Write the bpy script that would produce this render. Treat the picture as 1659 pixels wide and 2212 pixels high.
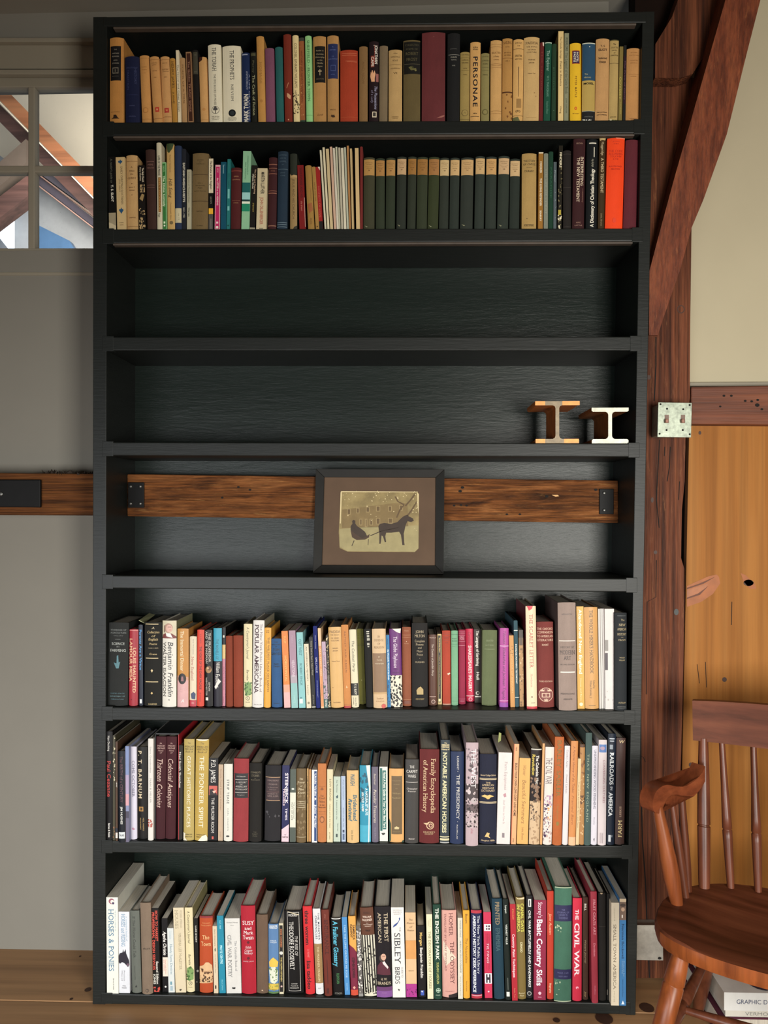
import bpy, bmesh, math, random
from mathutils import Vector, Matrix
random.seed(7)
for _o in list(bpy.data.objects):
    bpy.data.objects.remove(_o)
SC = bpy.context.scene
COL = SC.collection

# ------------------------------------------------------------------ camera, world, lights, exposure
FPX, CX, CY = 1680.0, 829.5, 1106.0
CAM_D, CAM_H, YAW = 2.2, 1.41, math.radians(1.8)
cam_data = bpy.data.cameras.new('camera')
cam_data.sensor_fit = 'HORIZONTAL'
cam_data.sensor_width = 36.0
cam_data.lens = 36.0 * FPX / 1659.0
cam_data.clip_start = 0.05
cam = bpy.data.objects.new('camera', cam_data)
cam.location = (0, -CAM_D, CAM_H)
cam.rotation_euler = (math.radians(90), 0, YAW)
COL.objects.link(cam)
SC.camera = cam
SC.view_settings.view_transform = 'Standard'
SC.view_settings.look = 'None'
SC.view_settings.gamma = 1.0
SC.view_settings.use_curve_mapping = False
SC.view_settings.exposure = 0.0
world = bpy.data.worlds.new('world')
SC.world = world
world.use_nodes = True
world.node_tree.nodes['Background'].inputs[0].default_value = (0.75, 0.85, 1.0, 1)
world.node_tree.nodes['Background'].inputs[1].default_value = 0.25

def area(name, loc, target, sx, sy, power, col, spread=180):
    d = bpy.data.lights.new(name, 'AREA')
    d.shape = 'RECTANGLE'; d.size = sx; d.size_y = sy
    d.energy = power; d.color = col; d.spread = math.radians(spread)
    o = bpy.data.objects.new(name, d)
    o.location = loc
    o.rotation_euler = (Vector(target) - Vector(loc)).to_track_quat('-Z', 'Y').to_euler()
    COL.objects.link(o)
    return o
# daylight through the window behind the camera; wide light at left is added fill
area('window_daylight', (1.17, -2.98, 1.12), (0.95, 0.0, 1.0), 0.85, 1.3, 78, (1.0, 0.965, 0.89), 150)
area('wide_fill_light', (-1.35, -2.98, 0.85), (-0.55, 0.0, -0.15), 2.2, 1.1, 34, (0.97, 0.985, 1.0), 96)
area('loft_daylight', (-1.2, 1.2, 2.9), (-1.2, 2.4, 2.6), 1.2, 0.6, 62, (1.0, 0.94, 0.84))

SINT, COST = math.sin(YAW), math.cos(YAW)
def ray(x, y):
    dx, dz = (x - CX) / FPX, -(y - CY) / FPX
    return Vector((-SINT + dx * COST, COST + dx * SINT, dz))
def P(x, y, Y=0.0):
    d = ray(x, y); t = (Y + CAM_D) / d.y
    return Vector((d.x * t, Y, CAM_H + d.z * t))
def PZ(x, y, Z):
    d = ray(x, y); t = (Z - CAM_H) / d.z
    return Vector((d.x * t, -CAM_D + d.y * t, Z))

# ------------------------------------------------------------------ helpers: objects and meshes
def lin(c):
    if isinstance(c, str):
        c = tuple(int(c[i:i + 2], 16) for i in (0, 2, 4))
    return tuple(((v / 255) / 12.92 if v / 255 <= 0.04045 else (((v / 255) + 0.055) / 1.055) ** 2.4) for v in c)

def empty(name, loc=(0, 0, 0), rot=None):
    o = bpy.data.objects.new(name, None)
    o.location = loc
    if rot is not None: o.rotation_euler = rot
    o.empty_display_size = 0.05
    COL.objects.link(o)
    return o
def tag(o, label=None, cat=None, group=None, kind=None):
    if label: o['label'] = label
    if cat: o['category'] = cat
    if group: o['group'] = group
    if kind: o['kind'] = kind
    return o
def mesh_obj(name, verts, faces, mat, parent=None, smooth=False):
    me = bpy.data.meshes.new(name)
    me.from_pydata([tuple(v) for v in verts], [], faces)
    if mat: me.materials.append(mat)
    if smooth:
        me.polygons.foreach_set('use_smooth', [True] * len(me.polygons))
    o = bpy.data.objects.new(name, me)
    COL.objects.link(o)
    if parent: o.parent = parent
    return o
def bm_obj(name, bm, mat, parent=None, smooth=False, autosmooth=None):
    bmesh.ops.recalc_face_normals(bm, faces=bm.faces[:])
    me = bpy.data.meshes.new(name)
    bm.to_mesh(me); bm.free()
    me.materials.append(mat)
    if smooth or autosmooth:
        me.polygons.foreach_set('use_smooth', [True] * len(me.polygons))
    if autosmooth:
        me.set_sharp_from_angle(angle=math.radians(autosmooth))
    o = bpy.data.objects.new(name, me)
    COL.objects.link(o)
    if parent: o.parent = parent
    return o
HEXF = [(0, 3, 2, 1), (4, 5, 6, 7), (0, 1, 5, 4), (1, 2, 6, 5), (2, 3, 7, 6), (3, 0, 4, 7)]
def bm_hex(bm, pts, bevel=0.0, seg=2):
    vs = [bm.verts.new(p) for p in pts]
    fs = [bm.faces.new([vs[i] for i in f]) for f in HEXF]
    if bevel > 0:
        es = list({e for f in fs for e in f.edges})
        bmesh.ops.bevel(bm, geom=es, offset=bevel, segments=seg, affect='EDGES', profile=0.5)
def box_pts(x0, x1, y0, y1, z0, z1):
    return [(x0, y0, z0), (x1, y0, z0), (x1, y1, z0), (x0, y1, z0), (x0, y0, z1), (x1, y0, z1), (x1, y1, z1), (x0, y1, z1)]
def box(name, x0, x1, y0, y1, z0, z1, mat, parent=None, bevel=0.0):
    bm = bmesh.new(); bm_hex(bm, box_pts(x0, x1, y0, y1, z0, z1), bevel)
    return bm_obj(name, bm, mat, parent)
def quad_board(name, px, y0, y1, mat, parent=None, bevel=0.0):
    """board whose front face is the quad px (TL, TR, BR, BL pixels) on plane y0, straight back to y1"""
    tl, tr, br, bl = [P(x, y, y0) for x, y in px]
    b = lambda v: (v.x, y1, v.z)
    bm = bmesh.new()
    bm_hex(bm, [bl, br, b(br), b(bl), tl, tr, b(tr), b(tl)], bevel)
    return bm_obj(name, bm, mat, parent)
def lathe(name, p0, p1, prof, mat, parent=None, seg=14, bm=None):
    """turned part from p0 to p1; prof = [(t, radius)]"""
    p0, p1 = Vector(p0), Vector(p1)
    ax = (p1 - p0); L = ax.length; ax.normalize()
    u = ax.orthogonal().normalized(); v = ax.cross(u)
    own = bm is None
    if own: bm = bmesh.new()
    rings = []
    for t, r in prof:
        c = p0 + ax * (L * t)
        rings.append([bm.verts.new(c + (u * math.cos(a) + v * math.sin(a)) * r) for a in [2 * math.pi * k / seg for k in range(seg)]])
    for a, b in zip(rings, rings[1:]):
        for k in range(seg):
            bm.faces.new([a[k], a[(k + 1) % seg], b[(k + 1) % seg], b[k]])
    bm.faces.new(rings[0][::-1]); bm.faces.new(rings[-1])
    if own: return bm_obj(name, bm, mat, parent, autosmooth=50)

# ------------------------------------------------------------------ materials
MATS = {}
def new_mat(name):
    m = bpy.data.materials.new(name); m.use_nodes = True
    nt = m.node_tree; b = nt.nodes['Principled BSDF']
    return m, nt, b
def noise(nt, vec, scale, detail=4, rough=0.55, dist=0.0):
    n = nt.nodes.new('ShaderNodeTexNoise')
    n.inputs['Scale'].default_value = scale; n.inputs['Detail'].default_value = detail
    n.inputs['Roughness'].default_value = rough; n.inputs['Distortion'].default_value = dist
    nt.links.new(vec, n.inputs['Vector'])
    return n.outputs['Fac']
def coords(nt, scale=(1, 1, 1), kind='Object', rot=(0, 0, 0)):
    tc = nt.nodes.new('ShaderNodeTexCoord'); mp = nt.nodes.new('ShaderNodeMapping')
    mp.inputs['Scale'].default_value = scale; mp.inputs['Rotation'].default_value = rot
    nt.links.new(tc.outputs[kind], mp.inputs['Vector'])
    return mp.outputs['Vector']
def ramp(nt, fac, stops):
    r = nt.nodes.new('ShaderNodeValToRGB')
    cr = r.color_ramp
    while len(cr.elements) < len(stops): cr.elements.new(0.5)
    for e, (p, c) in zip(cr.elements, stops):
        e.position = p; e.color = (*lin(c), 1)
    nt.links.new(fac, r.inputs['Fac'])
    return r.outputs['Color']
def mixc(nt, fac, a, b, mode='MIX'):
    m = nt.nodes.new('ShaderNodeMix'); m.data_type = 'RGBA'; m.blend_type = mode
    for s, v in ((m.inputs[0], fac), (m.inputs[6], a), (m.inputs[7], b)):
        if isinstance(v, bpy.types.NodeSocket): nt.links.new(v, s)
        else: s.default_value = v
    return m.outputs[2]
def bump(nt, b, h, strength=0.3, dist=0.002):
    n = nt.nodes.new('ShaderNodeBump'); n.inputs['Strength'].default_value = strength; n.inputs['Distance'].default_value = dist
    nt.links.new(h, n.inputs['Height']); nt.links.new(n.outputs['Normal'], b.inputs['Normal'])
def wood(name, stops, along, grain=1.0, rough=0.55, bumps=0.4, bdist=0.003, worn=None, fine=60, dark=0.5, al=1.0, spec=0.5, rot=(0, 0, 0), dist=0.25):
    """along = axis index of the grain"""
    if name in MATS: return MATS[name]
    m, nt, b = new_mat(name)
    s = [34.0 * grain] * 3; s[along] = 1.3 * grain * al
    v = coords(nt, tuple(s), 'Object', rot)
    n1 = noise(nt, v, 1.0, 6, 0.6, dist)
    s2 = [fine * grain] * 3; s2[along] = 2.0 * grain * al
    n2 = noise(nt, coords(nt, tuple(s2), 'Object', rot), 1.0, 4, 0.6)
    col = ramp(nt, n1, stops)
    col = mixc(nt, dark, col, ramp(nt, n2, [(0.32, '302c2a'), (0.6, 'ffffff')]), 'MULTIPLY')
    if worn:
        s3 = [90.0] * 3; s3[along] = 8.0
        n3 = noise(nt, coords(nt, tuple(s3), 'Object', rot), 1.0, 8, 0.75)
        f = nt.nodes.new('ShaderNodeMapRange'); f.inputs[1].default_value = 0.58; f.inputs[2].default_value = 0.82
        nt.links.new(n3, f.inputs[0])
        col = mixc(nt, f.outputs[0], col, (*lin(worn), 1))
    nt.links.new(col, b.inputs['Base Color'])
    b.inputs['Roughness'].default_value = rough
    b.inputs['Specular IOR Level'].default_value = spec
    bump(nt, b, n2, bumps, bdist)
    MATS[name] = m
    return m
def plain(name, col, rough=0.6, metal=0.0, var=0.08, vscale=30, bmp=0.0, spec=0.5, stretch=(1, 1, 1)):
    if name in MATS: return MATS[name]
    m, nt, b = new_mat(name)
    v = coords(nt, stretch)
    n = noise(nt, v, vscale, 5)
    c = lin(col)
    lo = tuple(max(0, x * (1 - var * 2)) for x in c); hi = tuple(min(1, x * (1 + var * 2)) for x in c)
    nt.links.new(mixc(nt, n, (*lo, 1), (*hi, 1)), b.inputs['Base Color'])
    b.inputs['Roughness'].default_value = rough; b.inputs['Metallic'].default_value = metal
    b.inputs['Specular IOR Level'].default_value = spec
    if bmp: bump(nt, b, n, bmp, 0.002)
    MATS[name] = m
    return m
def emit(name, col, s):
    m, nt, b = new_mat(name)
    b.inputs['Base Color'].default_value = (0, 0, 0, 1)
    b.inputs['Emission Color'].default_value = (*lin(col), 1); b.inputs['Emission Strength'].default_value = s
    return m

PAINT = plain('black_green_paint', (23, 26, 24), 0.44, var=0.10, vscale=8, bmp=0.0, spec=0.28, stretch=(1, 1, 6))
nt = PAINT.node_tree; bs = nt.nodes['Principled BSDF']
bump(nt, bs, noise(nt, coords(nt, (14, 60, 160)), 1.0, 4, 0.6), 0.35, 0.0012)
PAINT_B = plain('black_green_panel_paint', (22, 30, 26), 0.3, var=0.10, vscale=8, bmp=0.0, spec=0.24, stretch=(1, 1, 6))
nt = PAINT_B.node_tree; bs = nt.nodes['Principled BSDF']
bump(nt, bs, noise(nt, coords(nt, (16, 40, 100)), 1.0, 6, 0.7), 0.55, 0.0016)
PLASTER_L = plain('greige_wall', (124, 120, 110), 0.85, var=0.03, vscale=5, bmp=0.1)
PLASTER = plain('plaster_wall', (178, 168, 141), 0.85, var=0.03, vscale=5, bmp=0.1)
TRIMPAINT = plain('trim_paint', (138, 130, 113), 0.6, var=0.03, vscale=12)
BARNW = plain('barn_boards', (120, 96, 74), 0.8, var=0.15, vscale=4)
CEILM = plain('ceiling_plaster', (132, 126, 114), 0.9, var=0.03, vscale=5)
REDTIMBER = wood('red_brown_timber', [(0.3, '3c1e12'), (0.5, '6a3a24'), (0.7, '824c30')], 2, 1.0, 0.65, 0.9, 0.006, worn='a06c46', dark=0.7, al=1.3, fine=150, spec=0.25)
BRACEWOOD = wood('brace_timber', [(0.3, '542410'), (0.5, '763a20'), (0.75, '8a4c2c')], 2, 1.0, 0.6, 0.5, 0.004, worn='a06038', dark=0.45, al=0.9, fine=170, spec=0.25, rot=(0, math.radians(-19), 0))
BEAMWOOD = wood('old_beam_wood', [(0.3, '3a200e'), (0.5, '74441f'), (0.72, '966034')], 0, 1.0, 0.7, 1.0, 0.006, worn='b88850', dark=0.75, al=3.4, fine=190, spec=0.2, dist=1.2)
DARKBEAM = wood('dark_beam_wood', [(0.3, '40240f'), (0.5, '6a3e1c'), (0.75, '8c5828')], 0, 1.0, 0.7, 1.0, 0.006, dark=0.8, al=1.6, fine=170, spec=0.2)
PINE = wood('pine_board', [(0.3, '86521f'), (0.5, '98622b'), (0.72, 'a26e36')], 2, 0.5, 0.55, 0.15, 0.001, fine=110, dark=0.25, spec=0.15)
PINE_ALT = wood('pine_board_alt', [(0.3, '804820'), (0.5, '92582a'), (0.72, '9c6434')], 2, 0.55, 0.5, 0.15, 0.001, fine=110, dark=0.25, spec=0.15)
FLOORW = wood('floor_pine', [(0.3, '866240'), (0.5, '9a744e'), (0.72, 'a88058')], 0, 0.4, 0.5, 0.15, 0.001, fine=70, dark=0.3)
CHAIRW = wood('chair_wood', [(0.3, '442212'), (0.5, '5e3220'), (0.75, '70402a')], 0, 0.8, 0.45, 0.08, 0.001, dark=0.2, spec=0.12)
CHAIRV = wood('chair_wood_turned', [(0.3, '442212'), (0.5, '5e3220'), (0.75, '70402a')], 2, 0.8, 0.36, 0.08, 0.001, dark=0.25, spec=0.35)
CHAIRL = wood('chair_wood_light', [(0.3, '6c361a'), (0.5, '884822'), (0.75, '96562c')], 2, 0.8, 0.36, 0.08, 0.001, dark=0.35, spec=0.3)
KNOT = plain('wood_knot', (58, 32, 18), 0.6, var=0.3, vscale=60)
IRON = plain('black_iron', (15, 15, 15), 0.6, 0.0, bmp=0.3, spec=0.2)
GALV = plain('galvanized_steel', (150, 158, 142), 0.42, 0.5, var=0.4, vscale=90)
PAGES = plain('book_pages', (196, 188, 172), 0.9, var=0.22, vscale=500, stretch=(1, 0.02, 0.02))
PAGES_OLD = plain('book_pages_aged', (160, 142, 112), 0.9, var=0.25, vscale=500, stretch=(1, 0.02, 0.02))

# ------------------------------------------------------------------ room shell
YW = 0.27                                   # face of the left-hand wall behind the bookcase
ZC = P(100, 28, YW).z                       # ceiling height
XL, XR, YB = -3.4, 3.45, -3.05
def struct(o):
    o['kind'] = 'structure'; return o

floor = struct(empty('floor'))
y = YW + 0.05; i = 0
plank_me = {}
while y > YB:
    wd = [0.31, 0.27, 0.335, 0.29][i % 4]
    zoff = -0.0008 * (i % 3)
    if wd not in plank_me:
        bm = bmesh.new(); bm_hex(bm, box_pts(XL, XR, -wd + 0.0015, 0, -0.04, 0), 0.002, 1)
        o = bm_obj('plank', bm, FLOORW, floor); plank_me[wd] = o.data
    else:
        o = bpy.data.objects.new('plank', plank_me[wd]); COL.objects.link(o); o.parent = floor
    o.location = (0, y, zoff - 0.0001)
    y -= wd; i += 1
for (kx, ky, r) in ((1397, 2177, 0.017), (1305, 2200, 0.02), (1202, 2204, 0.008), (190, 2138, 0.008), (154, 2158, 0.004), (173, 2066, 0.003)):
    c = PZ(kx, ky, 0.0)
    mesh_obj('knot', [(c.x + 1.2 * r * math.cos(a), c.y + r * 1.3 * math.sin(a), 0.0006) for a in [k * math.pi / 8 for k in range(16)]], [tuple(range(16))], KNOT, floor)

struct(box('ceiling', XL, XR, YB, YW + 0.3, ZC, ZC + 0.06, CEILM))
# left wall with an interior window opening
wx0, wx1 = P(-78, 300, YW).x, P(213, 300, YW).x
wz1, wz0 = P(100, 160, YW).z, P(100, 541, YW).z
bx_r = 0.63
wl = struct(empty('wall_back'))
box('wall_section', XL, wx0, YW, YW + 0.12, 0, ZC, PLASTER_L, wl)
box('wall_section', wx1, bx_r, YW, YW + 0.12, 0, ZC, PLASTER_L, wl)
box('wall_section', wx0, wx1, YW, YW + 0.12, 0, wz0, PLASTER_L, wl)
box('wall_section', wx0, wx1, YW, YW + 0.12, wz1, ZC, PLASTER_L, wl)
for nm, a in (('wall_left', (XL - 0.1, XL, YB, YW, 0, ZC)), ('wall_right', (XR, XR + 0.1, YB, YW, 0, ZC))):
    struct(box(nm, *a, BARNW))
# wall behind the camera, with the window the daylight comes through
wf = struct(empty('wall_front'))
box('wall_section', XL, -2.5, YB - 0.1, YB, 0, ZC, BARNW, wf)
box('wall_section', -0.2, 0.72, YB - 0.1, YB, 0, ZC, BARNW, wf)
box('wall_section', -2.5, -0.2, YB - 0.1, YB, 1.44, ZC, BARNW, wf)  # opening left for the added fill light
box('wall_section', -2.5, -0.2, YB - 0.1, YB, 0, 0.26, BARNW, wf)
box('wall_section', 1.62, XR, YB - 0.1, YB, 0, ZC, BARNW, wf)
box('wall_section', 0.72, 1.62, YB - 0.1, YB, 1.76, ZC, BARNW, wf)
box('wall_section', 0.72, 1.62, YB - 0.1, YB, 0, 0.4, BARNW, wf)

# window casing, rails, panes
win = struct(empty('window_1'))
def px_box(name, x0, x1, y0, y1, Ya, Yb, mat, parent, bevel=0.0):
    return quad_board(name, [(x0, y0), (x1, y0), (x1, y1), (x0, y1)], Ya, Yb, mat, parent, bevel)
px_box('casing_cap', -100, 216, 81, 90, YW - 0.035, YW, TRIMPAINT, win, 0.002)
px_box('casing_board', -100, 214, 93, 148, YW - 0.015, YW, TRIMPAINT, win, 0.001)
px_box('casing_bead', -100, 213, 150, 160, YW - 0.022, YW, TRIMPAINT, win, 0.002)
Ya, Yb = YW + 0.005, YW + 0.04
px_box('sash_rail', -78, 213, 160, 188, Ya, Yb, TRIMPAINT, win, 0.003)
px_box('sash_rail', -78, 213, 536, 545, Ya, Yb, TRIMPAINT, win, 0.002)
px_box('muntin', 60, 75, 186, 538, Ya, Yb, TRIMPAINT, win, 0.004)
px_box('muntin', -78, 213, 357, 372, Ya + 0.001, Yb, TRIMPAINT, win, 0.004)
px_box('sash_stile', 202, 213, 188, 536, Ya, Yb, TRIMPAINT, win, 0.002)
m, nt, b = new_mat('window_glass')
out = nt.nodes['Material Output']
tr = nt.nodes.new('ShaderNodeBsdfTransparent'); gl = nt.nodes.new('ShaderNodeBsdfGlossy'); mx = nt.nodes.new('ShaderNodeMixShader')
gl.inputs['Roughness'].default_value = 0.03
fr = nt.nodes.new('ShaderNodeFresnel'); fr.inputs['IOR'].default_value = 1.4
nt.links.new(fr.outputs[0], mx.inputs[0]); nt.links.new(tr.outputs[0], mx.inputs[1]); nt.links.new(gl.outputs[0], mx.inputs[2])
df = nt.nodes.new('ShaderNodeBsdfDiffuse'); df.inputs[0].default_value = (0.8, 0.85, 0.9, 1)
mx2 = nt.nodes.new('ShaderNodeMixShader')
spn = noise(nt, coords(nt, (1, 1, 1)), 230, 2, 0.5)
mr = nt.nodes.new('ShaderNodeMapRange'); mr.inputs[1].default_value = 0.70; mr.inputs[2].default_value = 0.80; mr.inputs[4].default_value = 0.22
nt.links.new(spn, mr.inputs[0]); nt.links.new(mr.outputs[0], mx2.inputs[0])
nt.links.new(mx.outputs[0], mx2.inputs[1]); nt.links.new(df.outputs[0], mx2.inputs[2]); nt.links.new(mx2.outputs[0], out.inputs[0])
GLASS = m
for (x0, x1, y0, y1) in ((-78, 62, 186, 359), (73, 204, 186, 359), (-78, 62, 370, 538), (73, 204, 370, 538)):
    px_box('pane', x0, x1, y0, y1, YW + 0.02, YW + 0.024, GLASS, win)
struct(px_box('trim_1', -100, 214, 588, 595, YW - 0.003, YW + 0.01, TRIMPAINT, None, 0.001))

# the loft seen through the interior window
LOFTW = plain('loft_white_boards', (228, 218, 196), 0.8, var=0.04, vscale=6)
RAFT = wood('rafter_fir', [(0.3, '7c4c30'), (0.5, '946040'), (0.8, 'a0704c')], 0, 0.4, 0.6, 0.2, 0.002)
RAFTD = wood('rafter_dark', [(0.3, '3c2a28'), (0.5, '523a36'), (0.8, '644640')], 0, 0.6, 0.6, 0.3, 0.003)
struct(px_box('wall_loft', -420, 330, -60, 700, 2.5, 2.56, LOFTW, None))
def strip(name, a, b, wpx, Y, th, mat, label=None, cat=None, group=None):
    """straight timber seen between pixels a and b, wpx wide (vertical pixels), at depth Y"""
    (ax, ay), (bx, by) = a, b
    o = quad_board(name, [(ax, ay), (bx, by), (bx, by + wpx), (ax, ay + wpx)], Y, Y + th, mat)
    if label: tag(o, label, cat, group)
    return o
strip('rafter', (-60, 118), (240, 426), 38, 1.9, 0.12, RAFT, 'orange fir rafter crossing all window panes beyond the glass', 'rafter')
strip('rafter', (-60, 166), (240, 466), 38, 2.02, 0.12, RAFTD, 'dark brown rafter just under the orange rafter beyond the window', 'rafter')
strip('rafter_trim', (-60, 158), (240, 466), 3, 1.9, 0.12, LOFTW, 'thin pale strip between the orange and dark rafters', 'trim')
strip('purlin', (60, 340), (240, 472), 16, 2.15, 0.08, plain('purlin_grey', (84, 82, 94), 0.7), 'upper grey purlin in the lower right window pane', 'purlin')
strip('purlin', (60, 362), (240, 500), 18, 2.2, 0.08, plain('purlin_grey2', (78, 74, 88), 0.7), 'middle grey purlin in the lower right window pane', 'purlin')
strip('purlin_strip', (60, 358), (240, 494), 3, 2.15, 0.05, plain('purlin_pink', (160, 128, 118), 0.7), 'thin pink strip above the middle purlin beyond the window', 'trim')
strip('purlin_strip', (60, 382), (240, 520), 3, 2.15, 0.05, plain('purlin_pink', (160, 128, 118), 0.7), 'thin pink strip below the middle purlin beyond the window', 'trim')
o = quad_board('loft_partition', [(-60, 290), (240, 520), (240, 600), (-60, 600)], 2.35, 2.4, plain('loft_blue_grey', (150, 154, 158), 0.5), None)
tag(o, 'pale blue grey partition at the bottom of the window view', 'partition')
o = quad_board('roof_vent_hood', [(82, 486), (150, 520), (165, 545), (82, 545)], 2.28, 2.33, plain('hood_blue', (74, 108, 146), 0.4), None)
tag(o, 'blue rounded hood in the lower right window pane', 'vent hood')
strip('collar_tie', (-60, 402), (56, 300), 52, 1.8, 0.1, plain('tie_grey', (84, 74, 66), 0.7), 'dark grey diagonal timber in the left window panes', 'timber')
strip('collar_tie', (-60, 470), (60, 378), 46, 1.8, 0.1, RAFTD, 'brown diagonal timber in the lower left window pane', 'timber')
o = quad_board('loft_window', [(-60, 440), (14, 440), (24, 465), (24, 545)], 2.2, 2.24, emit('loft_sky', (225, 238, 250), 2.2), None)
o = tag(o, 'bright daylit loft opening in the lower left window pane', 'window')

# ------------------------------------------------------------------ timbers at the right
YP = 0.15
XP0 = P(1360, 1000, YP).x
post = empty('timber_post', (0, 0, 0))
tag(post, 'old red brown timber post standing right of the black bookcase', 'post')
rt = [(1494, 480), (1491, 700), (1490, 860), (1481, 940), (1479, 1040), (1473, 1100), (1471, 1205), (1478, 1228), (1478, 1330), (1475, 1500), (1466, 1800), (1452, 2113)]
lt = [(1386, 480), (1382, 700), (1380, 860), (1379, 940), (1377, 1040), (1375, 1100), (1373, 1205), (1372, 1228), (1370, 1330), (1366, 1500), (1358, 1800), (1348, 2113)]
bm = bmesh.new()
fl = [bm.verts.new(P(x, y, YP)) for x, y in lt]; frr = [bm.verts.new(P(x, y, YP)) for x, y in rt]
bl_ = [bm.verts.new((v.co.x, YP + 0.11, v.co.z)) for v in fl]; br_ = [bm.verts.new((v.co.x, YP + 0.11, v.co.z)) for v in frr]
for k in range(len(fl) - 1):
    for a, c in ((fl, frr), (frr, br_), (br_, bl_), (bl_, fl)):
        bm.faces.new([a[k], c[k], c[k + 1], a[k + 1]])
bm.faces.new([fl[0], frr[0], br_[0], bl_[0]]); bm.faces.new([fl[-1], bl_[-1], br_[-1], frr[-1]])
bm_obj('shaft', bm, REDTIMBER, post)
# wider head of the post with the notch under it
quad_board('post_neck', [(1396, 166), (1500, 166), (1494, 482), (1386, 482)], YP, YP + 0.11, REDTIMBER, post, 0.004)
bm = bmesh.new()
hp = [(1416, 95), (1452, 36), (1478, -40), (1600, -40), (1560, 60), (1496, 160), (1470, 168), (1415, 168)]
f = [bm.verts.new(P(x, y, YP - 0.05)) for x, y in hp]; k2 = [bm.verts.new((v.co.x, YP + 0.11, v.co.z)) for v in f]
bm.faces.new(f); bm.faces.new(k2[::-1])
for q in range(len(f)): bm.faces.new([f[q], f[(q + 1) % len(f)], k2[(q + 1) % len(f)], k2[q]])
bm_obj('post_head', bm, REDTIMBER, post)
DKT = plain('shade_dark_timber', (26, 15, 10), 0.8, var=0.2, vscale=20, spec=0.1)  # timber shaded by the post head; the shade is in its colour
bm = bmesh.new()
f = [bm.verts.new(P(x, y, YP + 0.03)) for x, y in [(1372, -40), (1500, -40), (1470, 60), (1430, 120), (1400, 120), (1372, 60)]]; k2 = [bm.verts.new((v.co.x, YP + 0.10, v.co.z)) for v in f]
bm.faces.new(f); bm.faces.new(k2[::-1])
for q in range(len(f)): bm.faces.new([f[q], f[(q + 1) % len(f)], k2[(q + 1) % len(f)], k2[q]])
bm_obj('post_shade_side', bm, DKT, post)
DARKSEAM = plain('crack_and_gap_shade', (14, 9, 6), 0.9)
def crack(pts, w, Y, parent, name='crack'):
    vs, fs = [], []
    for (x, y) in pts:
        a, c = P(x - w / 2, y, Y - 0.0007), P(x + w / 2, y, Y - 0.0007)
        vs += [a, c]
    for k in range(len(pts) - 1): fs.append((2 * k, 2 * k + 1, 2 * k + 3, 2 * k + 2))
    return mesh_obj(name, vs, fs, DARKSEAM, parent)
crack([(1417, 728), (1417, 790), (1414, 850), (1413, 866)], 2.4, YP, post)
crack([(1425, 950), (1421, 1020), (1418, 1080), (1424, 1140)], 1.8, YP, post)
crack([(1436, 965), (1435, 985)], 1.6, YP, post)
crack([(1448, 965), (1446, 1010), (1441, 1040)], 1.8, YP, post)
crack([(1468, 1040), (1466, 1080)], 1.6, YP, post)
crack([(1418, 1210), (1417, 1290), (1398, 1300), (1396, 1500)], 1.6, YP, post)
crack([(1384, 1520), (1385, 1700), (1388, 1820), (1394, 1900), (1398, 2000), (1403, 2112)], 2.6, YP, post)
crack([(1382, 1632), (1390, 1636), (1394, 1646)], 1.5, YP, post)
def disc(name, x, y, rx, ry, Y, mat, parent, n=16, lift=0.0008):
    vs = [P(x + rx * math.cos(a), y + ry * math.sin(a), Y - lift) for a in [2 * math.pi * k / n for k in range(n)]]
    return mesh_obj(name, vs, [tuple(range(n))], mat, parent)
disc('knot', 1471, 668, 8, 9, YP, KNOT, post); disc('knot', 1471, 668, 6, 7, YP, REDTIMBER, post, lift=0.0014)
disc('knot', 1401, 815, 5, 5, YP, KNOT, post); disc('knot', 1461, 1322, 5, 7, YP, plain('nail_grey', (60, 62, 60), 0.6), post)
disc('knot', 1409, 1080, 3, 6, YP, KNOT, post); disc('knot', 1416, 1193, 4, 4, YP, KNOT, post)

brace = empty('diagonal_brace')
tag(brace, 'red brown diagonal timber brace leaning from post to upper right', 'brace')
YBr = 0.05
bf = [(1590, -80), (1663, -80), (1612, 120), (1570, 290), (1520, 430), (1494, 492), (1470, 580), (1432, 690), (1421, 724), (1402, 724), (1403, 585), (1424, 505), (1458, 380), (1504, 220)]
bm = bmesh.new()
f = [bm.verts.new(P(x, y, YP - 0.006 - (724 - y) / 754 * 0.15)) for x, y in bf]
k2 = [bm.verts.new((v.co.x, YP - 0.0005, v.co.z)) for v in f]
tri = bmesh.ops.triangle_fill(bm, edges=[bm.edges.new((f[q], f[(q + 1) % len(f)])) for q in range(len(f))])
for q in range(len(f)): bm.faces.new([f[q], f[(q + 1) % len(f)], k2[(q + 1) % len(f)], k2[q]])
bm_obj('brace_timber', bm, BRACEWOOD, brace)

# upper plaster at the right, girt, wainscot boards
xr0 = 1484
pw = struct(empty('wall_plaster_panel'))
quad_board('wall_section', [(1483, -60), (2100, -60), (2100, 836), (1483, 836)], YP + 0.05, YP + 0.3, PLASTER, pw)
struct(quad_board('trim_2', [(1490, 826), (2100, 822), (2100, 835), (1490, 834)], YP + 0.035, YP + 0.1, TRIMPAINT, None, 0.002))
g = quad_board('girt_beam', [(1493, 835), (2100, 826), (2100, 921), (1493, 916)], YP + 0.0, YP + 0.2, DARKBEAM.copy(), None, 0.004)
GIRT = wood('girt_wood', [(0.25, '4a2416'), (0.5, '723c22'), (0.8, '8e5230')], 0, 1.0, 0.65, 0.8, 0.004)
g.data.materials[0] = GIRT
tag(g, 'rough brown horizontal timber above the pine boards at right', 'beam')
for (x, y, r) in ((1564, 855, 3), (1580, 855, 3), (1556, 878, 2.5), (1610, 866, 3), (1624, 867, 3), (1636, 875, 5), (1646, 884, 3), (1637, 864, 3)):
    disc('knot', x, y, r, r * 0.8, YP, DARKSEAM, g, 8, 0.0015)
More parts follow.
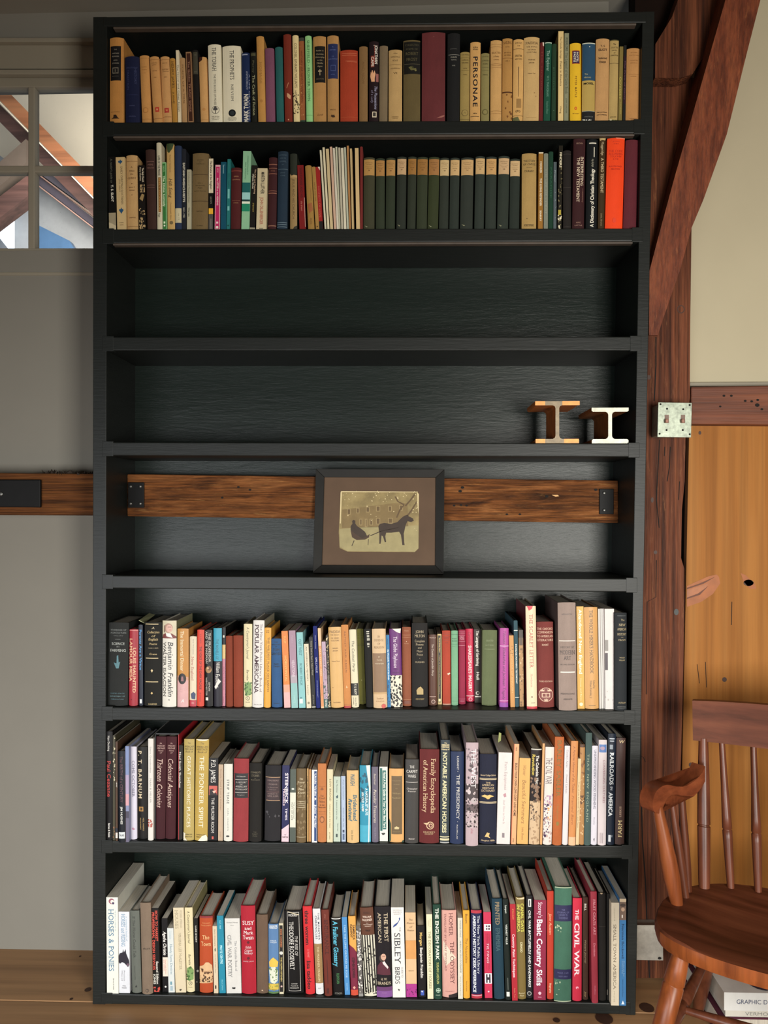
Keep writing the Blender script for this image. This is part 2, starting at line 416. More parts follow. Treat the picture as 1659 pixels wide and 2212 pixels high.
wp = struct(empty('wall_right_wainscot'))
edges = [(1489, 1464), (1720, 1700), (1930, 1910), (2100, 2080)]
for k in range(3):
    quad_board('plank', [(edges[k][0], 917), (edges[k + 1][0] - 1, 917), (edges[k + 1][1] - 1, 2116), (edges[k][1], 2116)], YP + 0.045, YP + 0.07, (PINE, PINE_ALT, PINE)[k], wp, 0.001)
quad_board('gap_shade_backing', [(1472, 900), (2100, 900), (2100, 2120), (1446, 2120)], YP + 0.09, YP + 0.12, DARKSEAM, wp)  # near-black backing: shade of the gap beside the post put into its colour
YPL = YP + 0.045
disc('knot', 1617, 1259, 11, 7, YPL, KNOT, wp); disc('knot', 1565, 1468, 5, 5, YPL, KNOT, wp); disc('knot', 1512, 935, 3, 4, YPL, KNOT, wp)
disc('knot', 1492, 1652, 4, 5, YPL, KNOT, wp)
KSW = plain('knot_swirl', (140, 70, 28), 0.6, var=0.2, vscale=30)
def poly(name, pts, Y, mat, parent, lift=0.0008):
    return mesh_obj(name, [P(x, y, Y - lift) for x, y in pts], [tuple(range(len(pts)))], mat, parent)
KSO = plain('knot_halo', (150, 84, 36), 0.55, var=0.25, vscale=25); KSD = plain('knot_dark_line', (92, 46, 20), 0.6)
poly('knot', [(1484, 1266), (1505, 1256), (1530, 1245), (1548, 1241), (1553, 1246), (1556, 1260), (1540, 1283), (1515, 1300), (1484, 1311)], YPL, KSO, wp)
poly('knot', [(1484, 1276), (1505, 1268), (1530, 1260), (1524, 1272), (1505, 1284), (1484, 1292)], YPL, plain('knot_heart', (150, 88, 46), 0.5, var=0.2, vscale=40), wp, 0.0012)
poly('knot', [(1484, 1270), (1510, 1261), (1545, 1246), (1520, 1261), (1484, 1273)], YPL, KSD, wp, 0.0016)
poly('knot', [(1484, 1291), (1508, 1282), (1530, 1266), (1512, 1285), (1484, 1294)], YPL, KSD, wp, 0.0016)
poly('knot', [(1600, 1238), (1610, 1242), (1630, 1260), (1634, 1272), (1620, 1272), (1606, 1256)], YPL, KSO, wp)
crack([(1581, 1300), (1580, 1350)], 1.4, YPL, wp); crack([(1506, 1435), (1511, 1476)], 1.2, YPL, wp); crack([(1524, 1430), (1526, 1485)], 1.2, YPL, wp)

# switch box and outlet plate
sb = empty('switch_box'); tag(sb, 'galvanized metal box with two toggle switches on the timber post', 'switch box')
Ysb = 0.085
quad_board('box_body', [(1423, 873), (1493, 873), (1493, 941), (1421, 941)], Ysb + 0.004, YP - 0.0004, GALV, sb, 0.002)
quad_board('cover_plate', [(1422, 869), (1495, 870), (1493, 945), (1420, 944)], Ysb, Ysb + 0.004, GALV, sb, 0.001)
SWM = plain('switch_toggle', (150, 104, 86), 0.5); SWS = plain('switch_slot', (120, 96, 84), 0.6)
for x in (1441, 1476):
    sl = quad_board('switch_slot', [(x - 5, 896), (x + 4, 896), (x + 4, 914), (x - 5, 914)], Ysb - 0.001, Ysb + 0.001, SWS, sb)
    quad_board('toggle', [(x - 3, 905), (x + 3, 905), (x + 3, 913), (x - 3, 913)], Ysb - 0.013, Ysb, SWM, sl, 0.002)
for (x, y) in ((1427, 873), (1490, 875), (1425, 937), (1490, 938), (1441, 883), (1476, 884), (1440, 929), (1475, 929)):
    disc('screw', x, y, 2.2, 2.2, Ysb, DARKSEAM, sb, 8, 0.0009)
ob = empty('outlet_box'); tag(ob, 'grey metal cover plate low on the post behind the chair', 'outlet box')
GREYPL = plain('grey_steel_plate', (172, 166, 154), 0.55, 0.25, var=0.15, vscale=90)
quad_board('cover_plate', [(1376, 1999), (1432, 1999), (1433, 2075), (1375, 2074)], YP - 0.045, YP - 0.041, GREYPL, ob, 0.001)
quad_board('box_body', [(1378, 2002), (1430, 2002), (1430, 2072), (1378, 2072)], YP - 0.041, YP - 0.0004, GREYPL, ob)
disc('screw', 1425, 2070, 4, 3, YP - 0.045, DARKSEAM, ob, 8)

# ------------------------------------------------------------------ the bookcase
DEP = 0.235
case = empty('bookcase', P(800, 2184, 0.1))
case.location = (P(800, 2184).x, 0.1, 0.0)
tag(case, 'tall black painted wooden bookcase with eight open compartments', 'bookcase')
inv = Matrix.Translation(-case.location)
def case_part(o):
    o.data.transform(inv); o.parent = case
    return o
ZF = 0.0
def bedge(x, yl, yr):
    return yl + (yr - yl) * (x - 232) / (1372 - 232)
# front pixels (top, bottom) at x=232 and x=1372
SH = {'top': (36, 57, 25, 49), 1: (264, 293, 259, 288), 2: (495, 525, 493, 521), 3: (728, 757, 727, 757), 4: (955, 984, 958, 987),
      5: (1243, 1271, 1250, 1279), 6: (1528, 1556, 1536, 1565), 7: (1817, 1842, 1828, 1855), 'bottom': (2147, 2178, 2168, 2190)}
def side_x(y, which):
    t = (y - 30) / 2150
    return {'lo': 201 - t, 'li': 231 - 3.5 * t, 'ri': 1388 - 36 * t, 'ro': 1414 - 41 * t}[which]
zb = 0.0
for (o_, i_) in (('lo', 'li'), ('ri', 'ro')):
    pts = [(side_x(30, o_), bedge(side_x(30, o_), 36, 25)), (side_x(30, i_), bedge(side_x(30, i_), 36, 25)), (side_x(2184, i_), 2184), (side_x(2184, o_), 2184)]
    tl, tr, br, bl = [P(x, y, 0) for x, y in pts]
    bl.z = br.z = 0.0
    bk = lambda v: (v.x, DEP + 0.02, v.z)
    bm = bmesh.new(); bm_hex(bm, [bl, br, bk(br), bk(bl), tl, tr, bk(tr), bk(tl)], 0.0015)
    case_part(bm_obj('side_panel', bm, PAINT))
PALEEDGE = plain('pale_shelf_edge', (74, 64, 55), 0.55, var=0.2, vscale=20)
shelfZ = {}
for k, (tl_, bl_y, tr_, br_y) in SH.items():
    y0, y1 = tl_, bl_y
    xl = side_x(tl_, 'li') - 9; xr = side_x(tl_, 'ri') + 9
    yy = lambda x, a, c: a + (c - a) * (x - 232) / (1372 - 232)
    A = P(xl, yy(xl, tl_, tr_), -0.001); B_ = P(xr, yy(xr, tl_, tr_), -0.001)
    C = P(xr, yy(xr, bl_y, br_y), -0.001); D_ = P(xl, yy(xl, bl_y, br_y), -0.001)
    if k == 'bottom': C.z = D_.z = 0.002
    if k == 'top': pass
    bk = lambda v: (v.x, DEP, v.z)
    bm = bmesh.new(); bm_hex(bm, [D_, C, bk(C), bk(D_), A, B_, bk(B_), bk(A)], 0.0028)
    case_part(bm_obj({'top': 'top_board', 'bottom': 'bottom_board'}.get(k, 'shelf'), bm, PAINT))
    shelfZ[k] = (A.x, A.z, B_.x, B_.z)
    if k in ('top', 1, 2):   # paler strip under the front edge
        e0, e1 = P(xl + 22, yy(xl + 22, bl_y, br_y), 0), P(xr - 22, yy(xr - 22, bl_y, br_y), 0)
        bm = bmesh.new()
        bm_hex(bm, [(e0.x, 0.001, e0.z - 0.006), (e1.x, 0.001, e1.z - 0.006), (e1.x, 0.02, e1.z - 0.006), (e0.x, 0.02, e0.z - 0.006),
                    (e0.x, 0.001, e0.z), (e1.x, 0.001, e1.z), (e1.x, 0.02, e1.z), (e0.x, 0.02, e0.z)], 0.0015)
        case_part(bm_obj('edge_strip', bm, PALEEDGE))
    if k != 'top':           # thicker end laps let into the sides
        for xa, xb in ((xl, xl + 24), (xr - 24, xr)):
            q = [P(xa, yy(xa, tl_, tr_) - 2, -0.0016), P(xb, yy(xb, tl_, tr_) - 2, -0.0016), P(xb, yy(xb, bl_y, br_y) + 1.5, -0.0016), P(xa, yy(xa, bl_y, br_y) + 1.5, -0.0016)]
            if k == 'bottom': q[2].z = q[3].z = 0.003
            bm = bmesh.new(); bk2 = lambda v: (v.x, 0.018, v.z)
            bm_hex(bm, [q[3], q[2], bk2(q[2]), bk2(q[3]), q[0], q[1], bk2(q[1]), bk2(q[0])], 0.001)
            case_part(bm_obj('shelf_end', bm, PAINT))
def shelf_z(k, X):
    x0, z0, x1, z1 = shelfZ[k]
    return z0 + (z1 - z0) * (X - x0) / (x1 - x0)
bp = quad_board('back_panel', [(206, 42), (1408, 30), (1368, 2180), (206, 2172)], DEP, DEP + 0.012, PAINT_B)
# re-span the back panel exactly between the sides at depth
me = bp.data
for v in me.vertices:
    left = v.co.x < 0
    top = v.co.z > 1.4
    xs = P(side_x(30 if top else 2184, 'lo' if left else 'ro'), 100, 0).x
    v.co.x = xs + (0.01 if left else -0.01)
    v.co.z = P(800, 30, 0).z - 0.01 if top else 0.003
case_part(bp)

# old beam running behind the shelf, its end plates, and the same beam on the left wall
YBM = 0.165
xa, xb = P(side_x(1070, 'li'), 1070, 0).x + 0.0005, P(side_x(1080, 'ri'), 1080, 0).x - 0.0005
zt0, zt1 = P(285, 1024, YBM).z, P(1325, 1038, YBM).z
zb0, zb1 = P(285, 1115, YBM).z, P(1325, 1130, YBM).z
bm = bmesh.new()
bm_hex(bm, [(xa, YBM, zb0), (xb, YBM, zb1), (xb, DEP, zb1), (xa, DEP, zb0), (xa, YBM, zt0), (xb, YBM, zt1), (xb, DEP, zt1), (xa, DEP, zt0)], 0.003)
beam = empty('wall_beam', ((xa + xb) / 2, YBM, zb0))
tag(beam, 'weathered wooden beam crossing the bookcase behind the framed photograph', 'beam')
o = bm_obj('beam_timber', bm, BEAMWOOD); o.data.transform(Matrix.Translation(-beam.location)); o.parent = beam
def chip(pts, Y, parent, mat):
    o = mesh_obj('gouge', [P(x, y, Y - 0.0008) - parent.location for x, y in pts], [tuple(range(len(pts)))], mat, parent)
CH = plain('wood_chip_pale', (205, 160, 104), 0.7)
chip([(1192, 1069), (1205, 1069), (1208, 1072), (1200, 1073)], YBM, beam, CH)
for (x, y, r) in ((999, 1053, 4), (994, 1061, 4), (981, 1092, 3), (996, 1091, 3), (1008, 1092, 3), (1181, 1072, 4), (1287, 1058, 4), (1095, 1111, 3), (1123, 1111, 3), (540, 1058, 3), (480, 1075, 3), (515, 1052, 3)):
    vs = [(x + r * math.cos(a), y + r * 0.7 * math.sin(a)) for a in [k * math.pi / 4 for k in range(8)]]
    chip(vs, YBM, beam, DARKSEAM)
def bracket(x0, x1, y0, y1, sx, parent, rod):
    pl = quad_board('end_plate', [(x0, y0), (x1, y0), (x1, y1), (x0, y1)], YBM - 0.006, YBM - 0.0005, IRON, None, 0.0015)
    pl.data.transform(Matrix.Translation(-parent.location)); pl.parent = parent
    for yy_ in (y0 + 9, y1 - 9):
        for xx in rod:
            c = P(xx, yy_, YBM - 0.006) - parent.location
            lathe('bolt', c, c + Vector((0, -0.006, 0)), [(0, 0.005), (0.7, 0.005), (1, 0.003)], plain('bolt_steel', (120, 120, 116), 0.35, 0.8), pl, 8)
bracket(276, 311, 1042, 1097, 1, beam, (283, 304))
bracket(1295, 1326, 1056, 1111, 1, beam, (1305,))
xw = P(201, 1060, 0.0).x - 0.001
lb0, lb1 = P(100, 1020, YBM), P(100, 1113, YBM)
lbm = empty('wall_beam', (P(60, 1060, YBM).x, YBM, lb1.z))
tag(lbm, 'dark wooden beam on the left wall carrying a black iron plate', 'beam')
bm = bmesh.new()
zl, zr_, zl2, zr2 = P(0, 1017, YBM).z, P(200, 1024, YBM).z, P(0, 1111, YBM).z, P(200, 1114, YBM).z
x00 = P(-400, 1060, YBM).x
zl -= 0; 
bm_hex(bm, [(x00, YBM, zl2), (xw, YBM, zr2), (xw, YW, zr2), (x00, YW, zl2), (x00, YBM, zl), (xw, YBM, zr_), (xw, YW, zr_), (x00, YW, zl)], 0.003)
o = bm_obj('beam_timber', bm, DARKBEAM); o.data.transform(Matrix.Translation(-lbm.location)); o.parent = lbm
pl = quad_board('end_plate', [(-120, 1036), (87, 1036), (87, 1096), (-120, 1094)], YBM - 0.012, YBM - 0.0005, IRON, None, 0.003)
pl.data.transform(Matrix.Translation(-lbm.location)); pl.parent = lbm
c = P(3, 1067, YBM - 0.012) - lbm.location
lathe('bolt', c, c + Vector((0, -0.006, 0)), [(0, 0.006), (0.7, 0.006), (1, 0.003)], plain('bolt_steel', (120, 120, 116), 0.35, 0.8), pl, 8)
# rough bark left along the top of the beam
bm = bmesh.new(); rnd = random.Random(3)
for k in range(60):
    x = 98 + k * 1.75 + rnd.uniform(-2, 2)
    c = P(x, 1019 + 0.03 * (x - 98), YBM + rnd.uniform(0.004, 0.05)); c -= lbm.location
    a, s, hh = rnd.uniform(0, 3.14), rnd.uniform(0.003, 0.011), rnd.uniform(0.001, 0.009)
    u = Vector((math.cos(a), math.sin(a), 0)) * s; w2 = Vector((-math.sin(a), math.cos(a), 0)) * s * 0.4
    b4 = [bm.verts.new(c + q + Vector((0, 0, -0.008))) for q in (u, w2, -u, -w2)]
    tp = bm.verts.new(c + Vector((rnd.uniform(-s, s), rnd.uniform(-s, s), hh)))
    for q in range(4): bm.faces.new([b4[q], b4[(q + 1) % 4], tp])
bk_ = bm_obj('bark_edge', bm, plain('bark', (44, 34, 26), 0.9, bmp=0.4), lbm); bk_['kind'] = 'stuff'

# ------------------------------------------------------------------ lettering: glyph outlines made once, set by hand
GLY = {}
def load_glyphs(chars):
    tmp = []
    def mk(s, off):
        c = bpy.data.curves.new('g', 'FONT'); c.body = s; c.resolution_u = 3; c.offset = off
        o = bpy.data.objects.new('g', c); COL.objects.link(o); tmp.append(o); return o
    obs = {}
    ref = mk('HH', 0)
    for ch in chars:
        obs[ch] = (mk(ch, 0.0), mk(ch, 0.022), mk('H' + ch + 'H', 0))
    bpy.context.view_layer.update()
    dg = bpy.context.evaluated_depsgraph_get()
    def get(o):
        me = o.evaluated_get(dg).to_mesh()
        vs = [(v.co.x, v.co.y) for v in me.vertices]; fs = [tuple(p.vertices) for p in me.polygons]
        o.evaluated_get(dg).to_mesh_clear()
        return vs, fs
    rv, _ = get(ref); rw = max(v[0] for v in rv)
    for ch, (a, b, c) in obs.items():
        cv, _ = get(c)
        GLY[ch] = (get(a), get(b), max(v[0] for v in cv) - rw)
    for o in tmp:
        d = o.data; bpy.data.objects.remove(o); bpy.data.curves.remove(d)
SERIF = {'A': 'lb rb', 'B': 'lb lt', 'D': 'lb lt', 'E': 'lb lt', 'F': 'lb lt', 'H': 'lb lt rb rt', 'I': 'cb ct', 'K': 'lb lt rb rt', 'L': 'lb lt', 'M': 'lb lt rb rt',
         'N': 'lb lt rt', 'P': 'lb lt', 'R': 'lb lt rb', 'T': 'cb', 'U': 'lt rt', 'V': 'lt rt', 'W': 'lt rt', 'X': 'lb rb lt rt', 'Y': 'cb lt rt',
         'h': 'lb rb', 'i': 'cb', 'l': 'cb', 'm': 'lb rb', 'n': 'lb rb', 'r': 'lb', 'k': 'lb rb', 'f': 'cb'}
def layout(s, style):
    """flat text starting at x=0: verts, faces, width; cap height is 1"""
    bold, serif, ital = 'b' in style, 's' in style, 'i' in style
    V, F, x = [], [], 0.0
    cap = max(v[1] for v in GLY['H'][0][0])
    track = 0.12 if 'w' in style else 0.0
    for ch in s:
        if ch == ' ' or ch not in GLY:
            x += 0.32 + track; continue
        g, gb, adv = GLY[ch]
        vs, fs = gb if bold else g
        n = len(V)
        V += [(vx + x, vy) for vx, vy in vs]; F += [tuple(i + n for i in f) for f in fs]
        if serif and ch in SERIF:
            lo, hi = min(v[0] for v in vs), max(v[0] for v in vs)
            tp = max(v[1] for v in vs)
            for t in SERIF[ch].split():
                cx = {'l': lo + 0.045, 'r': hi - 0.045, 'c': (lo + hi) / 2}[t[0]] + x
                y0 = 0.0 if t[1] == 'b' else tp - 0.045
                n = len(V)
                V += [(cx - 0.12, y0), (cx + 0.12, y0), (cx + 0.12, y0 + 0.045), (cx - 0.12, y0 + 0.045)]
                F.append((n, n + 1, n + 2, n + 3))
        x += adv + track
    V = [((vx + (0.22 * vy if ital else 0)) / cap, vy / cap) for vx, vy in V]
    return V, F, max(x / cap, 0.01)

# ------------------------------------------------------------------ book materials
BM = {}
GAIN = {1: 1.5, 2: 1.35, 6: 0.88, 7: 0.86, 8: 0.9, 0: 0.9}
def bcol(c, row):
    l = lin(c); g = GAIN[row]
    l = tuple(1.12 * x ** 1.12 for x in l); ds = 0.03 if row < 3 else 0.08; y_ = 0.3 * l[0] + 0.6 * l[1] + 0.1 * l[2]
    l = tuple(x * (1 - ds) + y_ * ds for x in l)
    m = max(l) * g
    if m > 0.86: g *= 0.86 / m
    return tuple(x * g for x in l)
def cover_mat(c, row, kind):
    key = (c, row, kind)
    if key in BM: return BM[key]
    m, nt, b = new_mat('cover_' + {'h': 'cloth', 'j': 'jacket', 'p': 'card'}[kind])
    l = bcol(c, row)
    sc = {'h': (900, 900, 900), 'j': (25, 25, 25), 'p': (30, 30, 30)}[kind]
    n = noise(nt, coords(nt, sc), 1.0, 3)
    n2 = noise(nt, coords(nt, (22, 22, 9)), 1.0, 5, 0.65)
    amt = {'h': 0.25, 'j': 0.05, 'p': 0.06}[kind]
    lo = tuple(x * (1 - amt) for x in l); hi = tuple(min(x * (1 + amt), 0.95) for x in l)
    cc = mixc(nt, n, (*lo, 1), (*hi, 1))
    cc = mixc(nt, 0.25 if kind == 'h' else 0.12, cc, ramp(nt, n2, [(0.3, '787068'), (0.65, 'ffffff')]), 'MULTIPLY')
    nt.links.new(cc, b.inputs['Base Color'])
    b.inputs['Roughness'].default_value = {'h': 0.75, 'j': 0.42, 'p': 0.45}[kind]
    b.inputs['Specular IOR Level'].default_value = 0.3
    if kind == 'h': bump(nt, b, n, 0.25, 0.0006)
    BM[key] = m
    return m
def ink_mat(c, row):
    key = ('ink', c, row)
    if key in BM: return BM[key]
    m, nt, b = new_mat('ink')
    l = bcol(c, row)
    n = noise(nt, coords(nt, (60, 60, 60)), 1.0, 3)
    nt.links.new(mixc(nt, n, (*[x * 0.85 for x in l], 1), (*[min(1, x * 1.1) for x in l], 1)), b.inputs['Base Color'])
    b.inputs['Roughness'].default_value = 0.5
    BM[key] = m
    return m

# decal codes -------------------------------------------------------
def T(s, c, u=.5, v0=.1, v1=.9, h=.5, st=''): return ('T', s, c, u, v0, v1, h, st)      # reads downward
def U(s, c, u=.5, v0=.1, v1=.9, h=.5, st=''): return ('U', s, c, u, v0, v1, h, st)      # reads upward
def H(s, c, v=.1, w=.7, h=.02, st='', u=.5): return ('H', s, c, v, w, h, st, u)         # upright line
def R(c, v0, v1, u0=0.0, u1=1.0): return ('R', c, v0, v1, u0, u1)                        # band / label / rule
def E(c, u, v, r, asp=1.0): return ('E', c, u, v, r, asp)
def S(c, v0, v1, n, sz=.08, u0=0.0, u1=1.0): return ('S', c, v0, v1, n, sz, u0, u1)      # scattered marks
def G(c, pts): return ('G', c, pts)
SIDES = {'tall cream jacketed book with red foot': '6e1626', 'gold yellow jacketed': '86682f', 'white jacketed book with portrait': '8c8a68', 'white jacketed book with large brown': '98927a',
         'wide crimson jacketed': '6a2c20', 'cream jacketed book with green': '8a8258', 'pale cream jacketed book with green': '9a9468', 'very wide greige': '6c5c58', 'dark navy jacketed book with muted': '6a5044',
         'worn khaki gold': '8a7a4c', 'wide red brown cloth': '5c2c2a', 'wide red cloth book with black': '5c2028', 'black book with orange capitals': '2a241e'}
BOOKS = []
CTX = {}
def tile(row, ox, oy): CTX.update(row=row, ox=ox, oy=oy)
def B(xb0, xb1, xt0, xt1, yt, c, look, kind='h', d=(), yb=None, dep=None, old=None, name=None):
    ox, oy, k = CTX['ox'], CTX['oy'], 320 / 1659.0
    BOOKS.append(dict(row=CTX['row'], xb0=ox + xb0 * k, xb1=ox + xb1 * k, xt0=ox + xt0 * k, xt1=ox + xt1 * k, yt=oy + yt * k,
                      yb=None if yb is None else oy + yb * k, c=c, look=look, kind=kind, d=d, dep=dep, old=old, name=name))

def build_book(bk, label, group):
    row = bk['row']; kind = bk['kind']
    sk = {1: 1, 2: 2, 6: 6, 7: 7, 8: 'bottom'}[row]
    xm = (bk['xb0'] + bk['xb1']) / 2
    if row in (1, 2):
        Y = 0.004 + random.random() * 0.012
    else:
        q = PZ(xm, bk['yb'], shelf_z(sk, P(xm, bk['yb'], 0).x)); Y = min(max(q.y, -0.012), 0.09)
    bl = P(bk['xb0'], 1000, Y).x; br = P(bk['xb1'], 1000, Y).x
    zs = shelf_z(sk, (bl + br) / 2) + 0.0006
    tl, tr = P(bk['xt0'], bk['yt'], Y), P(bk['xt1'], bk['yt'], Y)
    h = max((tl.z + tr.z) / 2 - zs, 0.05)
    lean = math.atan2((tl.x + tr.x) / 2 - (bl + br) / 2, h)
    w = max(((br - bl) + (tr.x - tl.x)) / 2 * math.cos(lean) - 0.0006, 0.0025)
    h = h / math.cos(lean) - abs(math.sin(lean)) * w * 0.5
    dep = bk['dep'] or min(max(0.68 * h, 0.11), 0.222)
    dep = min(dep, DEP - Y - 0.003)
    x0 = (bl + br) / 2 - w / 2 * math.cos(lean)
    z0 = zs + (math.sin(lean) * w if lean > 0 else 0)
    rnd = random.Random(int(bk['xb0'] * 7 + row * 1000))
    base = bk['name'] or {'h': 'hardcover_book', 'j': 'hardcover_book', 'p': 'paperback_book', 'm': 'booklet'}[kind]
    root = empty(base, (x0, Y, z0), (0, lean, 0))
    tag(root, label, 'booklet' if kind == 'm' else 'book', group)
    mk = 'p' if kind == 'm' else kind
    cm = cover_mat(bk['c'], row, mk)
    hard = kind in 'hj'
    t = 0.0026 if hard else 0.0006
    t = min(t, w * 0.25)
    bulge = min(w * 0.12, 0.004) if hard and w > 0.012 else (min(w * 0.05, 0.001) if hard else 0.0)
    N = 8 if bulge > 0 else 1
    def sp_y(u): return bulge * (2 * u - 1) ** 2          # 0 at the crown of the spine
    hinge = min(0.0025, w * 0.15)
    outer = [(0, dep)] + [(w * k / N, sp_y(k / N)) for k in range(N + 1)] + [(w, dep)]
    inner = [(t, dep)] + [(t + (w - 2 * t) * k / N, sp_y(k / N) + t) for k in range(N + 1)] + [(w - t, dep)]
    n = len(outer)
    V = [(x, y, 0) for x, y in outer] + [(x, y, 0) for x, y in inner] + [(x, y, h) for x, y in outer] + [(x, y, h) for x, y in inner]
    F = []
    for k in range(n - 1):
        F += [(k, k + 1, 2 * n + k + 1, 2 * n + k), (n + k + 1, n + k, 3 * n + k, 3 * n + k + 1),
              (k + 1, k, n + k, n + k + 1), (2 * n + k, 2 * n + k + 1, 3 * n + k + 1, 3 * n + k)]
    for e in (0, n - 1):
        F.append((e, 2 * n + e, 3 * n + e, n + e) if e == 0 else (e, n + e, 3 * n + e, 2 * n + e))
    # slightly rounded head and tail of the spine
    if hard:
        V = [(x, y, z - (0.0015 if z > 0 else -0.0015) * (1 - min(1, abs(y) / 0.02)) * abs(2 * x / w - 1) ** 3 if abs(y) < 0.02 else z) for x, y, z in V]
    co = mesh_obj('cover', V, F, cm, root)
    for k_, c_ in SIDES.items():
        if bk['look'].startswith(k_):            # boards printed in another colour than the spine
            co.data.materials.append(cover_mat(c_, row, mk))
            co.data.polygons[0].material_index = 1; co.data.polygons[4 * (n - 2)].material_index = 1
    # page block
    ins = 0.0035 if hard else 0.0003
    po = (row in (1, 2) and kind != 'm') if bk['old'] is None else bk['old']
    px0, px1, py0, py1, pz0, pz1 = t, w - t, max(sp_y(0.5), 0) + t + 0.0004 + bulge * 0.55, dep - (0.003 if hard else 0.0002), ins, h - ins
    M = 5 if hard else 1
    back = [(px0 + (px1 - px0) * k / M, py1 - (0.004 if hard else 0) * (1 - (2 * k / M - 1) ** 2)) for k in range(M + 1)]
    fr_ = [(px0 + (px1 - px0) * k / M, py0 + (0.0025 * (1 - (2 * k / M - 1) ** 2) * -1 if hard else 0)) for k in range(M + 1)]
    ring = fr_ + back[::-1]; nr = len(ring)
    if px1 - px0 > 0.0008:
        mesh_obj('page_block', [(x, y, pz0) for x, y in ring] + [(x, y, pz1) for x, y in ring],
                 [tuple(range(nr))[::-1], tuple(range(nr, 2 * nr))] + [(k, (k + 1) % nr, nr + (k + 1) % nr, nr + k) for k in range(nr)],
                 PAGES_OLD if po else PAGES, root)
    # decals follow the spine surface
    def put(u, v, lift): return (u * w, -lift, h * (1 - v))
    for di, dcl in enumerate(bk['d']):
        lift = 0.0003 + 0.00012 * di
        code = dcl[0]; vs, fs = [], []
        nm = 'lettering'
        if code in 'TU':
            _, s, c, u, v0, v1, hh, st = dcl
            LV, LF, LW = layout(s, st)
            L = (v1 - v0) * h; cap = hh * w
            sx = L / LW
            for lx, ly in LV:
                if code == 'T': uu, vv = u + (ly - 0.5) * cap / w, v0 + lx * sx / h
                else: uu, vv = u - (ly - 0.5) * cap / w, v1 - lx * sx / h
                vs.append(put(min(max(uu, 0.01), 0.99), vv, lift))
            fs = LF
        elif code == 'H':
            _, s, c, v, ww, hh, st, u = dcl
            LV, LF, LW = layout(s, st)
            sx = ww * w / LW; cap = hh * h
            for lx, ly in LV:
                vs.append(put(min(max(u + (lx * sx / w - ww / 2), 0.01), 0.99), v - (ly - 0.5) * cap / h, lift))
            fs = LF
        elif code == 'R':
            _, c, v0, v1, u0, u1 = dcl; nm = 'band' if v1 - v0 > 0.02 else 'rule'
            K = N
            for k in range(K + 1):
                u = u0 + (u1 - u0) * k / K
                vs += [put(u, v0, lift), put(u, v1, lift)]
            fs = [(2 * k, 2 * k + 1, 2 * k + 3, 2 * k + 2) for k in range(K)]
        elif code == 'E':
            _, c, u, v, r, asp = dcl; nm = 'emblem'
            for k in range(18):
                a = 2 * math.pi * k / 18
                vs.append(put(min(max(u + r * math.cos(a), 0), 1), v + r * w / h * asp * math.sin(a), lift))
            fs = [tuple(range(18))]
        elif code == 'G':
            _, c, pts = dcl; nm = 'printed_shape'
            vs = [put(u, v, lift) for u, v in pts]; fs = [tuple(range(len(pts)))]
        elif code == 'S':
            _, c, v0, v1, cnt, sz, u0, u1 = dcl; nm = 'printed_marks'
            for k in range(cnt):
                uu, vv = rnd.uniform(u0, u1), rnd.uniform(v0, v1)
                a0 = rnd.uniform(0, 6.3); rr = sz * rnd.uniform(0.5, 1.3); nn = len(vs); m_ = rnd.choice((4, 5, 6))
                for q in range(m_):
                    a = a0 + 2 * math.pi * q / m_; e = rnd.uniform(0.5, 1.2)
                    vs.append(put(min(max(uu + rr * e * math.cos(a), u0), u1), min(max(vv + rr * e * w / h * math.sin(a) * 1.4, v0), v1), lift + 0.00001 * (k % 9)))
                fs.append(tuple(range(nn, nn + m_)))
        if N > 1:        # cut along the facets of the rounded spine, then wrap onto it
            bm = bmesh.new(); bv = [bm.verts.new(p) for p in vs]
            for f in fs:
                try: bm.faces.new([bv[i] for i in f])
                except ValueError: pass
            lo, hi = min(p[0] for p in vs) / w, max(p[0] for p in vs) / w
            for k in range(1, N):
                if lo + 0.01 < k / N < hi - 0.01:
                    bmesh.ops.bisect_plane(bm, geom=bm.verts[:] + bm.edges[:] + bm.faces[:], plane_co=(w * k / N, 0, 0), plane_no=(1, 0, 0), dist=1e-6)
            for v in bm.verts:
                q = v.co.x / w * N; k = min(max(int(math.floor(q + 1e-6)), 0), N - 1); fr2 = q - k
                v.co.y += sp_y(k / N) * (1 - fr2) + sp_y((k + 1) / N) * fr2
            me = bpy.data.meshes.new(nm); bm.to_mesh(me); bm.free(); me.materials.append(ink_mat(c, row))
            o = bpy.data.objects.new(nm, me); COL.objects.link(o); o.parent = root
        else:
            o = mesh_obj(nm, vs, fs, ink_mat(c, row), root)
        if code == 'S': o['kind'] = 'stuff'
    return root

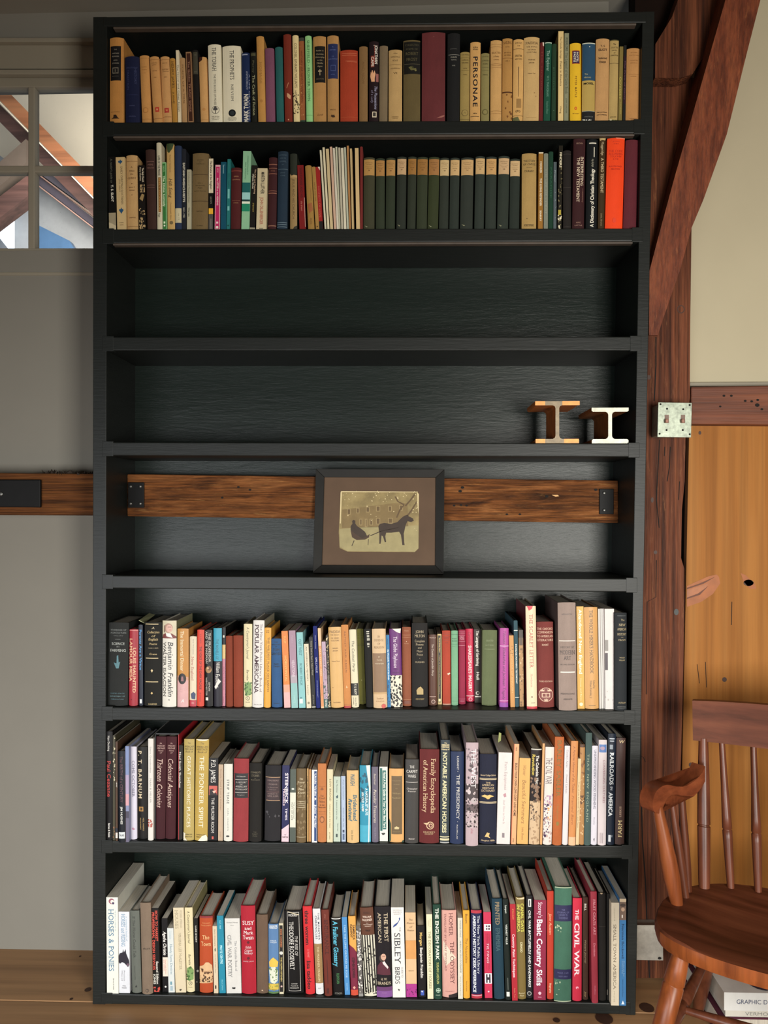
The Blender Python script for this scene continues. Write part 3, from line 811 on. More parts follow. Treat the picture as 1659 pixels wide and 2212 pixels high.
# ------------------------------------------------------------------ the books, shelf by shelf, left to right
W_, K_, C_ = 'e8e4d6', '161412', 'e6dcc0'
GO = 'c8a864'
INK = '4a3420'
def TAN3(t1='', t2='', c='6a4a28'):
    return (H(t1 or 'THE NOVELS', c, .09, .6, .014, 's'), R(c, .115, .119, .1, .9), H(t2 or 'AND TALES', c, .17, .6, .012, 's'), H('OF', c, .21, .2, .01, 's'), H('EDITION', c, .27, .5, .011, 's'))
tile(1, 200, 50)
B(187, 345, 187, 345, 160, 'a5763c', 'thick tan cloth book with black title panel', d=(R('0e0d10', .1, .5, .06, .82), H('THE', '8a8478', .14, .2, .012, 's', .44), H('PORTABLE', '8a8478', .185, .5, .014, 's', .44), H('READER', '8a8478', .22, .5, .014, 's', .44), H('AND', '8a8478', .265, .3, .012, 's', .44), H('STORIES', '8a8478', .3, .5, .014, 's', .44), R('6a6458', .35, .42, .22, .66), R('0e0d10', .36, .41, .27, .61), H('B', '6a6458', .385, .12, .03, 's', .44), R('6a6458', .45, .453, .2, .68), R('3a2410', .865, .868, .1, .75), G('2a1a10', [(.15, .945), (.3, .93), (.32, .9), (.5, .9), (.6, .93), (.72, .945)])))
B(370, 520, 355, 520, 370, '131a38', 'navy blue cloth book with faint gilt title', d=(H('PHILOSOPHY', '3a4060', .17, .8, .02, 's'), T('HISTORY', '3a4060', .75, .18, .42, .16, 's'), T('TRADITION', '3a4060', .22, .2, .5, .14, 's'), R('30365a', .575, .579, .1, .95), H('EDITED', '4c5070', .74, .4, .012, 's'), H('PRESS', '4c5070', .9, .5, .014, 's')))
B(555, 655, 520, 630, 360, 'b2844c', 'plain tan book with brown medallion foot', d=(R('8a6030', .04, .043), H('ESSAYS', '8a6030', .17, .5, .014, 's'), H('POEMS', '8a6030', .21, .5, .012, 's'), H('VI', '8a6030', .26, .2, .012, 's'), E('9a6c38', .45, .8, .3), E('b08048', .45, .8, .22), R('8a6030', .93, .934)))
B(685, 780, 630, 740, 372, 'b08450', 'tan book with small red crest, left one of two', d=(R('7c5430', .045, .05), H('COLLECTED', '5a3c20', .1, .6, .013, 's'), H('ESSAYS', '5a3c20', .13, .45, .013, 's'), H('VOLUME', '5a3c20', .22, .5, .012, 's'), H('TWO', '5a3c20', .32, .3, .012, 's'), R('a02c22', .77, .84, .3, .72), H('M', 'd8a070', .805, .2, .03, 'b'), R('7c5430', .94, .945)))
B(790, 885, 752, 858, 372, 'b48a58', 'tan book with small red crest, right one of two', d=(R('7c5430', .045, .05), H('COLLECTED', '5a3c20', .1, .6, .013, 's'), R('5a3c20', .185, .188, .1, .9), H('CRITICISM', '5a3c20', .2, .7, .013, 's'), R('5a3c20', .225, .228, .1, .9), H('ONE', '5a3c20', .31, .3, .012, 's'), R('98302a', .77, .84, .25, .75), H('W', 'd0905c', .805, .25, .03, 'b'), R('7c5430', .9, .905)), old=True)
B(893, 955, 860, 922, 392, 'a47a34', 'slim ochre book with dark vertical lettering', d=(T('HENRY JAMES', '4a3418', .5, .05, .46, .4, 's'), T('a study', '4a3418', .5, .52, .7, .35, 'i')))
B(960, 990, 928, 970, 303, 'c8bca0', 'thin cream booklet standing taller than its neighbours', 'p', d=(T('The Novel and Other Essays', '3c342a', .5, .2, .85, .45, ''),))
B(1005, 1062, 975, 1035, 388, 'a08058', 'slim pale tan book with brown vertical lettering', d=(T('POEMS OF A TIME', '6a4c2c', .5, .1, .7, .3, 's'),))
B(1072, 1130, 1040, 1105, 322, '8a6a4c', 'slim dark brown book with pale border', 'p', d=(R('3c1f12', .02, .98, .15, .85), T('The Golden TRAGIC SENSE', '96705a', .5, .13, .85, .35, 's')))
B(1135, 1200, 1110, 1180, 300, '16130f', 'narrow black book with grey title patch', d=(R('3e3c30', .03, .33, .12, .92), H('THE', '6a6658', .07, .4, .014), H('FATE', '6a6658', .3, .5, .014)))
B(1210, 1295, 1185, 1275, 378, 'b8905c', 'short tan book with torn dark top corner', d=(G('3a1c12', [(0, 0), (.5, 0), (.42, .05), (.1, .07), (0, .075)]), E('a87c48', .5, .8, .2), R('96703c', .955, .96)))
B(1308, 1450, 1285, 1435, 237, 'c9c3ad', 'off-white jacketed book with round tree emblem', 'j', d=(T('THE TORAH', '26242a', .48, .04, .34, .32, 's'), T('THE FIVE BOOKS OF MOSES', '4a4640', .5, .38, .78, .16, 's'), E('2c2a2c', .5, .84, .3), E('c9c3ad', .5, .84, .27), R('2c2a2c', .84, .885, .47, .53), E('4a4846', .42, .83, .1), E('4a4846', .58, .83, .1), E('4a4846', .5, .81, .1), H('THE JEWISH', '4a4640', .925, .6, .01, 's'), H('PUBLICATION', '4a4640', .945, .6, .01, 's'), H('SOCIETY', '4a4640', .965, .5, .01, 's')))
B(1465, 1665, 1447, 1660, 252, 'c5bfa9', 'wide off-white jacketed book with dark disc emblem', 'j', d=(T('THE PROPHETS', '26242a', .52, .06, .44, .22, 's'), T('NEVIIM', '3c3a38', .52, .5, .72, .13, 'sw'), E('10161a', .5, .87, .2), E('283034', .5, .87, .12), H('THE JEWISH', '4a4640', .93, .45, .01, 's'), H('PUBLICATION', '4a4640', .947, .5, .01, 's'), H('SOCIETY', '4a4640', .964, .4, .01, 's')))
tile(1, 500, 50)
B(115, 215, 112, 210, 330, '1c2b4c', 'navy jacketed book with white slab lettering low down', 'j', d=(U('MARK TWAIN', 'c8c4b8', .5, .58, .98, .5, 'bs'), U('AUTOBIOGRAPHY', '8a90a0', .62, .26, .52, .2, 's'), R('8a90a0', .02, .035, .05, .7), T('A LIFE OF LETTERS', '8a90a0', .88, .3, .95, .12)))
B(218, 292, 215, 270, 320, '15170f', 'narrow black book with pale green lettering', d=(T('The Craft of Fiction', '9a9a78', .5, .33, .9, .42, 's'), R('4a4a34', .02, .06, .1, .9), T('Percy', '5a5a44', .5, .12, .3, .3)))
B(300, 382, 275, 362, 145, 'aa8044', 'tall slim tan cloth book beside the mauve one', d=(T('HOMAGE', '8a6430', .5, .3, .55, .3, 's'), E('9a7038', .5, .75, .2)))
B(385, 490, 376, 472, 278, '71485c', 'mauve cloth book without lettering', d=())
B(505, 590, 487, 570, 265, '245a58', 'teal cloth book without lettering', d=())
B(598, 682, 578, 668, 123, '6f2b1b', 'tall brick red book with scuffed pale patch', d=(G('b08a68', [(.35, .66), (.6, .67), (.85, .69), (.8, .73), (.55, .72), (.35, .7)]), G('a87858', [(.3, .6), (.55, .54), (.6, .55), (.35, .61)]), E('b08060', .5, .96, .1)))
B(697, 765, 680, 750, 135, 'd0bf90', 'tall cream jacketed book with sketch near the foot', 'j', d=(T('COLONEL EPHRAIM WILLIAMS', '5a4c30', .5, .09, .6, .42, 's'), S('4a4230', .64, .9, 40, .12), T('a portrait', '3c3424', .5, .63, .72, .35, 'i'), R('b8a878', .985, 1)))
B(770, 830, 755, 818, 162, '8a5632', 'slim brown paper book with ragged dark ends', d=(R('3a3c34', 0, .04), R('2e4034', .955, 1), T('HISTORY OF NORTHWESTERN', '5a2e18', .45, .15, .75, .3), S('b08858', .1, .9, 14, .1)))
B(838, 910, 822, 895, 140, '83b27a', 'pale green jacketed book with dark green title', 'j', d=(T('SHEFFIELD', '2f5a34', .5, .05, .32, .36, 's'), E('2f5a34', .5, .345, .05), T('FRONTIER TOWN', '2f5a34', .5, .37, .76, .36, 's'), R('5a8a58', .92, .924)))
B(922, 1062, 910, 1060, 145, 'a07a48', 'tan cloth book with black title panel and cross', d=(R('0c0a0a', .115, .53, .1, .94), H('Reader in', '94886c', .165, .6, .014, 's', .52), H('Christian', '94886c', .205, .6, .016, 's', .52), H('Philosophy', '94886c', .24, .7, .016, 's', .52), H('in the', '94886c', .275, .4, .014, 's', .52), H('Middle', '94886c', .31, .5, .018, 's', .52), H('Ages', '94886c', .345, .4, .016, 's', .52), R('94886c', .38, .45, .49, .55), R('94886c', .395, .408, .38, .66), H('GILSON', '6a604c', .49, .6, .012, 's', .52), H('Ltd', '6a4c28', .9, .4, .02, 'i')))
B(1075, 1200, 1070, 1200, 138, '9f7a4a', 'tan cloth book with blue title panel', d=(R('1f2a52', .095, .495, .06, .94), H('A', '5a6690', .13, .1, .014, 's'), H('HISTORY', '5a6690', .165, .6, .014, 's'), H('OF', '5a6690', .24, .2, .012, 's'), H('PHILOSOPHY', '5a6690', .27, .8, .014, 's'), R('44507a', .34, .41, .3, .75), R('1f2a52', .348, .402, .34, .71), H('VOL', '5a6690', .45, .4, .012, 's'), H('PRESS', '5a3c1c', .855, .5, .012, 's'), G('38261a', [(.3, .93), (.4, .91), (.5, .92), (.6, .91), (.7, .94), (.5, .945)])))
B(1220, 1412, 1215, 1415, 300, '93391e', 'wide orange red cloth book with faint pale rules', d=(R('b87050', .045, .05, .1, .95), R('b87050', .07, .075, .1, .95), R('b87050', .15, .155, .3, .95), R('b87050', .165, .168, .4, .95), R('a05030', .93, .934)))
B(1430, 1525, 1430, 1525, 260, '7a5f3c', 'plain olive brown book between red and black ones', d=(T('AND NOW', '6a4e2c', .5, .2, .5, .3),))
B(1540, 1645, 1540, 1650, 203, '24181c', 'black jacketed book with white hand picture', 'j', d=(T('JONATHAN', 'e0d8cc', .74, .05, .28, .3, 'b'), R('7a2c20', .045, .28, .55, .6), R('7a3424', .18, .32, .18, .55), T('CAPE', 'e8e0d4', .36, .19, .31, .26, 'b'), R('8a5a54', .4, .5, .72, 1), G('d0a07a', [(.25, .5), (.12, .43), (.2, .37), (.28, .4), (.3, .355), (.38, .36), (.45, .4), (.58, .36), (.68, .4), (.6, .46), (.6, .5)]), T('The Possessions', '9a9ab0', .72, .55, .84, .28, 'i'), T('of a Lady', '7a7488', .35, .6, .76, .25, 'i'), R('c8bca4', .87, .94, .35, .8), R('3a3430', .88, .93, .42, .73)))
tile(1, 800, 50)
B(100, 190, 100, 200, 252, '70624c', 'plain grey brown book beside the black jacket', d=())
B(203, 355, 203, 358, 297, 'a68a5c', 'short tan book with brown title lines', d=(H('the', '4a3820', .05, .3, .02, 'i'), H('WINDFALL', '4a3820', .1, .7, .02, 's'), H('BOAT', '4a3820', .15, .4, .02, 's'), R('5a4428', .205, .209, .05, .95), H('STEVENSON', '5a4428', .26, .7, .016, 's'), H('VI', '4a3820', .325, .3, .022, 's'), H('PUBLISHED', '6a5430', .93, .5, .012), H('LONDON', '6a5430', .95, .4, .012)))
B(370, 558, 368, 562, 188, '5a4e30', 'drab olive book with black gilt-lettered top', d=(R('0e0d08', .02, .41, .03, 1), H('COLLECTED', '4a4632', .06, .8, .022, 's'), H('POEMS OF', '4a4632', .11, .7, .02, 's'), H('ROBERT', '565038', .165, .75, .034, 's'), H('FROST', '565038', .235, .65, .034, 's'), R('5a5440', .29, .294, .05, .98), E('3a3a20', .5, .34, .12), G('5c5834', [(.3, .33), (.45, .32), (.55, .345), (.75, .34), (.8, .375), (.6, .365), (.45, .37)]), E('6a6640', .72, .37, .05)))
B(578, 835, 575, 845, 100, '5c2a2c', 'very wide plain maroon cloth book', d=(G('8a5a50', [(.62, .95), (.85, .92), (.97, .91), (.97, .925), (.85, .94)]), E('6a3a38', .5, .05, .03)))
B(862, 995, 862, 1010, 112, '161718', 'black cloth book with silver rules', d=(R('5a5a58', .175, .178, .2, .75), R('8a8880', .24, .244, .08, .98), H('PHILIPS', 'a09c90', .27, .5, .014), H('TEXTS', '8a8880', .3, .45, .012), H('FIVE', '8a8880', .365, .25, .012)))
B(1003, 1112, 1008, 1118, 322, '8c7a48', 'short olive tan book with round seal at foot', d=(H('THE POEMS', '4a3c1c', .04, .8, .014), R('4a3c1c', .08, .083), H('CARLOS', '4a3c1c', .115, .7, .018), H('WILLIAMS', '4a3c1c', .155, .7, .018), H('LATER', '4a3c1c', .235, .4, .014), R('4a3c1c', .26, .263, .1, .9), H('POEMS', '4a3c1c', .325, .4, .012), E('6a5a34', .5, .865, .34), E('8a7846', .5, .865, .28), H('N', '6a5a34', .865, .2, .03), R('5a4a28', .955, .96)))
B(1118, 1228, 1118, 1240, 210, 'b58f58', 'tan book with large black capital letters down the spine', d=tuple([H('EZRA', K_, .07, .5, .018, 'b'), H('POUND', K_, .095, .5, .014, 'b')] + [T('PERSONAE', '14121c', .5, .18, .83, .42, 'bw'), H('NEW', K_, .9, .4, .014, 'b'), R('3a2818', .935, .941, .05, .9)]))
B(1238, 1332, 1242, 1335, 335, '7c744a', 'short greenish tan book with dark seal at foot', d=(H('COLLECTED', '3a3418', .05, .8, .016), H('LONGER', '3a3418', .11, .8, .018), H('POEMS', '3a3418', .16, .6, .016), R('3a3418', .21, .213, .1, .9), R('3a3418', .25, .253, .1, .9), H('PRESS', '3a3418', .32, .6, .013), E('5a5430', .5, .865, .36), E('7a7248', .5, .865, .26)))
B(1345, 1470, 1348, 1475, 190, 'b28e5a', 'tan book with several brown rules', d=(R('7a5830', .05, .053), R('7a5830', .08, .083), H('SELECTED', '5a3c1c', .155, .8, .02, 's'), H('in Poetry', '5a3c1c', .2, .5, .018, 's'), H('Criticism', '5a3c1c', .24, .5, .014), R('7a5830', .29, .294), R('7a5830', .31, .313), R('7a5830', .335, .338), R('7a5830', .87, .873), R('7a5830', .9, .903)))
B(1478, 1588, 1480, 1595, 170, 'a07a44', 'worn tan book with dark tape line', d=(H('SAILING', '5a3818', .05, .85, .03, 's'), H('to the', '5a3818', .1, .4, .014), H('AND ISLES OF', '5a3818', .17, .7, .013), H('THE GREEKS', '5a3818', .2, .7, .013), R('6a4420', .235, .238), H('VOL II', '5a3818', .27, .4, .014), R('4a2c14', .635, .65), S('6a4420', .64, .98, 10, .1), R('5a2c14', .985, 1)))
B(1593, 1710, 1605, 1720, 180, 'b8945c', 'tan book with black split line and brown label', d=(H('SOME ESSAYS', '3a2818', .045, .7, .02), H('THE', '3a2818', .08, .3, .014), R('3a2818', .115, .119), H('STRUCTURE', '2a1c10', .2, .7, .022, 's'), H('AND TEXTS', '2a1c10', .24, .7, .016, 's'), G('3a2a28', [(.48, .34), (.54, .33), (.53, .7), (.5, .69)]), R('8a6c40', .72, .83, .35, .8), H('(R)', '3a2818', .87, .5, .024), R('3a2818', .925, .929), G('5a5a38', [(0, .95), (.5, .94), (.75, 1), (0, 1)])))
tile(1, 1100, 50)
B(160, 330, 165, 345, 155, 'b09464', 'wide tan book with brown title lines and stains', d=(H('PAIDEIA', '4a3820', .07, .8, .03, 's'), H('THE IDEALS', '4a3820', .115, .7, .014, 's'), H('OF GREEK', '4a3820', .15, .55, .014, 's'), H('CULTURE', '4a3820', .18, .65, .014, 's'), H('WERNER', '5a4428', .27, .45, .014), H('JAEGER', '5a4428', .305, .35, .014), H('Volume Two', '5a4428', .43, .5, .01), E('7a5c34', .7, .66, .03), E('7a5c34', .8, .7, .025), R('8a6c40', .95, .953, .2, .85)))
B(332, 378, 348, 390, 215, '5f201f', 'narrow dark red book', d=(G('d8c8b8', [(.6, 0), (1, 0), (1, .05), (.7, .04)]), T('THE HOURS', '7a3a34', .5, .1, .6, .3)))
B(385, 460, 400, 480, 215, '1d4c3c', 'dark green jacketed book with silvery script', 'j', d=(T('The Explorer', '8aa89a', .5, .1, .36, .42, 's'), T('W.S. MAUGHAM', '6a9080', .5, .42, .68, .3, 's'), T('Stephen Ellison', '5a8070', .5, .74, .9, .28, 'i'), R('a8b8a8', 0, .012)))
B(468, 525, 483, 530, 230, '213b28', 'narrow plain forest green book', d=(T('poems', '3a5a44', .5, .3, .6, .3), E('5a7a60', .5, .86, .08)))
B(548, 605, 548, 612, 90, 'c0aa78', 'tall narrow cream book with brown lettering', 'p', d=(T('The Canada Heritage', '5a4628', .5, .06, .3, .35), T('Poets in America', '5a4628', .5, .33, .6, .4), T('Viking', '5a4628', .5, .82, .9, .35)))
B(613, 665, 620, 670, 112, '7a7c66', 'tall narrow grey book with dark lettering', 'p', d=(T('FOLKLORE', '4a4c3c', .5, .05, .2, .5, 'b'), T('The Legend of the Little Book', '50523f', .5, .22, .68, .6, 's'), T('JOHN GARDNER', '50523f', .5, .73, .9, .3)))
B(685, 805, 680, 808, 222, 'dcb420', 'bright yellow jacketed book with purple label', 'j', d=(R('8a4020', .095, .265, .18, .88), R('2a1c44', .105, .255, .22, .84), T('HOTEL', 'e8e0cc', .66, .115, .245, .18, 'b'), T('PASTIS', 'e8e0cc', .4, .115, .245, .18, 'b'), T('PETER MAYLE', '7a5a18', .52, .42, .7, .16, 'bw'), E('b04c20', .5, .835, .12, 1.2), E('dcb420', .5, .835, .05, 1.2), H('Knopf', '6a4c18', .9, .6, .014, 'i')))
B(818, 958, 818, 970, 220, 'a08a4e', 'book with blue upper half and black foot', 'j', d=(R('24455c', 0, .475), R('b0b4a4', 0, .012), E('b8bcae', .55, .05, .04), H('The', 'a8a078', .395, .25, .02, '', .3), H('History', 'a8a078', .435, .55, .02, '', .4), H('MOSEL', '1c1814', .515, .8, .024, 'b'), R('14161a', .865, 1), R('8a9088', .862, .867), H('VINTAGE', '6a6c68', .935, .7, .012), S('c8c8bc', .965, .985, 12, .06)))
B(965, 1110, 972, 1130, 172, 'a98558', 'broad pale brown book with dark brown lettering', d=(H('T. S.', '3a2414', .09, .35, .022, 'b'), H('ELIOT', '3a2414', .135, .65, .026, 'b'), H('Selected', '3a2414', .235, .65, .022, 'b'), H('Essays', '3a2414', .28, .5, .024, 'b'), H('Harcourt Brace', '3a2414', .885, .75, .013, 'b'), H('and Company', '3a2414', .915, .75, .012, 'b')))
B(1115, 1215, 1130, 1232, 185, 'a08a58', 'khaki tan book with frayed green foot', d=(R('4a4428', 0, .012), H('The', '3a2c18', .055, .3, .02, 'b'), H('COLLECTED', '3a2c18', .095, .8, .018), H('POETRY', '3a2c18', .13, .6, .014), H('of', '3a2c18', .16, .2, .014), H('LANGSTON', '3a2c18', .19, .85, .016), R('3a2c18', .285, .289), H('KNOPF', '4a3c20', .935, .7, .012), R('5a5a30', .97, .99), S('c8c0a0', .96, .99, 10, .06)))
B(1220, 1265, 1237, 1280, 262, '736638', 'narrow olive book with yellow lettering', 'p', d=(T('ODYSSEY', 'a89c50', .35, .4, .7, .5, 's'), T('HOMER', '9a8c48', .5, .74, .9, .35)))
B(1272, 1300, 1285, 1315, 248, '2a1a26', 'thin black and purple book', 'p', d=(R('0c1214', 0, .14), R('0c1214', .77, 1), T('The Price of Glory', '6a4a58', .5, .2, .72, .4)))
B(1305, 1462, 1320, 1478, 280, 'a87d4c', 'plain pale brown book at the right end', d=(H('THE LITERARY', '7a5228', .06, .5, .012), H('CRITICISM', '7a5228', .095, .7, .012), H('COLLECTED', '7a5228', .165, .6, .012), H('ESSAYS', '7a5228', .2, .5, .012), R('7a5228', .35, .353, .15, .9), H('LONGER', '7a5228', .38, .4, .01), R('6a4420', .945, .949, .25, .8)))

tile(2, 200, 280)
B(185, 265, 168, 248, 300, '0d0d0c', 'black paperback with beige foot at the left end', 'p', d=(R('8a8068', .77, 1), T("A reader's guide to", '5a5c50', .5, .03, .36, .3, 'i'), T('T. S. ELIOT', 'd8d4c4', .55, .39, .62, .3, 'b'), G('a89c80', [(0, .9), (.5, .92), (1, .95), (1, 1), (0, 1)])))
B(275, 380, 258, 360, 308, 'b09a70', 'cream tan paperback with two blue leaf marks', 'p', d=tuple([G('1f4a6a', [(.5, .03), (.58, .05), (.75, .05), (.68, .075), (.58, .08), (.5, .1), (.42, .08), (.28, .075), (.25, .05), (.42, .05)]), T('EARLY CHRISTIAN DOCTRINES', '5a4a34', .62, .13, .65, .2, 's'), T('J.N.D. KELLY', '6a5a44', .38, .3, .48, .14, 's'), G('1f4a6a', [(.5, .78), (.58, .76), (.75, .73), (.68, .71), (.58, .715), (.5, .69), (.42, .715), (.3, .71), (.25, .73), (.42, .76)]), H('REVISED', '6a5a44', .9, .5, .013), H('EDITION', '6a5a44', .93, .4, .013)]))
B(388, 510, 370, 500, 285, 'ac8c5e', 'tan cloth book with stacked brown title words', d=(R('6a4828', .08, .085), H('A', '5a3c20', .16, .15, .022, 's'), H('MAN', '5a3c20', .21, .45, .022, 's'), H('IN', '5a3c20', .255, .25, .02, 's'), H('CHRIST', '5a3c20', .305, .75, .024, 's'), E('6a4828', .5, .38, .05), H('James S', '5a3c20', .425, .5, .018, 's'), H('Stewart', '5a3c20', .465, .5, .016, 's'), E('6a4828', .5, .53, .04), H('HARPER', '6a4828', .83, .6, .014, 's'), R('6a4828', .945, .95)))
B(522, 598, 515, 580, 400, '171310', 'black paperback with cream swirl pattern', 'p', d=(T('The Early Church', 'c8bca4', .72, .04, .26, .26, 'b'), T('Henry Chadwick', 'b0a48c', .3, .03, .24, .22, 'b'), R('96805c', .3, .42, .2, 1), S('171310', .3, .42, 12, .16), G('8a744c', [(.1, .52), (.5, .44), (.9, .46), (.6, .56)]), S('a08860', .66, 1, 26, .16), S('171310', .66, 1, 26, .1)))
B(612, 715, 588, 695, 220, '3a251e', 'dark brown cloth book with faint rules', d=(R('7a5a50', .15, .155, .1, .9), H('MERE', '7a5a50', .19, .6, .02), H('THEOLOGY', '7a5a50', .23, .8, .018), R('7a5a50', .44, .444, .1, .9), R('7a5a50', .47, .474, .1, .9)))
B(728, 775, 708, 775, 145, 'b4ae96', 'tall narrow white book with brown and black lettering', 'j', d=(T('LIVES OF THE PRINCE', '2a2418', .5, .15, .38, .4, 'b'), R('7a5420', .4, .8, .3, .8), T('EMILY DICKINSON', 'b08c50', .55, .41, .79, .3), T('Habegger', '2a2418', .5, .81, .86, .4)))
B(782, 832, 772, 822, 365, '7aa878', 'narrow green paperback with pale border', 'p', d=(R('2f6a34', .02, .98, .12, .85), T('The Divine Comedy', 'c8d8b8', .5, .2, .65, .4, 'b'), T('DANTE', '9ac090', .5, .05, .14, .3), E('e0e4d0', .5, .93, .2), R('c0d0b0', .87, .9, .3, .7)))
B(840, 920, 822, 912, 155, 'b0925c', 'tall tan jacketed book with torn green top', 'j', d=(G('3a4a2c', [(.0, .0), (1, .0), (.8, .06), (.35, .11), (.1, .09)]), T('Richard Thompson', '6a5230', .5, .13, .33, .2, 's'), T('Hill Song', '3a2c1c', .5, .4, .62, .42, 'is'), T('Commonwealth Edition', '6a5230', .5, .68, .88, .18), E('6a5c3c', .55, .91, .24)))
B(925, 995, 918, 995, 178, '26344e', 'dull navy cloth book with paper label low down', d=(R('b0a88a', .74, .91, 0, .98), T('no 12', '6a624a', .6, .8, .88, .2)))
B(1000, 1048, 998, 1045, 215, '1c2028', 'narrow dark navy book with white vertical capitals', d=(T('EASTHAM MASSACHUSETTS', 'bcb8a8', .5, .17, .65, .5, 'bs'), T('1651-1951', 'a8a494', .5, .71, .85, .45, 's')))
B(1055, 1105, 1055, 1105, 447, '9a9680', 'short thin pale cream booklet', 'p', d=(T('A Collection of Theological Essays', '5a584a', .5, .04, .55, .35, 'i'), T('Warren', '4a4838', .5, .63, .78, .35, 'b')))
B(1112, 1288, 1115, 1302, 262, '6c5a3a', 'thick drab brown cloth book with dark rules', d=(H('STUDIES', '4a3c24', .09, .4, .014, 's'), H('IN', '4a3c24', .115, .15, .012, 's'), H('CHURCH', '4a3c24', .14, .5, .014, 's'), R('4a3820', .275, .282), H('VOL 2', '4a3c24', .39, .3, .014, 's'), H('The Apostolic', '4a3c24', .42, .6, .014, 's'), H('Age', '4a3c24', .45, .3, .014, 's'), H('and its Sources', '4a3c24', .49, .75, .014, 's'), R('4a3820', .62, .627), H('BARTLET', '4a3c24', .755, .4, .014, 's'), H('CLARK', '4a3c24', .94, .4, .012, 's')))
B(1300, 1350, 1300, 1355, 325, '12110f', 'narrow black paperback with white top and yellow square', 'p', d=(R('c0b69c', 0, .48), T('The Paradox of the Kingdom', '2a2620', .5, .03, .43, .45, 'b'), T('ALAN WATTS', '7a766a', .5, .53, .63, .3, 'b'), R('c89a24', .695, .775, .02, .98), R('4a4642', .78, 1), T('KINGDOM', '8a867c', .5, .84, .98, .3)))
B(1365, 1425, 1375, 1432, 395, 'c79aa0', 'narrow magenta paperback with pale border', 'p', d=(R('a61c58', .03, .98, .12, .88), T('the LETTER to the HEBREWS', 'e0c8c0', .5, .2, .62, .3, 'b'), T('BARCLAY', 'd0a0a8', .5, .05, .12, .3), E('e4d8cc', .5, .955, .25), R('d8b8b8', .87, .9, .3, .7)))
B(1435, 1495, 1438, 1500, 362, '0f4a5c', 'narrow deep teal blue paperback', 'p', d=(T('Stevenson', '8ab0b4', .5, .04, .17, .3),))
B(1502, 1535, 1508, 1552, 330, '256b6a', 'thin turquoise paperback beside the maroon book', 'p', d=(T('EARLY CHURCH', '12403c', .5, .2, .4, .4), R('6aa4a0', .42, .55, .2, .8), R('6aa4a0', .66, .72, .2, .8), E('12403c', .5, .93, .25)))
B(1545, 1660, 1550, 1668, 425, '4c1a1a', 'short maroon cloth book with gilt lines', d=(R('6a3028', .04, .06), H('GREEK', 'a07858', .14, .5, .018), H('GRAMMAR', 'a07858', .19, .75, .018), R('8a5c44', .52, .524, .1, .9), H('OXFORD', 'a07858', .56, .5, .014)))
tile(2, 500, 280)
B(110, 200, 130, 222, 240, '7fa888', 'mint green book with teal and white bands', 'p', d=(T('CONGREGATIONALISM IN', '3a6a50', .62, .06, .3, .16), T('NEW ENGLAND', '3a6a50', .36, .14, .36, .16), R('125a58', .4, .525), R('8ab4b0', .525, .615), R('123c3a', .615, .64), R('d0d8c4', .64, .668), R('157a5c', .668, .765)))
B(205, 265, 228, 290, 400, '1c1a16', 'narrow black paperback with small gold lettering', 'p', d=(T('The Life and Teaching', 'a89078', .68, .06, .44, .25, 'b'), T('of Jesus Christ', 'd8d0bc', .32, .13, .36, .25, 'b'), T('STEWART', 'a8944c', .5, .58, .72, .25), R('8a8470', .96, 1)))
B(275, 390, 293, 403, 432, 'b2a688', 'cream paperback with black and red capitals', 'p', d=(T('MARTIN LUTHER', '2a2420', .55, .06, .42, .34, 'b'), T('JOHN DILLENBERGER', '98604c', .5, .48, .92, .3, 'b'), R('3a342c', .98, .99, .3, .7)))
B(408, 497, 417, 515, 310, '3a171a', 'dark maroon book with gilt rules', d=(R('7a5040', .09, .105), R('7a5040', .145, .155), H('MOORE', '7a5040', .185, .5, .02), R('7a5040', .22, .23), R('7a5040', .455, .465), R('7a5040', .485, .5), R('8a6450', .935, .945)))
B(510, 620, 520, 635, 240, '1d2f3e', 'navy cloth book with pale title block', d=(H('COMMENTARY', '4a5c68', .05, .8, .014), H('UPON THE', '4a5c68', .09, .6, .014), H('GOSPEL', '4a5c68', .13, .7, .018), H('OF', '4a5c68', .17, .2, .014), R('3c4e5a', .225, .235), H('SAINT', '4a5c68', .275, .5, .014), H('LUKE', '4a5c68', .31, .5, .014), R('5a6a74', .9, .91), R('5a6a74', .925, .935), R('5a6a74', .955, .965)))
B(655, 735, 655, 735, 268, '2c3028', 'book with torn tan jacket under a dark top', 'j', d=(R('877048', .28, 1), G('9c845a', [(0, .26), (.2, .29), (.5, .275), (1, .28), (1, .31), (0, .31)]), T('JESUS AND HIS CHURCH', '4a3c24', .5, .33, .85, .3), G('2a2618', [(.3, 1), (.6, .95), (1, .93), (1, 1)])))
B(760, 835, 738, 805, 398, '6f1a1a', 'short red paperback with worn white edge', 'p', d=(T('SHAKESPEARE AND HIS', '3a0c0c', .55, .04, .5, .4), T('the dream', 'b07060', .5, .55, .7, .3, 'i'), R('b89c8c', .5, .95, .93, 1)))
B(858, 930, 823, 895, 400, '8f7038', 'short ochre book with faint brown lettering', d=(T('CHRISTIANITY', '6a4c20', .7, .35, .55, .2), G('8a5430', [(.1, .6), (.8, .58), (.9, .7), (.3, .75)]), T('PRESS', '6a4c20', .5, .82, .92, .3)))
B(943, 985, 898, 940, 415, '94743c', 'thin short ochre book leaning left', d=(T('HAMLET AND LEAR', '5a4018', .5, .25, .55, .3), R('5a4018', .94, .96, .3, .7)))
B(975, 1028, 942, 990, 418, '8a2220', 'short crimson paperback with worn corner', 'p', d=(T('SONNETS OF LOVE', 'a85848', .5, .3, .8, .35), R('14100e', .86, 1), G('c8b8a8', [(.5, 0), (1, 0), (1, .06)])))
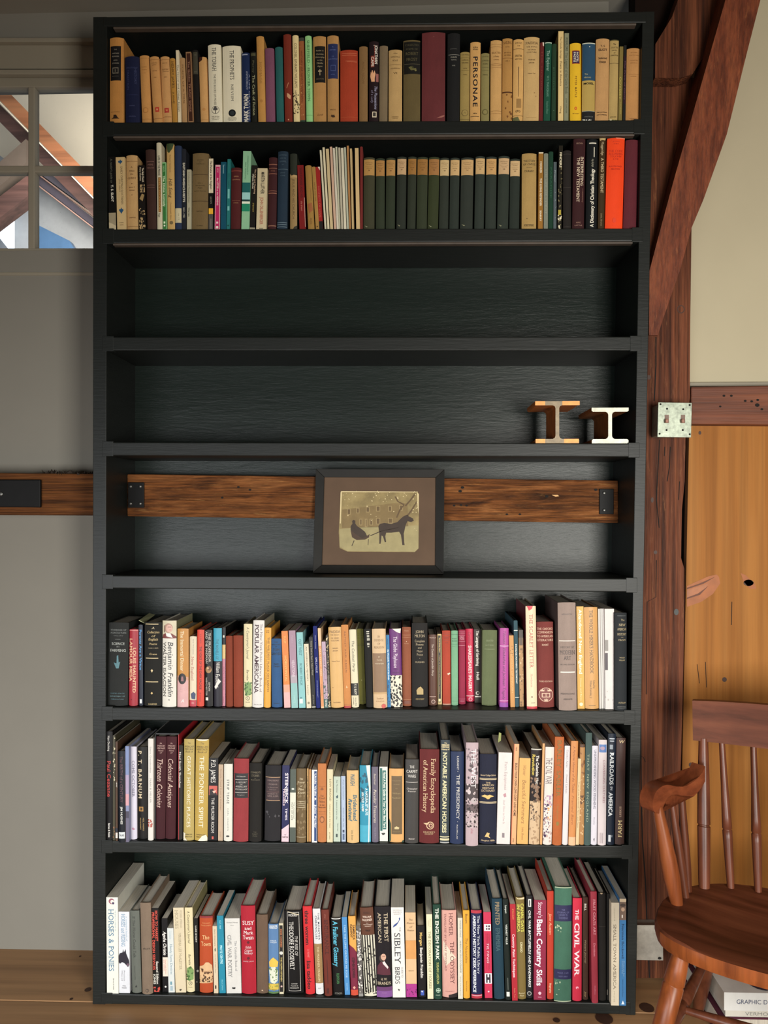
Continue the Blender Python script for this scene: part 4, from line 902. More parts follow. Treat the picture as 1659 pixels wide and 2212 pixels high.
PAM = [(1045, 1062, 985, 1010, 230), (1075, 1098, 1017, 1045, 198), (1105, 1140, 1055, 1090, 215), (1150, 1175, 1098, 1130, 192), (1180, 1203, 1133, 1158, 205),
       (1206, 1226, 1162, 1187, 193), (1230, 1252, 1193, 1220, 200), (1258, 1290, 1225, 1252, 205), (1294, 1315, 1258, 1282, 197), (1320, 1344, 1290, 1315, 180), (1350, 1372, 1325, 1350, 212)]
PC = ['b4b09a', 'b8b096', 'b0a07c', 'b09480', 'b6b0a0', 'a8a894', 'a09a88', 'bab4a0', '9ca090', '9c7448', 'a8946c']
PN = ['first', 'second', 'third', 'fourth', 'fifth', 'sixth', 'seventh', 'eighth', 'ninth', 'tenth', 'eleventh']
for q, (a, b_, c, d_, e) in enumerate(PAM):
    B(a, b_, c, d_, e, PC[q], '%s from left of the thin pale booklets' % PN[q], 'm', dep=0.15)
B(1400, 1438, 1378, 1425, 207, 'b49e74', 'creased pale tan booklet beside the narrow red book', 'm', dep=0.15)
B(1441, 1470, 1438, 1472, 190, '6a2420', 'narrow plain red book left of the green set', d=())
LABC = ['9c7a44', '96703c', '9c7844', 'a88c68', '8a642e', '8a6430', '90683a', 'b09a70', 'b09468', 'ac8e62', 'b09468', 'b08c5a', 'b09470', 'b49a72']
SETG = ['3a3a28', '2c3424', '2b3324', '262c24', '2a3024', '2f3624', '31381f', '2a3028', '28302a', '2a302a', '2a322c', '2a322c', '2b332c', '262e28']
SETP = [(1475, 1602, 1480, 1605, 310)] + [(a + 1555, b_ + 1555, c + 1555, d_ + 1555, e) for a, b_, c, d_, e in
        [(60, 160, 60, 163, 320), (170, 275, 178, 282, 315), (292, 395, 300, 408, 303), (412, 505, 422, 520, 302), (518, 632, 525, 648, 306), (640, 758, 655, 778, 306), (768, 875, 782, 888, 315),
         (885, 990, 897, 1003, 315), (1005, 1145, 1018, 1162, 312), (1165, 1272, 1180, 1287, 297), (1290, 1405, 1297, 1420, 302), (1420, 1545, 1438, 1562, 295), (1558, 1668, 1567, 1680, 325)]]
ON = ['first', 'second', 'third', 'fourth', 'fifth', 'sixth', 'seventh', 'eighth', 'ninth', 'tenth', 'eleventh', 'twelfth', 'thirteenth', 'last']
for q, (a, b_, c, d_, e) in enumerate(SETP):
    B(a, b_, c, d_, e, SETG[q], '%s of the green set with tan labels' % ON[q], 'h',
      d=(R(LABC[q], .03, .245, .02, .98), H('DRAMATIC', '5a3c1c', .075, .7, .011, 's'), H('WORKS', '5a3c1c', .1, .5, .011, 's'), R('5a3c1c', .125, .127, .15, .85), H('VOLUME', '5a3c1c', .15, .5, .01, 's'), H(['I', 'II', 'III', 'IV', 'V', 'VI', 'VII', 'VIII', 'IX', 'X', 'XI', 'XII', 'XIII', 'XIV'][q], '5a3c1c', .18, .2, .016, 's')) + ((G('7a7a60', [(.1, .93), (.4, .95), (.3, .96)]),) if q % 3 == 0 else ()), dep=0.13)
tile(2, 1100, 280)
B(140, 305, 145, 308, 265, '9c8250', 'broad tan book with dark title words', d=(H('THE STORY', '2a2014', .1, .8, .026, 's'), H('OF CIVILIZ', '2a2014', .145, .85, .024, 's'), R('3a2c1c', .185, .188, .3, .7), H('DURANT', '2a2014', .235, .65, .024, 's'), E('4a3824', .35, .86, .03), R('3a2c18', .935, .94, .15, .85), H('PUBLISHERS', '3a2c18', .955, .7, .014)))
B(325, 375, 328, 385, 255, '8a6428', 'slim ochre paperback with white lettering', 'p', d=(T('HOOKER', 'd8ccb0', .5, .12, .27, .4, 'b'), T('THE LIVING REMINDER', 'd8ccb0', .5, .34, .7, .4, 'b'), T('SEABURY', 'd8ccb0', .5, .76, .9, .35, 'b'), R('c8c0a8', 0, .015)))
B(385, 435, 388, 437, 265, '74786c', 'slim plain grey book', d=(T('THE LIFE OF CHRIST', '8a8e80', .5, .2, .8, .3),))
B(440, 490, 440, 497, 245, '143a2a', 'slim dark green book beside the grey one', d=(T('PARADISE', '2a5a44', .5, .2, .6, .3),))
B(493, 530, 497, 532, 362, '4c565a', 'thin short slate grey booklet', 'p', d=(T('Prayer', 'a0a8a8', .5, .12, .3, .3), S('8a9494', .4, .9, 8, .12)))
B(535, 590, 560, 598, 178, '1e1a10', 'narrow black book with mottled cream pattern', 'p', d=(S('6a6244', .2, .98, 40, .16), T('FINDERS', 'd0c8ac', .5, .08, .26, .5, 'b'), R('9a8c2c', .76, .82, .1, .8), S('c8c0a4', .82, 1, 12, .2)))
B(605, 695, 605, 695, 232, '1f1a17', 'plain black brown book beside the maroon one', d=(R('3a342e', .045, .05), R('3a342e', .465, .47), R('3a342e', .96, .965)))
B(708, 840, 722, 858, 98, '351518', 'tall dark maroon book with white vertical capitals', d=(T('INTERPRETING', 'cdbca4', .74, .2, .52, .24, 's'), T('THE NEW TESTAMENT', 'cdbca4', .42, .21, .7, .24, 's'), T('a commentary', '8a6a5c', .82, .55, .7, .1), H('BROWN', '9a7c6c', .055, .55, .016), H('NYC', '9a7c6c', .925, .4, .014), H('LITTLE', '9a7c6c', .955, .65, .012)))
B(862, 980, 868, 1000, 105, '14181a', 'black jacketed book with upward white lettering', 'j', d=(U('A Dictionary of Christian Theology', 'd8d4c4', .52, .33, .97, .3, 'b'), R('c8c4b4', .04, .052, .2, .85), U('edited by Alan', '9a9888', .5, .22, .31, .2), R('b8b4a4', .09, .2, .62, .7)))
B(993, 1065, 1010, 1085, 95, '3c2e1a', 'slim brown jacketed book with cream lettering', 'j', d=(G('a89468', [(0, 0), (1, 0), (.9, .025), (.4, .02), (.1, .03)]), T('Muggeridge', 'b8a888', .5, .04, .19, .35, 's'), T('A THIRD TESTAMENT', 'c4b490', .5, .22, .6, .42, 's'), T('Little, Brown', '8a7a5c', .5, .82, .96, .25)))
B(1078, 1268, 1098, 1302, 92, 'e0470f', 'wide bright orange jacketed book', 'j', d=(H('A STUDY', 'a02c14', .04, .4, .013), H('GUIDE', 'a02c14', .065, .3, .013), H('THE CODE', 'a42c12', .145, .8, .024, 's'), H('ACCORDING', 'a42c12', .175, .8, .022, 's'), H('TO JOHN', 'a42c12', .205, .65, .02, 's'), H('I-XII', 'a42c12', .235, .3, .016, 's'), H('RAYMOND', 'a42c12', .315, .75, .016, 's'), H('BROWN', 'a42c12', .345, .5, .016, 's'), E('c43a12', .5, .91, .1, 1.5), R('c43a12', .965, .969, .4, .65), G('f08868', [(.45, 0), (1, 0), (1, .012), (.5, .012)])))
B(1275, 1428, 1308, 1455, 112, '58202a', 'plain maroon cloth book at the right end', d=())

tile(6, 200, 1280)
B(168, 385, 172, 405, 335, '2a2c2a', 'wide black book with silver corn emblem', d=(H('YEARBOOK OF', '7a7e7a', .09, .8, .018, 's'), H('AGRICULTURE', '7a7e7a', .125, .8, .018, 's'), H('1943-1947', '6a6e6a', .16, .5, .012, 's'), R('8a8e88', .2, .203, .35, .62), H('SCIENCE', 'b4b8b0', .255, .65, .03, 's'), H('IN', 'a0a49c', .292, .15, .012, 's'), H('FARMING', 'b4b8b0', .335, .8, .03, 's'), G('4a7c84', [(.45, .4), (.52, .39), (.55, .48), (.62, .47), (.55, .55), (.42, .55), (.3, .48), (.44, .49)]), H('UNITED STATES', '5a8088', .85, .7, .012), H('DEPARTMENT OF', '6a8c90', .885, .75, .012), H('AGRICULTURE', '5a8088', .92, .65, .012)), yb=1272)
B(402, 503, 412, 508, 410, 'a82c3a', 'crimson jacketed book with outlined capitals', 'j', d=(T('LOUIS HAUNTED', 'e0b48c', .62, .24, .83, .32, 'b'), T('LAMOUR MESA', 'e0b48c', .2, .12, .68, .32, 'b'), R('d88c84', .01, .02), E('5a1a1e', .3, .92, .06)), yb=1272)
B(518, 568, 515, 560, 360, '141f33', 'narrow navy book with bright blue lettering', 'j', d=(T('Parents Are a Virtue', '4a9ad0', .45, .06, .56, .5, 'b'), R('e0e0d8', .92, .97, .2, .7)), yb=1270)
B(578, 770, 575, 780, 330, '201f1a', 'wide black cloth book with gilt rules and lettering', d=(R('cdb888', .02, .03, .06, .8), H('A', 'c8b890', .07, .15, .025, 'is'), H('Collection', 'c8b078', .12, .7, .028, 'is'), H('of', 'c8b078', .165, .2, .024, 'is'), H('English', 'c8b078', .205, .55, .028, 'is'), H('Poems', 'c8b078', .26, .45, .024, 'is'), H('1660-1800', 'a09070', .31, .6, .014), H('Crane', 'c8b078', .38, .45, .022, 'is'), R('cdb888', .425, .435, .08, .8), G('cdb888', [(.45, .56), (.52, .575), (.45, .6), (.38, .575)]), R('cdb888', .705, .715, .08, .8), G('cdb070', [(.45, .83), (.52, .845), (.45, .86), (.38, .845)]), H('HARPER', 'c8b078', .975, .5, .018)), yb=1275)
B(778, 933, 778, 938, 315, 'd8d4c8', 'white jacketed book with portrait of a balding man', 'j', d=(R('c9c0a4', 0, .205), G('7c3a34', [(0, .205), (.05, .16), (.3, .14), (.7, .15), (1, .185), (1, .205)]), G('e0dcd4', [(.25, .14), (.6, .15), (.75, .2), (.3, .18)]), E('b08c78', .45, .085, .3, 1.15), G('8a7060', [(.12, .06), (.2, .05), (.2, .14), (.1, .13)]), E('d2a898', .5, .09, .24, 1.1), R('6a4a40', .07, .075, .4, .65), R('a06a5c', .105, .11, .5, .66), T('Benjamin Franklin', '2c2a2c', .6, .24, .88, .36, 'i'), T('WALTER ISAACSON', '3a3634', .17, .25, .88, .2, 's'), H('4', '4a4844', .915, .1, .02)), yb=1285)
B(945, 1070, 945, 1072, 403, 'c08a3c', 'gold and pink jacketed book with black oval', 'j', d=(T('The Immortal Dinner', 'e8dcb8', .45, .03, .54, .32, 's'), R('cfa2a0', .63, 1), G('c8967c', [(0, .6), (1, .62), (1, .66), (0, .66)]), E('1c1414', .46, .64, .36, 1.35), G('9a6a6c', [(.4, .61), (.55, .61), (.6, .67), (.35, .67)]), H('PENELOPE', 'dcb8b4', .745, .75, .014), H('HUGHES', 'dcb8b4', .775, .65, .014), H('HALLETT', 'dcb8b4', .805, .75, .014), H('A', 'e8e0dc', .92, .3, .04, 'i')), yb=1285)
B(1085, 1160, 1085, 1165, 490, 'd6cab0', 'short cream book with red foot and blue bird', 'j', d=(T('New England', 'b06a5c', .45, .29, .63, .36, 's'), T('Sarah Orne Jewett', '8a8074', .55, .04, .26, .18), G('3a4a6c', [(.2, .82), (.6, .79), (.9, .82), (.85, .9), (.3, .89)]), R('b83448', .91, 1), H('VIKING', 'e0b0a8', .95, .4, .03)), yb=1278)
B(1168, 1245, 1170, 1250, 415, 'd2452c', 'bright red orange slim jacketed book', 'j', d=(T('THE VOICE OF THE DARK FACADE', '5a1c14', .5, .22, .78, .3, 'b'), T('E. S. CURTIS', '7a2a1c', .5, .06, .18, .2), T('Brentano', '7a2a1c', .5, .82, .94, .2)), yb=1278)
B(1258, 1345, 1250, 1340, 418, '12110f', 'black jacketed book with small bearded face', 'j', d=(T('THE PROFESSOR', 'd4d0c4', .66, .04, .42, .26, 's'), T('AND THE MADMAN', 'd4d0c4', .25, .02, .44, .26, 's'), E('a07a44', .5, .52, .4, 1.1), E('6a4824', .6, .5, .25, 1.2), E('c8a880', .42, .5, .14, 1), T('SIMON', 'c8c4b8', .6, .68, .8, .2, 's'), T('WINCHESTER', 'c8c4b8', .22, .62, .86, .2, 's'), R('d8d4c8', .88, .92, .1, .45)), yb=1278)
B(1355, 1447, 1350, 1447, 400, '26222e', 'dark book with cyan top and white signature', 'j', d=(R('279cb4', .0, .42), T('THE NOVELS OF', '0f4c5c', .45, .14, .4, .3, ''), G('d8d4cc', [(.1, .75), (.35, .7), (.6, .64), (.9, .68), (.6, .72), (.3, .78)]), T('William F', 'd8d4cc', .55, .43, .6, .45, 'i'), T('Faulkner', 'd8d4cc', .5, .58, .75, .5, 'i')), yb=1280)
B(1450, 1488, 1450, 1492, 390, '1a1816', 'thin book with black, cream and pink spine', 'p', d=(R('d0b070', .22, .4), R('c07a8c', .4, 1), R('c8c4b8', .1, .13, .2, .7), T('POETRY AND PROSE', '96586a', .5, .5, .8, .3), T('press', '96586a', .5, .88, .96, .3)), yb=1272)
B(1495, 1570, 1490, 1568, 485, '8a3e22', 'left of two plain rust brown books', 'h', yb=1282)
B(1577, 1682, 1572, 1680, 480, '8f4024', 'right of two plain rust brown books', 'h', yb=1284)
tile(6, 500, 1280)
def JOURNAL(): return (T("A Countryman's Journal", '4a3c24', .5, .04, .42, .3, 'i'), T('Barrette', '4a3c24', .5, .55, .68, .28, 'i'), G('7a9a58', [(.1, .72), (.6, .69), (.95, .74), (.9, .85), (.3, .87), (.1, .8)]), S('4a6a38', .7, .86, 16, .12), E('3a3024', .5, .895, .24), E('d8cca4', .5, .895, .19), H('A', '3a3024', .895, .2, .03), H('Down East', '5a5040', .94, .5, .01))
B(138, 228, 132, 235, 350, 'd8cca4', 'cream jacketed book with green landscape foot', 'j', d=JOURNAL(), yb=1285)
B(235, 352, 238, 372, 310, 'd6d2cc', 'white jacketed book with large brown capitals', 'j', d=(T('POPULAR AMERICANA', '4c2c34', .35, .05, .83, .36, 'bs'), T('The New York Public Library Book of', '6a5458', .75, .04, .82, .18, 's'), H('MACMILLAN', '8a8480', .965, .7, .012)), yb=1292)
B(362, 437, 368, 445, 392, 'dca32c', 'yellow jacketed book with vertical capitals', 'j', d=(T('THE WILDEST PLACE ON EARTH', '5a4018', .62, .12, .8, .26, 's'), T('Italian Gardens and the Invention of Wilderness', '7a5820', .3, .16, .72, .13), H('JOHN', '7a5820', .04, .4, .012), H('MITCHELL', '7a5820', .06, .5, .012)), yb=1292)
B(445, 572, 445, 553, 515, '37608c', 'medium blue cloth book with black lettering', d=(H('THE', '14202e', .055, .35, .018, 's'), H('ADVENTURES', '14202e', .09, .85, .018, 's'), H('OF', '14202e', .118, .2, .016, 's'), H('TOM', '14202e', .165, .65, .04, 's'), H('SAWYER', '14202e', .222, .9, .036, 's'), H('MARK', '14202e', .37, .5, .02, 's'), H('TWAIN', '14202e', .405, .6, .022, 's'), H('HARPER', '20344a', .94, .55, .012)), yb=1290)
B(590, 662, 558, 630, 430, 'd88434', 'orange paperback fading to pink at foot', 'p', d=(R('dc9c80', .7, .8), R('d8a8a4', .8, 1), T('HORIZONTAL', 'e8b060', .5, .32, .66, .35, 'b'), T('TULIP', 'e8a850', .5, .06, .16, .3, 'b')), yb=1292)
B(672, 748, 640, 715, 425, 'a58898', 'lilac paperback fading to aqua at foot', 'p', d=(R('a89ca4', .58, .68), R('86b4b0', .68, 1), T('VERATONE', 'cab8c0', .5, .38, .6, .4, 'b'), T('PERILS', 'b8a0ac', .5, .06, .16, .25), T('HARTE', 'a0ccc4', .5, .84, .94, .3)), yb=1295)
B(758, 830, 725, 800, 445, '86bcbc', 'aqua paperback with white square at foot', 'p', d=(T('OUT WEST', '3a6c70', .5, .09, .31, .4, 's'), T('ROBERT FINCH', '3a6c70', .5, .41, .7, .32, 's'), R('d8dcd0', .88, .94, .12, .62), R('4a8088', .86, .875, .2, .5)), yb=1295)
B(840, 895, 810, 862, 575, 'd2c8ae', 'short narrow cream paperback', 'p', d=(T('AN AMERICAN MEMORY', '5a5240', .5, .04, .58, .3), T('Larsen', '8a8268', .5, .64, .8, .25), E('8a8268', .5, .92, .25)), yb=1297)
B(900, 945, 868, 910, 500, '242320', 'narrow black paperback with fine pale title', 'p', d=(T('Twenty Small to Read in Yellow Wood', 'b0a890', .55, .05, .54, .4, 's'), T('James Dow', '9a947c', .5, .82, .95, .25), R('c8c4b4', .985, 1)), yb=1290)
B(952, 992, 908, 960, 375, '1c2a74', 'narrow royal blue book with white capitals', 'h', d=(T('SPILLVILLE', 'c8c8d4', .5, .38, .57, .38, 's'), T('Heart Lesson', 'b0b4c8', .5, .11, .28, .25), T('ARTHUR RINEHART', '8a94c0', .5, .66, .87, .25)), yb=1297, dep=.2)
B(1002, 1037, 965, 1000, 400, 'd8b890', 'thin orange paperback with torn cream top', 'p', d=(R('d08c50', .22, .98, .1, .9), T('ALL THAT RED', 'e8d0a8', .5, .25, .6, .4), T('PRIDE', 'c06c3c', .5, .7, .85, .4)), yb=1297)
B(1040, 1083, 1008, 1055, 550, 'b8a0b0', 'thin lilac booklet with scribbled pattern', 'p', d=(S('4a3a4c', .1, .65, 10, .14), S('3c5a54', .65, .85, 26, .14), R('2c5a54', .86, 1), T('THE WILD', 'e8e4d8', .5, .87, .98, .35, 'b'), T('Under the Cover', '6a5468', .5, .2, .6, .25, 'i')), yb=1297)
B(1085, 1112, 1055, 1083, 480, '3a3428', 'very thin black and cream patterned paperback', 'p', d=(S('c8b890', .02, .3, 16, .25), S('b0a078', .3, .75, 26, .22), R('6a6458', .55, .8, .1, .9), S('c8bc98', .8, 1, 14, .25)), yb=1295)
B(1112, 1262, 1085, 1222, 385, 'd0a868', 'broad tan book with brown title lines', 'j', d=(H('PAIDEIA', '6a4a24', .06, .85, .03, 's'), H('THE IDEALS', '7a5a30', .1, .7, .016, 's'), H('OF GREEK', '7a5a30', .14, .65, .016, 's'), H('CULTURE', '7a5a30', .17, .65, .016, 's'), H('WERNER', '7a5a30', .265, .45, .014), H('JAEGER', '7a5a30', .295, .4, .014), H('Volume Three', '7a5a30', .425, .65, .012), E('8a6430', .2, .75, .03), H('BLACKWELL', '7a5a30', .935, .6, .012)), yb=1295)
B(1265, 1338, 1222, 1310, 360, 'cc8c4c', 'orange tan book with small spaced capitals', 'h', d=(T('BAPTIST AND GREEN', '6a3c18', .5, .08, .58, .2, 'w'), G('e0c090', [(.45, .73), (.6, .76), (.4, .76)]), R('b03c34', .975, 1), R('a86c34', .955, .96)), yb=1295)
B(1348, 1428, 1315, 1395, 412, 'd4ccae', 'cream jacketed book with black band low down', 'j', d=(T('The Cocktail Party', '2c2a24', .5, .14, .54, .34, 'i'), R('14130f', .69, .845), T('T. S. ELIOT', 'dcd8c4', .6, .7, .835, .26, 'b'), T('Harcourt Brace', '4a4638', .62, .87, .98, .16, 'i'), T('and Company', '4a4638', .3, .87, .96, .16, 'i')), yb=1292)
B(1432, 1502, 1395, 1480, 405, '7c7a38', 'olive green cloth book set back on the shelf', d=(R('5a5828', .06, .064), R('5a5828', .09, .094), R('5a5828', .12, .124), R('5a5828', .2, .204), R('5a5828', .22, .224), E('c8c090', .5, .68, .06), R('5a5828', .95, .955)), yb=1255)
B(1510, 1590, 1480, 1562, 405, '20201e', 'black cloth book with two silver stamped blocks', d=(R('c8c4b4', .03, .045, .35, .75), R('a8a494', .055, .07, .35, .75), R('a8a494', .08, .11, .4, .75), R('a8a494', .12, .15, .4, .8), R('a8a494', .18, .21, .4, .75), R('a8a494', .22, .235, .45, .7)), yb=1290)
tile(6, 800, 1280)
B(45, 180, 5, 180, 405, 'cdb088', 'wide tan jacketed book with brown middle band', 'j', d=(R('8a6c4c', .31, .8, .02, 1), H('IN', '96784c', .1, .2, .026, 's'), H('DEFENSE', '96784c', .145, .7, .028, 's'), H('OF', '96784c', .19, .2, .024, 's'), H('REASON', '96784c', .235, .75, .028, 's'), H('BY', 'd8c8a8', .355, .15, .014), H('YVOR', 'd8c8a8', .395, .4, .016), H('WINTERS', 'd8c8a8', .44, .65, .016), R('b89868', .8, .825), H('Swallow', 'b08c60', .88, .5, .018), H('PRESS', 'b08c60', .915, .6, .014), E('c05048', .75, .975, .16)), yb=1298)
B(190, 230, 175, 212, 475, '2c7cae', 'narrow bright blue paperback with white lettering', 'p', d=(T('the Wonderful World of Sea Shells', 'd8e4e8', .55, .2, .62, .45, 'b'), S('1c4a74', .62, .98, 16, .2), T('lewis', '104060', .5, .05, .13, .3)), yb=1288)
B(230, 358, 208, 345, 405, '6c2a74', 'purple jacketed book with black and white crowd', 'j', d=(T('The Globe Playhouse', 'e0d4dc', .5, .1, .5, .32, 's'), H('WILKIE', '3c1444', .515, .45, .014), H('ADAMS', '3c1444', .56, .6, .014), R('d8d0bc', .595, 1), S('1c1a18', .595, 1, 60, .1), G('e0d8c8', [(.25, 0), (.6, .04), (.95, .06), (1, .0)])), yb=1288)
B(362, 460, 352, 455, 385, '96593c', 'salmon brown cloth book with pale rules', d=(R('b8845c', .1, .104), R('b8845c', .13, .134), H('PRIME', 'b8845c', .05, .5, .016), E('e0c8a8', .5, .185, .04), H('PAPER', 'b8845c', .21, .5, .014), R('7a4028', .93, .97), R('b8845c', .915, .919)), yb=1275)
B(470, 642, 462, 642, 340, '272523', 'broad black cloth book with gilt lettering', d=(H('JOHN', 'b0a080', .105, .5, .03, 's'), H('MILTON', 'b0a080', .155, .65, .032, 's'), H('Complete', 'a89878', .215, .65, .028, 's'), H('Poems', 'a89878', .255, .5, .026, 's'), H('and', 'a89878', .295, .25, .022, 's'), H('Major', 'a89878', .335, .4, .024, 's'), H('Prose', 'a89878', .375, .4, .026, 's'), E('a89878', .5, .42, .02), H('HUGHES', 'a89878', .465, .6, .02, 's'), G('b09860', [(.3, .85), (.28, .8), (.4, .77), (.55, .755), (.72, .79), (.72, .85)]), H('ODYSSEY', 'b09860', .905, .55, .018, 's')), yb=1285)
B(655, 748, 648, 745, 470, '5c3826', 'brown jacketed book with fine white title', 'j', d=(H('FRANCE', 'c8b0a0', .045, .8, .016), T('The Country of Jourdain Percy', 'd0c0b0', .5, .13, .58, .22, 'i'), R('c8a898', .872, .878, .1, .85), E('c8a898', .55, .945, .24), E('5c3826', .55, .945, .18)), yb=1268)
B(755, 802, 750, 797, 465, 'd2bc84', 'narrow black and yellow paperback', 'p', d=(R('2c2416', .02, .97, .15, .8), T('Three Great Short', 'd8b870', .5, .05, .26, .3, 'b'), T('Tales of Poetry and Prose Letters', 'b08c50', .5, .3, .85, .3), R('e0d4a0', .92, .96, .2, .7)), yb=1255)
B(808, 905, 805, 898, 425, 'b4492f', 'coral red cloth book with faint rules', d=(R('8a3420', .03, .034), R('8a3420', .05, .054), R('8a3420', .08, .084), H('CLASSICS', '7a2c1c', .1, .7, .014), R('8a3420', .13, .134), H('OF THE', '7a2c1c', .165, .4, .012), G('e8c8b0', [(.55, .58), (.9, .565), (.95, .58), (.7, .6)]), R('d0a088', .985, 1)), yb=1260)
B(910, 983, 905, 980, 425, '7fb08c', 'mint green book with dark green lines', d=(R('3a6a4c', .05, .054), H('ROBERT', '3a6a4c', .11, .8, .014, 'b'), H('BROWNING', '3a6a4c', .14, .8, .013, 'b'), R('3a6a4c', .18, .183), R('3a6a4c', .21, .213, .1, .6), R('5a8a68', .94, .944)), yb=1268)
B(990, 1068, 988, 1062, 415, '9c2c4c', 'raspberry cloth book with pale rules', d=(R('d08898', .03, .034), R('d08898', .055, .059), R('d08898', .08, .084), H('LITERARY', 'e0a8b4', .1, .7, .014, 'b'), H('STUDIES', 'e0a8b4', .125, .7, .014, 'b'), R('d08898', .155, .159), R('d08898', .21, .214), R('c06c84', .925, .929), H('OXFORD', 'd898a8', .955, .7, .012)), yb=1255)
B(1075, 1168, 1065, 1155, 405, 'cd2350', 'hot pink jacketed book with white capitals', 'j', d=(T("SHAKESPEARE'S IMAGERY", 'ecd8d4', .5, .23, .86, .38, 'b'), T('Caroline', '8a1838', .5, .04, .2, .35, 'i'), R('e8d0d0', .915, .925), E('e8a0b0', .5, .965, .25), E('cd2350', .52, .965, .15)), yb=1225)
B(1170, 1242, 1158, 1240, 410, '33261f', 'dark brown paperback with white rounded lettering', 'p', d=(T('The Language of Gardening', 'e4dcd0', .52, .02, .5, .4, 'b'), T('Hull', 'e4dcd0', .52, .58, .69, .4, 'b'), E('c8c0b4', .45, .87, .28), E('33261f', .5, .87, .2), R('d0c8bc', .91, .925, .05, .95)), yb=1235)
B(1253, 1412, 1253, 1425, 420, '6a7450', 'broad plain sage green cloth book', d=(H('SELECTED', '8a946c', .14, .5, .02), H('LETTERS', '8a946c', .2, .6, .014), R('8a946c', .25, .254, .15, .85)), yb=1270)
B(1447, 1545, 1452, 1550, 398, 'b04c98', 'pink violet jacketed book with dark italic title', 'j', d=(T('Tillotson', '6a2460', .5, .03, .2, .3, 'i'), T('Elizabethan and Jacobean Tragedy', '5c2058', .5, .25, .9, .3, 'i'), R('e0b4d4', .222, .23), R('e0b4d4', .915, .921), R('9444a0', .94, 1)), yb=1288)
B(1570, 1620, 1552, 1605, 480, 'c8924c', 'narrow orange tan paperback', 'p', d=(T('SPECIMENS OF ENGLISH', 'e0b878', .5, .2, .8, .3), S('8a5c28', .02, .3, 10, .12)), yb=1288)
tile(6, 1080, 1280)
B(172, 212, 150, 200, 312, '3c5c66', 'tall narrow teal grey book with white title', 'h', d=(R('d8dcd4', .112, .12), T("INCREASE MATHER'S TESTIMONY", 'dcdcd0', .5, .27, .73, .36, 'b'), R('d8dcd4', .885, .892)), yb=1285, dep=.2)
B(218, 272, 210, 258, 420, 'b08858', 'narrow paperback with brown photograph spine', 'p', d=(R('3a2c20', .0, .1), R('5a4430', .1, .2, .1, .9), S('7a5830', .2, 1, 20, .2), S('d0b084', .3, .7, 10, .16)), yb=1280)
B(305, 417, 285, 405, 150, 'dacdac', 'tall cream jacketed book with red foot', 'j', d=(T('THE SCARLET LETTER', 'b8584c', .5, .08, .6, .34, 's'), T('Hawthorne', 'c09484', .5, .66, .79, .2, 's'), G('c83448', [(.1, 0), (.7, 0), (.6, .03), (.3, .045), (.2, .02)]), E('6a3c38', .5, .885, .06, 1.4), R('7a6c60', .94, .945, .4, .8), R('c02c3c', .978, 1)), yb=1305)
B(422, 612, 408, 598, 325, '7e3832', 'wide red brown cloth book with crown emblem', d=(H('THE OXFORD', 'dcb89c', .085, .95, .026, 's'), H('COMPANION', 'dcb89c', .125, .95, .026, 's'), H('TO AMERICAN', 'dcb89c', .17, .96, .026, 's'), H('LITERATURE', 'dcb89c', .215, .96, .026, 's'), H('HART', 'dcb89c', .27, .4, .022, 's'), H('THIRD EDITION', 'dcb89c', .695, .8, .016, 's'), E('dcb89c', .5, .85, .43), E('7e3832', .5, .85, .4), G('dcb89c', [(.2, .81), (.18, .785), (.25, .8), (.3, .78), (.35, .8), (.42, .785), (.4, .81)]), G('dcb89c', [(.6, .81), (.58, .785), (.65, .8), (.7, .78), (.75, .8), (.82, .785), (.8, .81)]), R('dcb89c', .83, .88, .25, .75), R('7e3832', .838, .872, .3, .48), R('7e3832', .838, .872, .52, .7), G('dcb89c', [(.4, .92), (.38, .895), (.45, .91), (.5, .89), (.55, .91), (.62, .895), (.6, .92)])), yb=1292)
B(665, 862, 645, 852, 110, '9c8a80', 'very wide greige linen book with silver bands', d=(H('ARNASON', '5a4c48', .11, .6, .014, 's'), R('ddd4c8', .352, .36, .05, .95), H('HISTORY OF', '4a3c3a', .415, .75, .016, 's'), H('MODERN', '4a3c3a', .463, .85, .038, 's'), H('ART', '4a3c3a', .515, .4, .036, 's'), H('SECOND EDITION', '5a4c48', .575, .8, .01, 's'), R('ddd4c8', .64, .65, .1, .92), H('PRENTICE-HALL', '5a4c48', .845, .8, .014, 's'), H('ABRAMS', '5a4c48', .895, .5, .014, 's')), yb=1325)
B(868, 952, 855, 935, 155, 'd6a848', 'tall golden paperback with white lettering', 'p', d=(T('Abandoned New England', 'f0e8d0', .5, .03, .66, .42, 'bs'), T('Houses and Barns', 'e8d8a8', .5, .7, .92, .2), E('e8d8b0', .5, .955, .25)), yb=1305)
B(960, 1108, 940, 1095, 162, 'cb9c5c', 'tall tan jacketed book with brown capitals', 'j', d=(T("THE WHOLE HIKER'S HANDBOOK", '5a4834', .5, .03, .65, .26, 's'), T('Edited by', '6a5640', .66, .72, .8, .16), T('William Kemsley Jr.', '6a5640', .42, .72, .9, .16), R('8a6c44', .965, .97, .25, .75)), yb=1308)
B(1113, 1136, 1098, 1120, 182, 'c6c2bc', 'first of four white magazines beside the tan handbook', 'm', yb=1305, dep=.2)
B(1138, 1158, 1122, 1141, 180, 'cfcac4', 'second of four white magazines beside the tan handbook', 'm', yb=1303, dep=.2)
B(1160, 1182, 1143, 1163, 180, 'c4c0bc', 'third of four white magazines beside the tan handbook', 'm', yb=1303, dep=.2)
B(1185, 1280, 1166, 1283, 182, 'd4ccc8', 'thick white magazine bundle with grey label patch', 'p', d=(R('8a8680', .31, .42, .0, .35), R('4a4048', .44, .61, .0, .3), S('b0aaa4', .78, .92, 4, .1)), yb=1310, dep=.2)
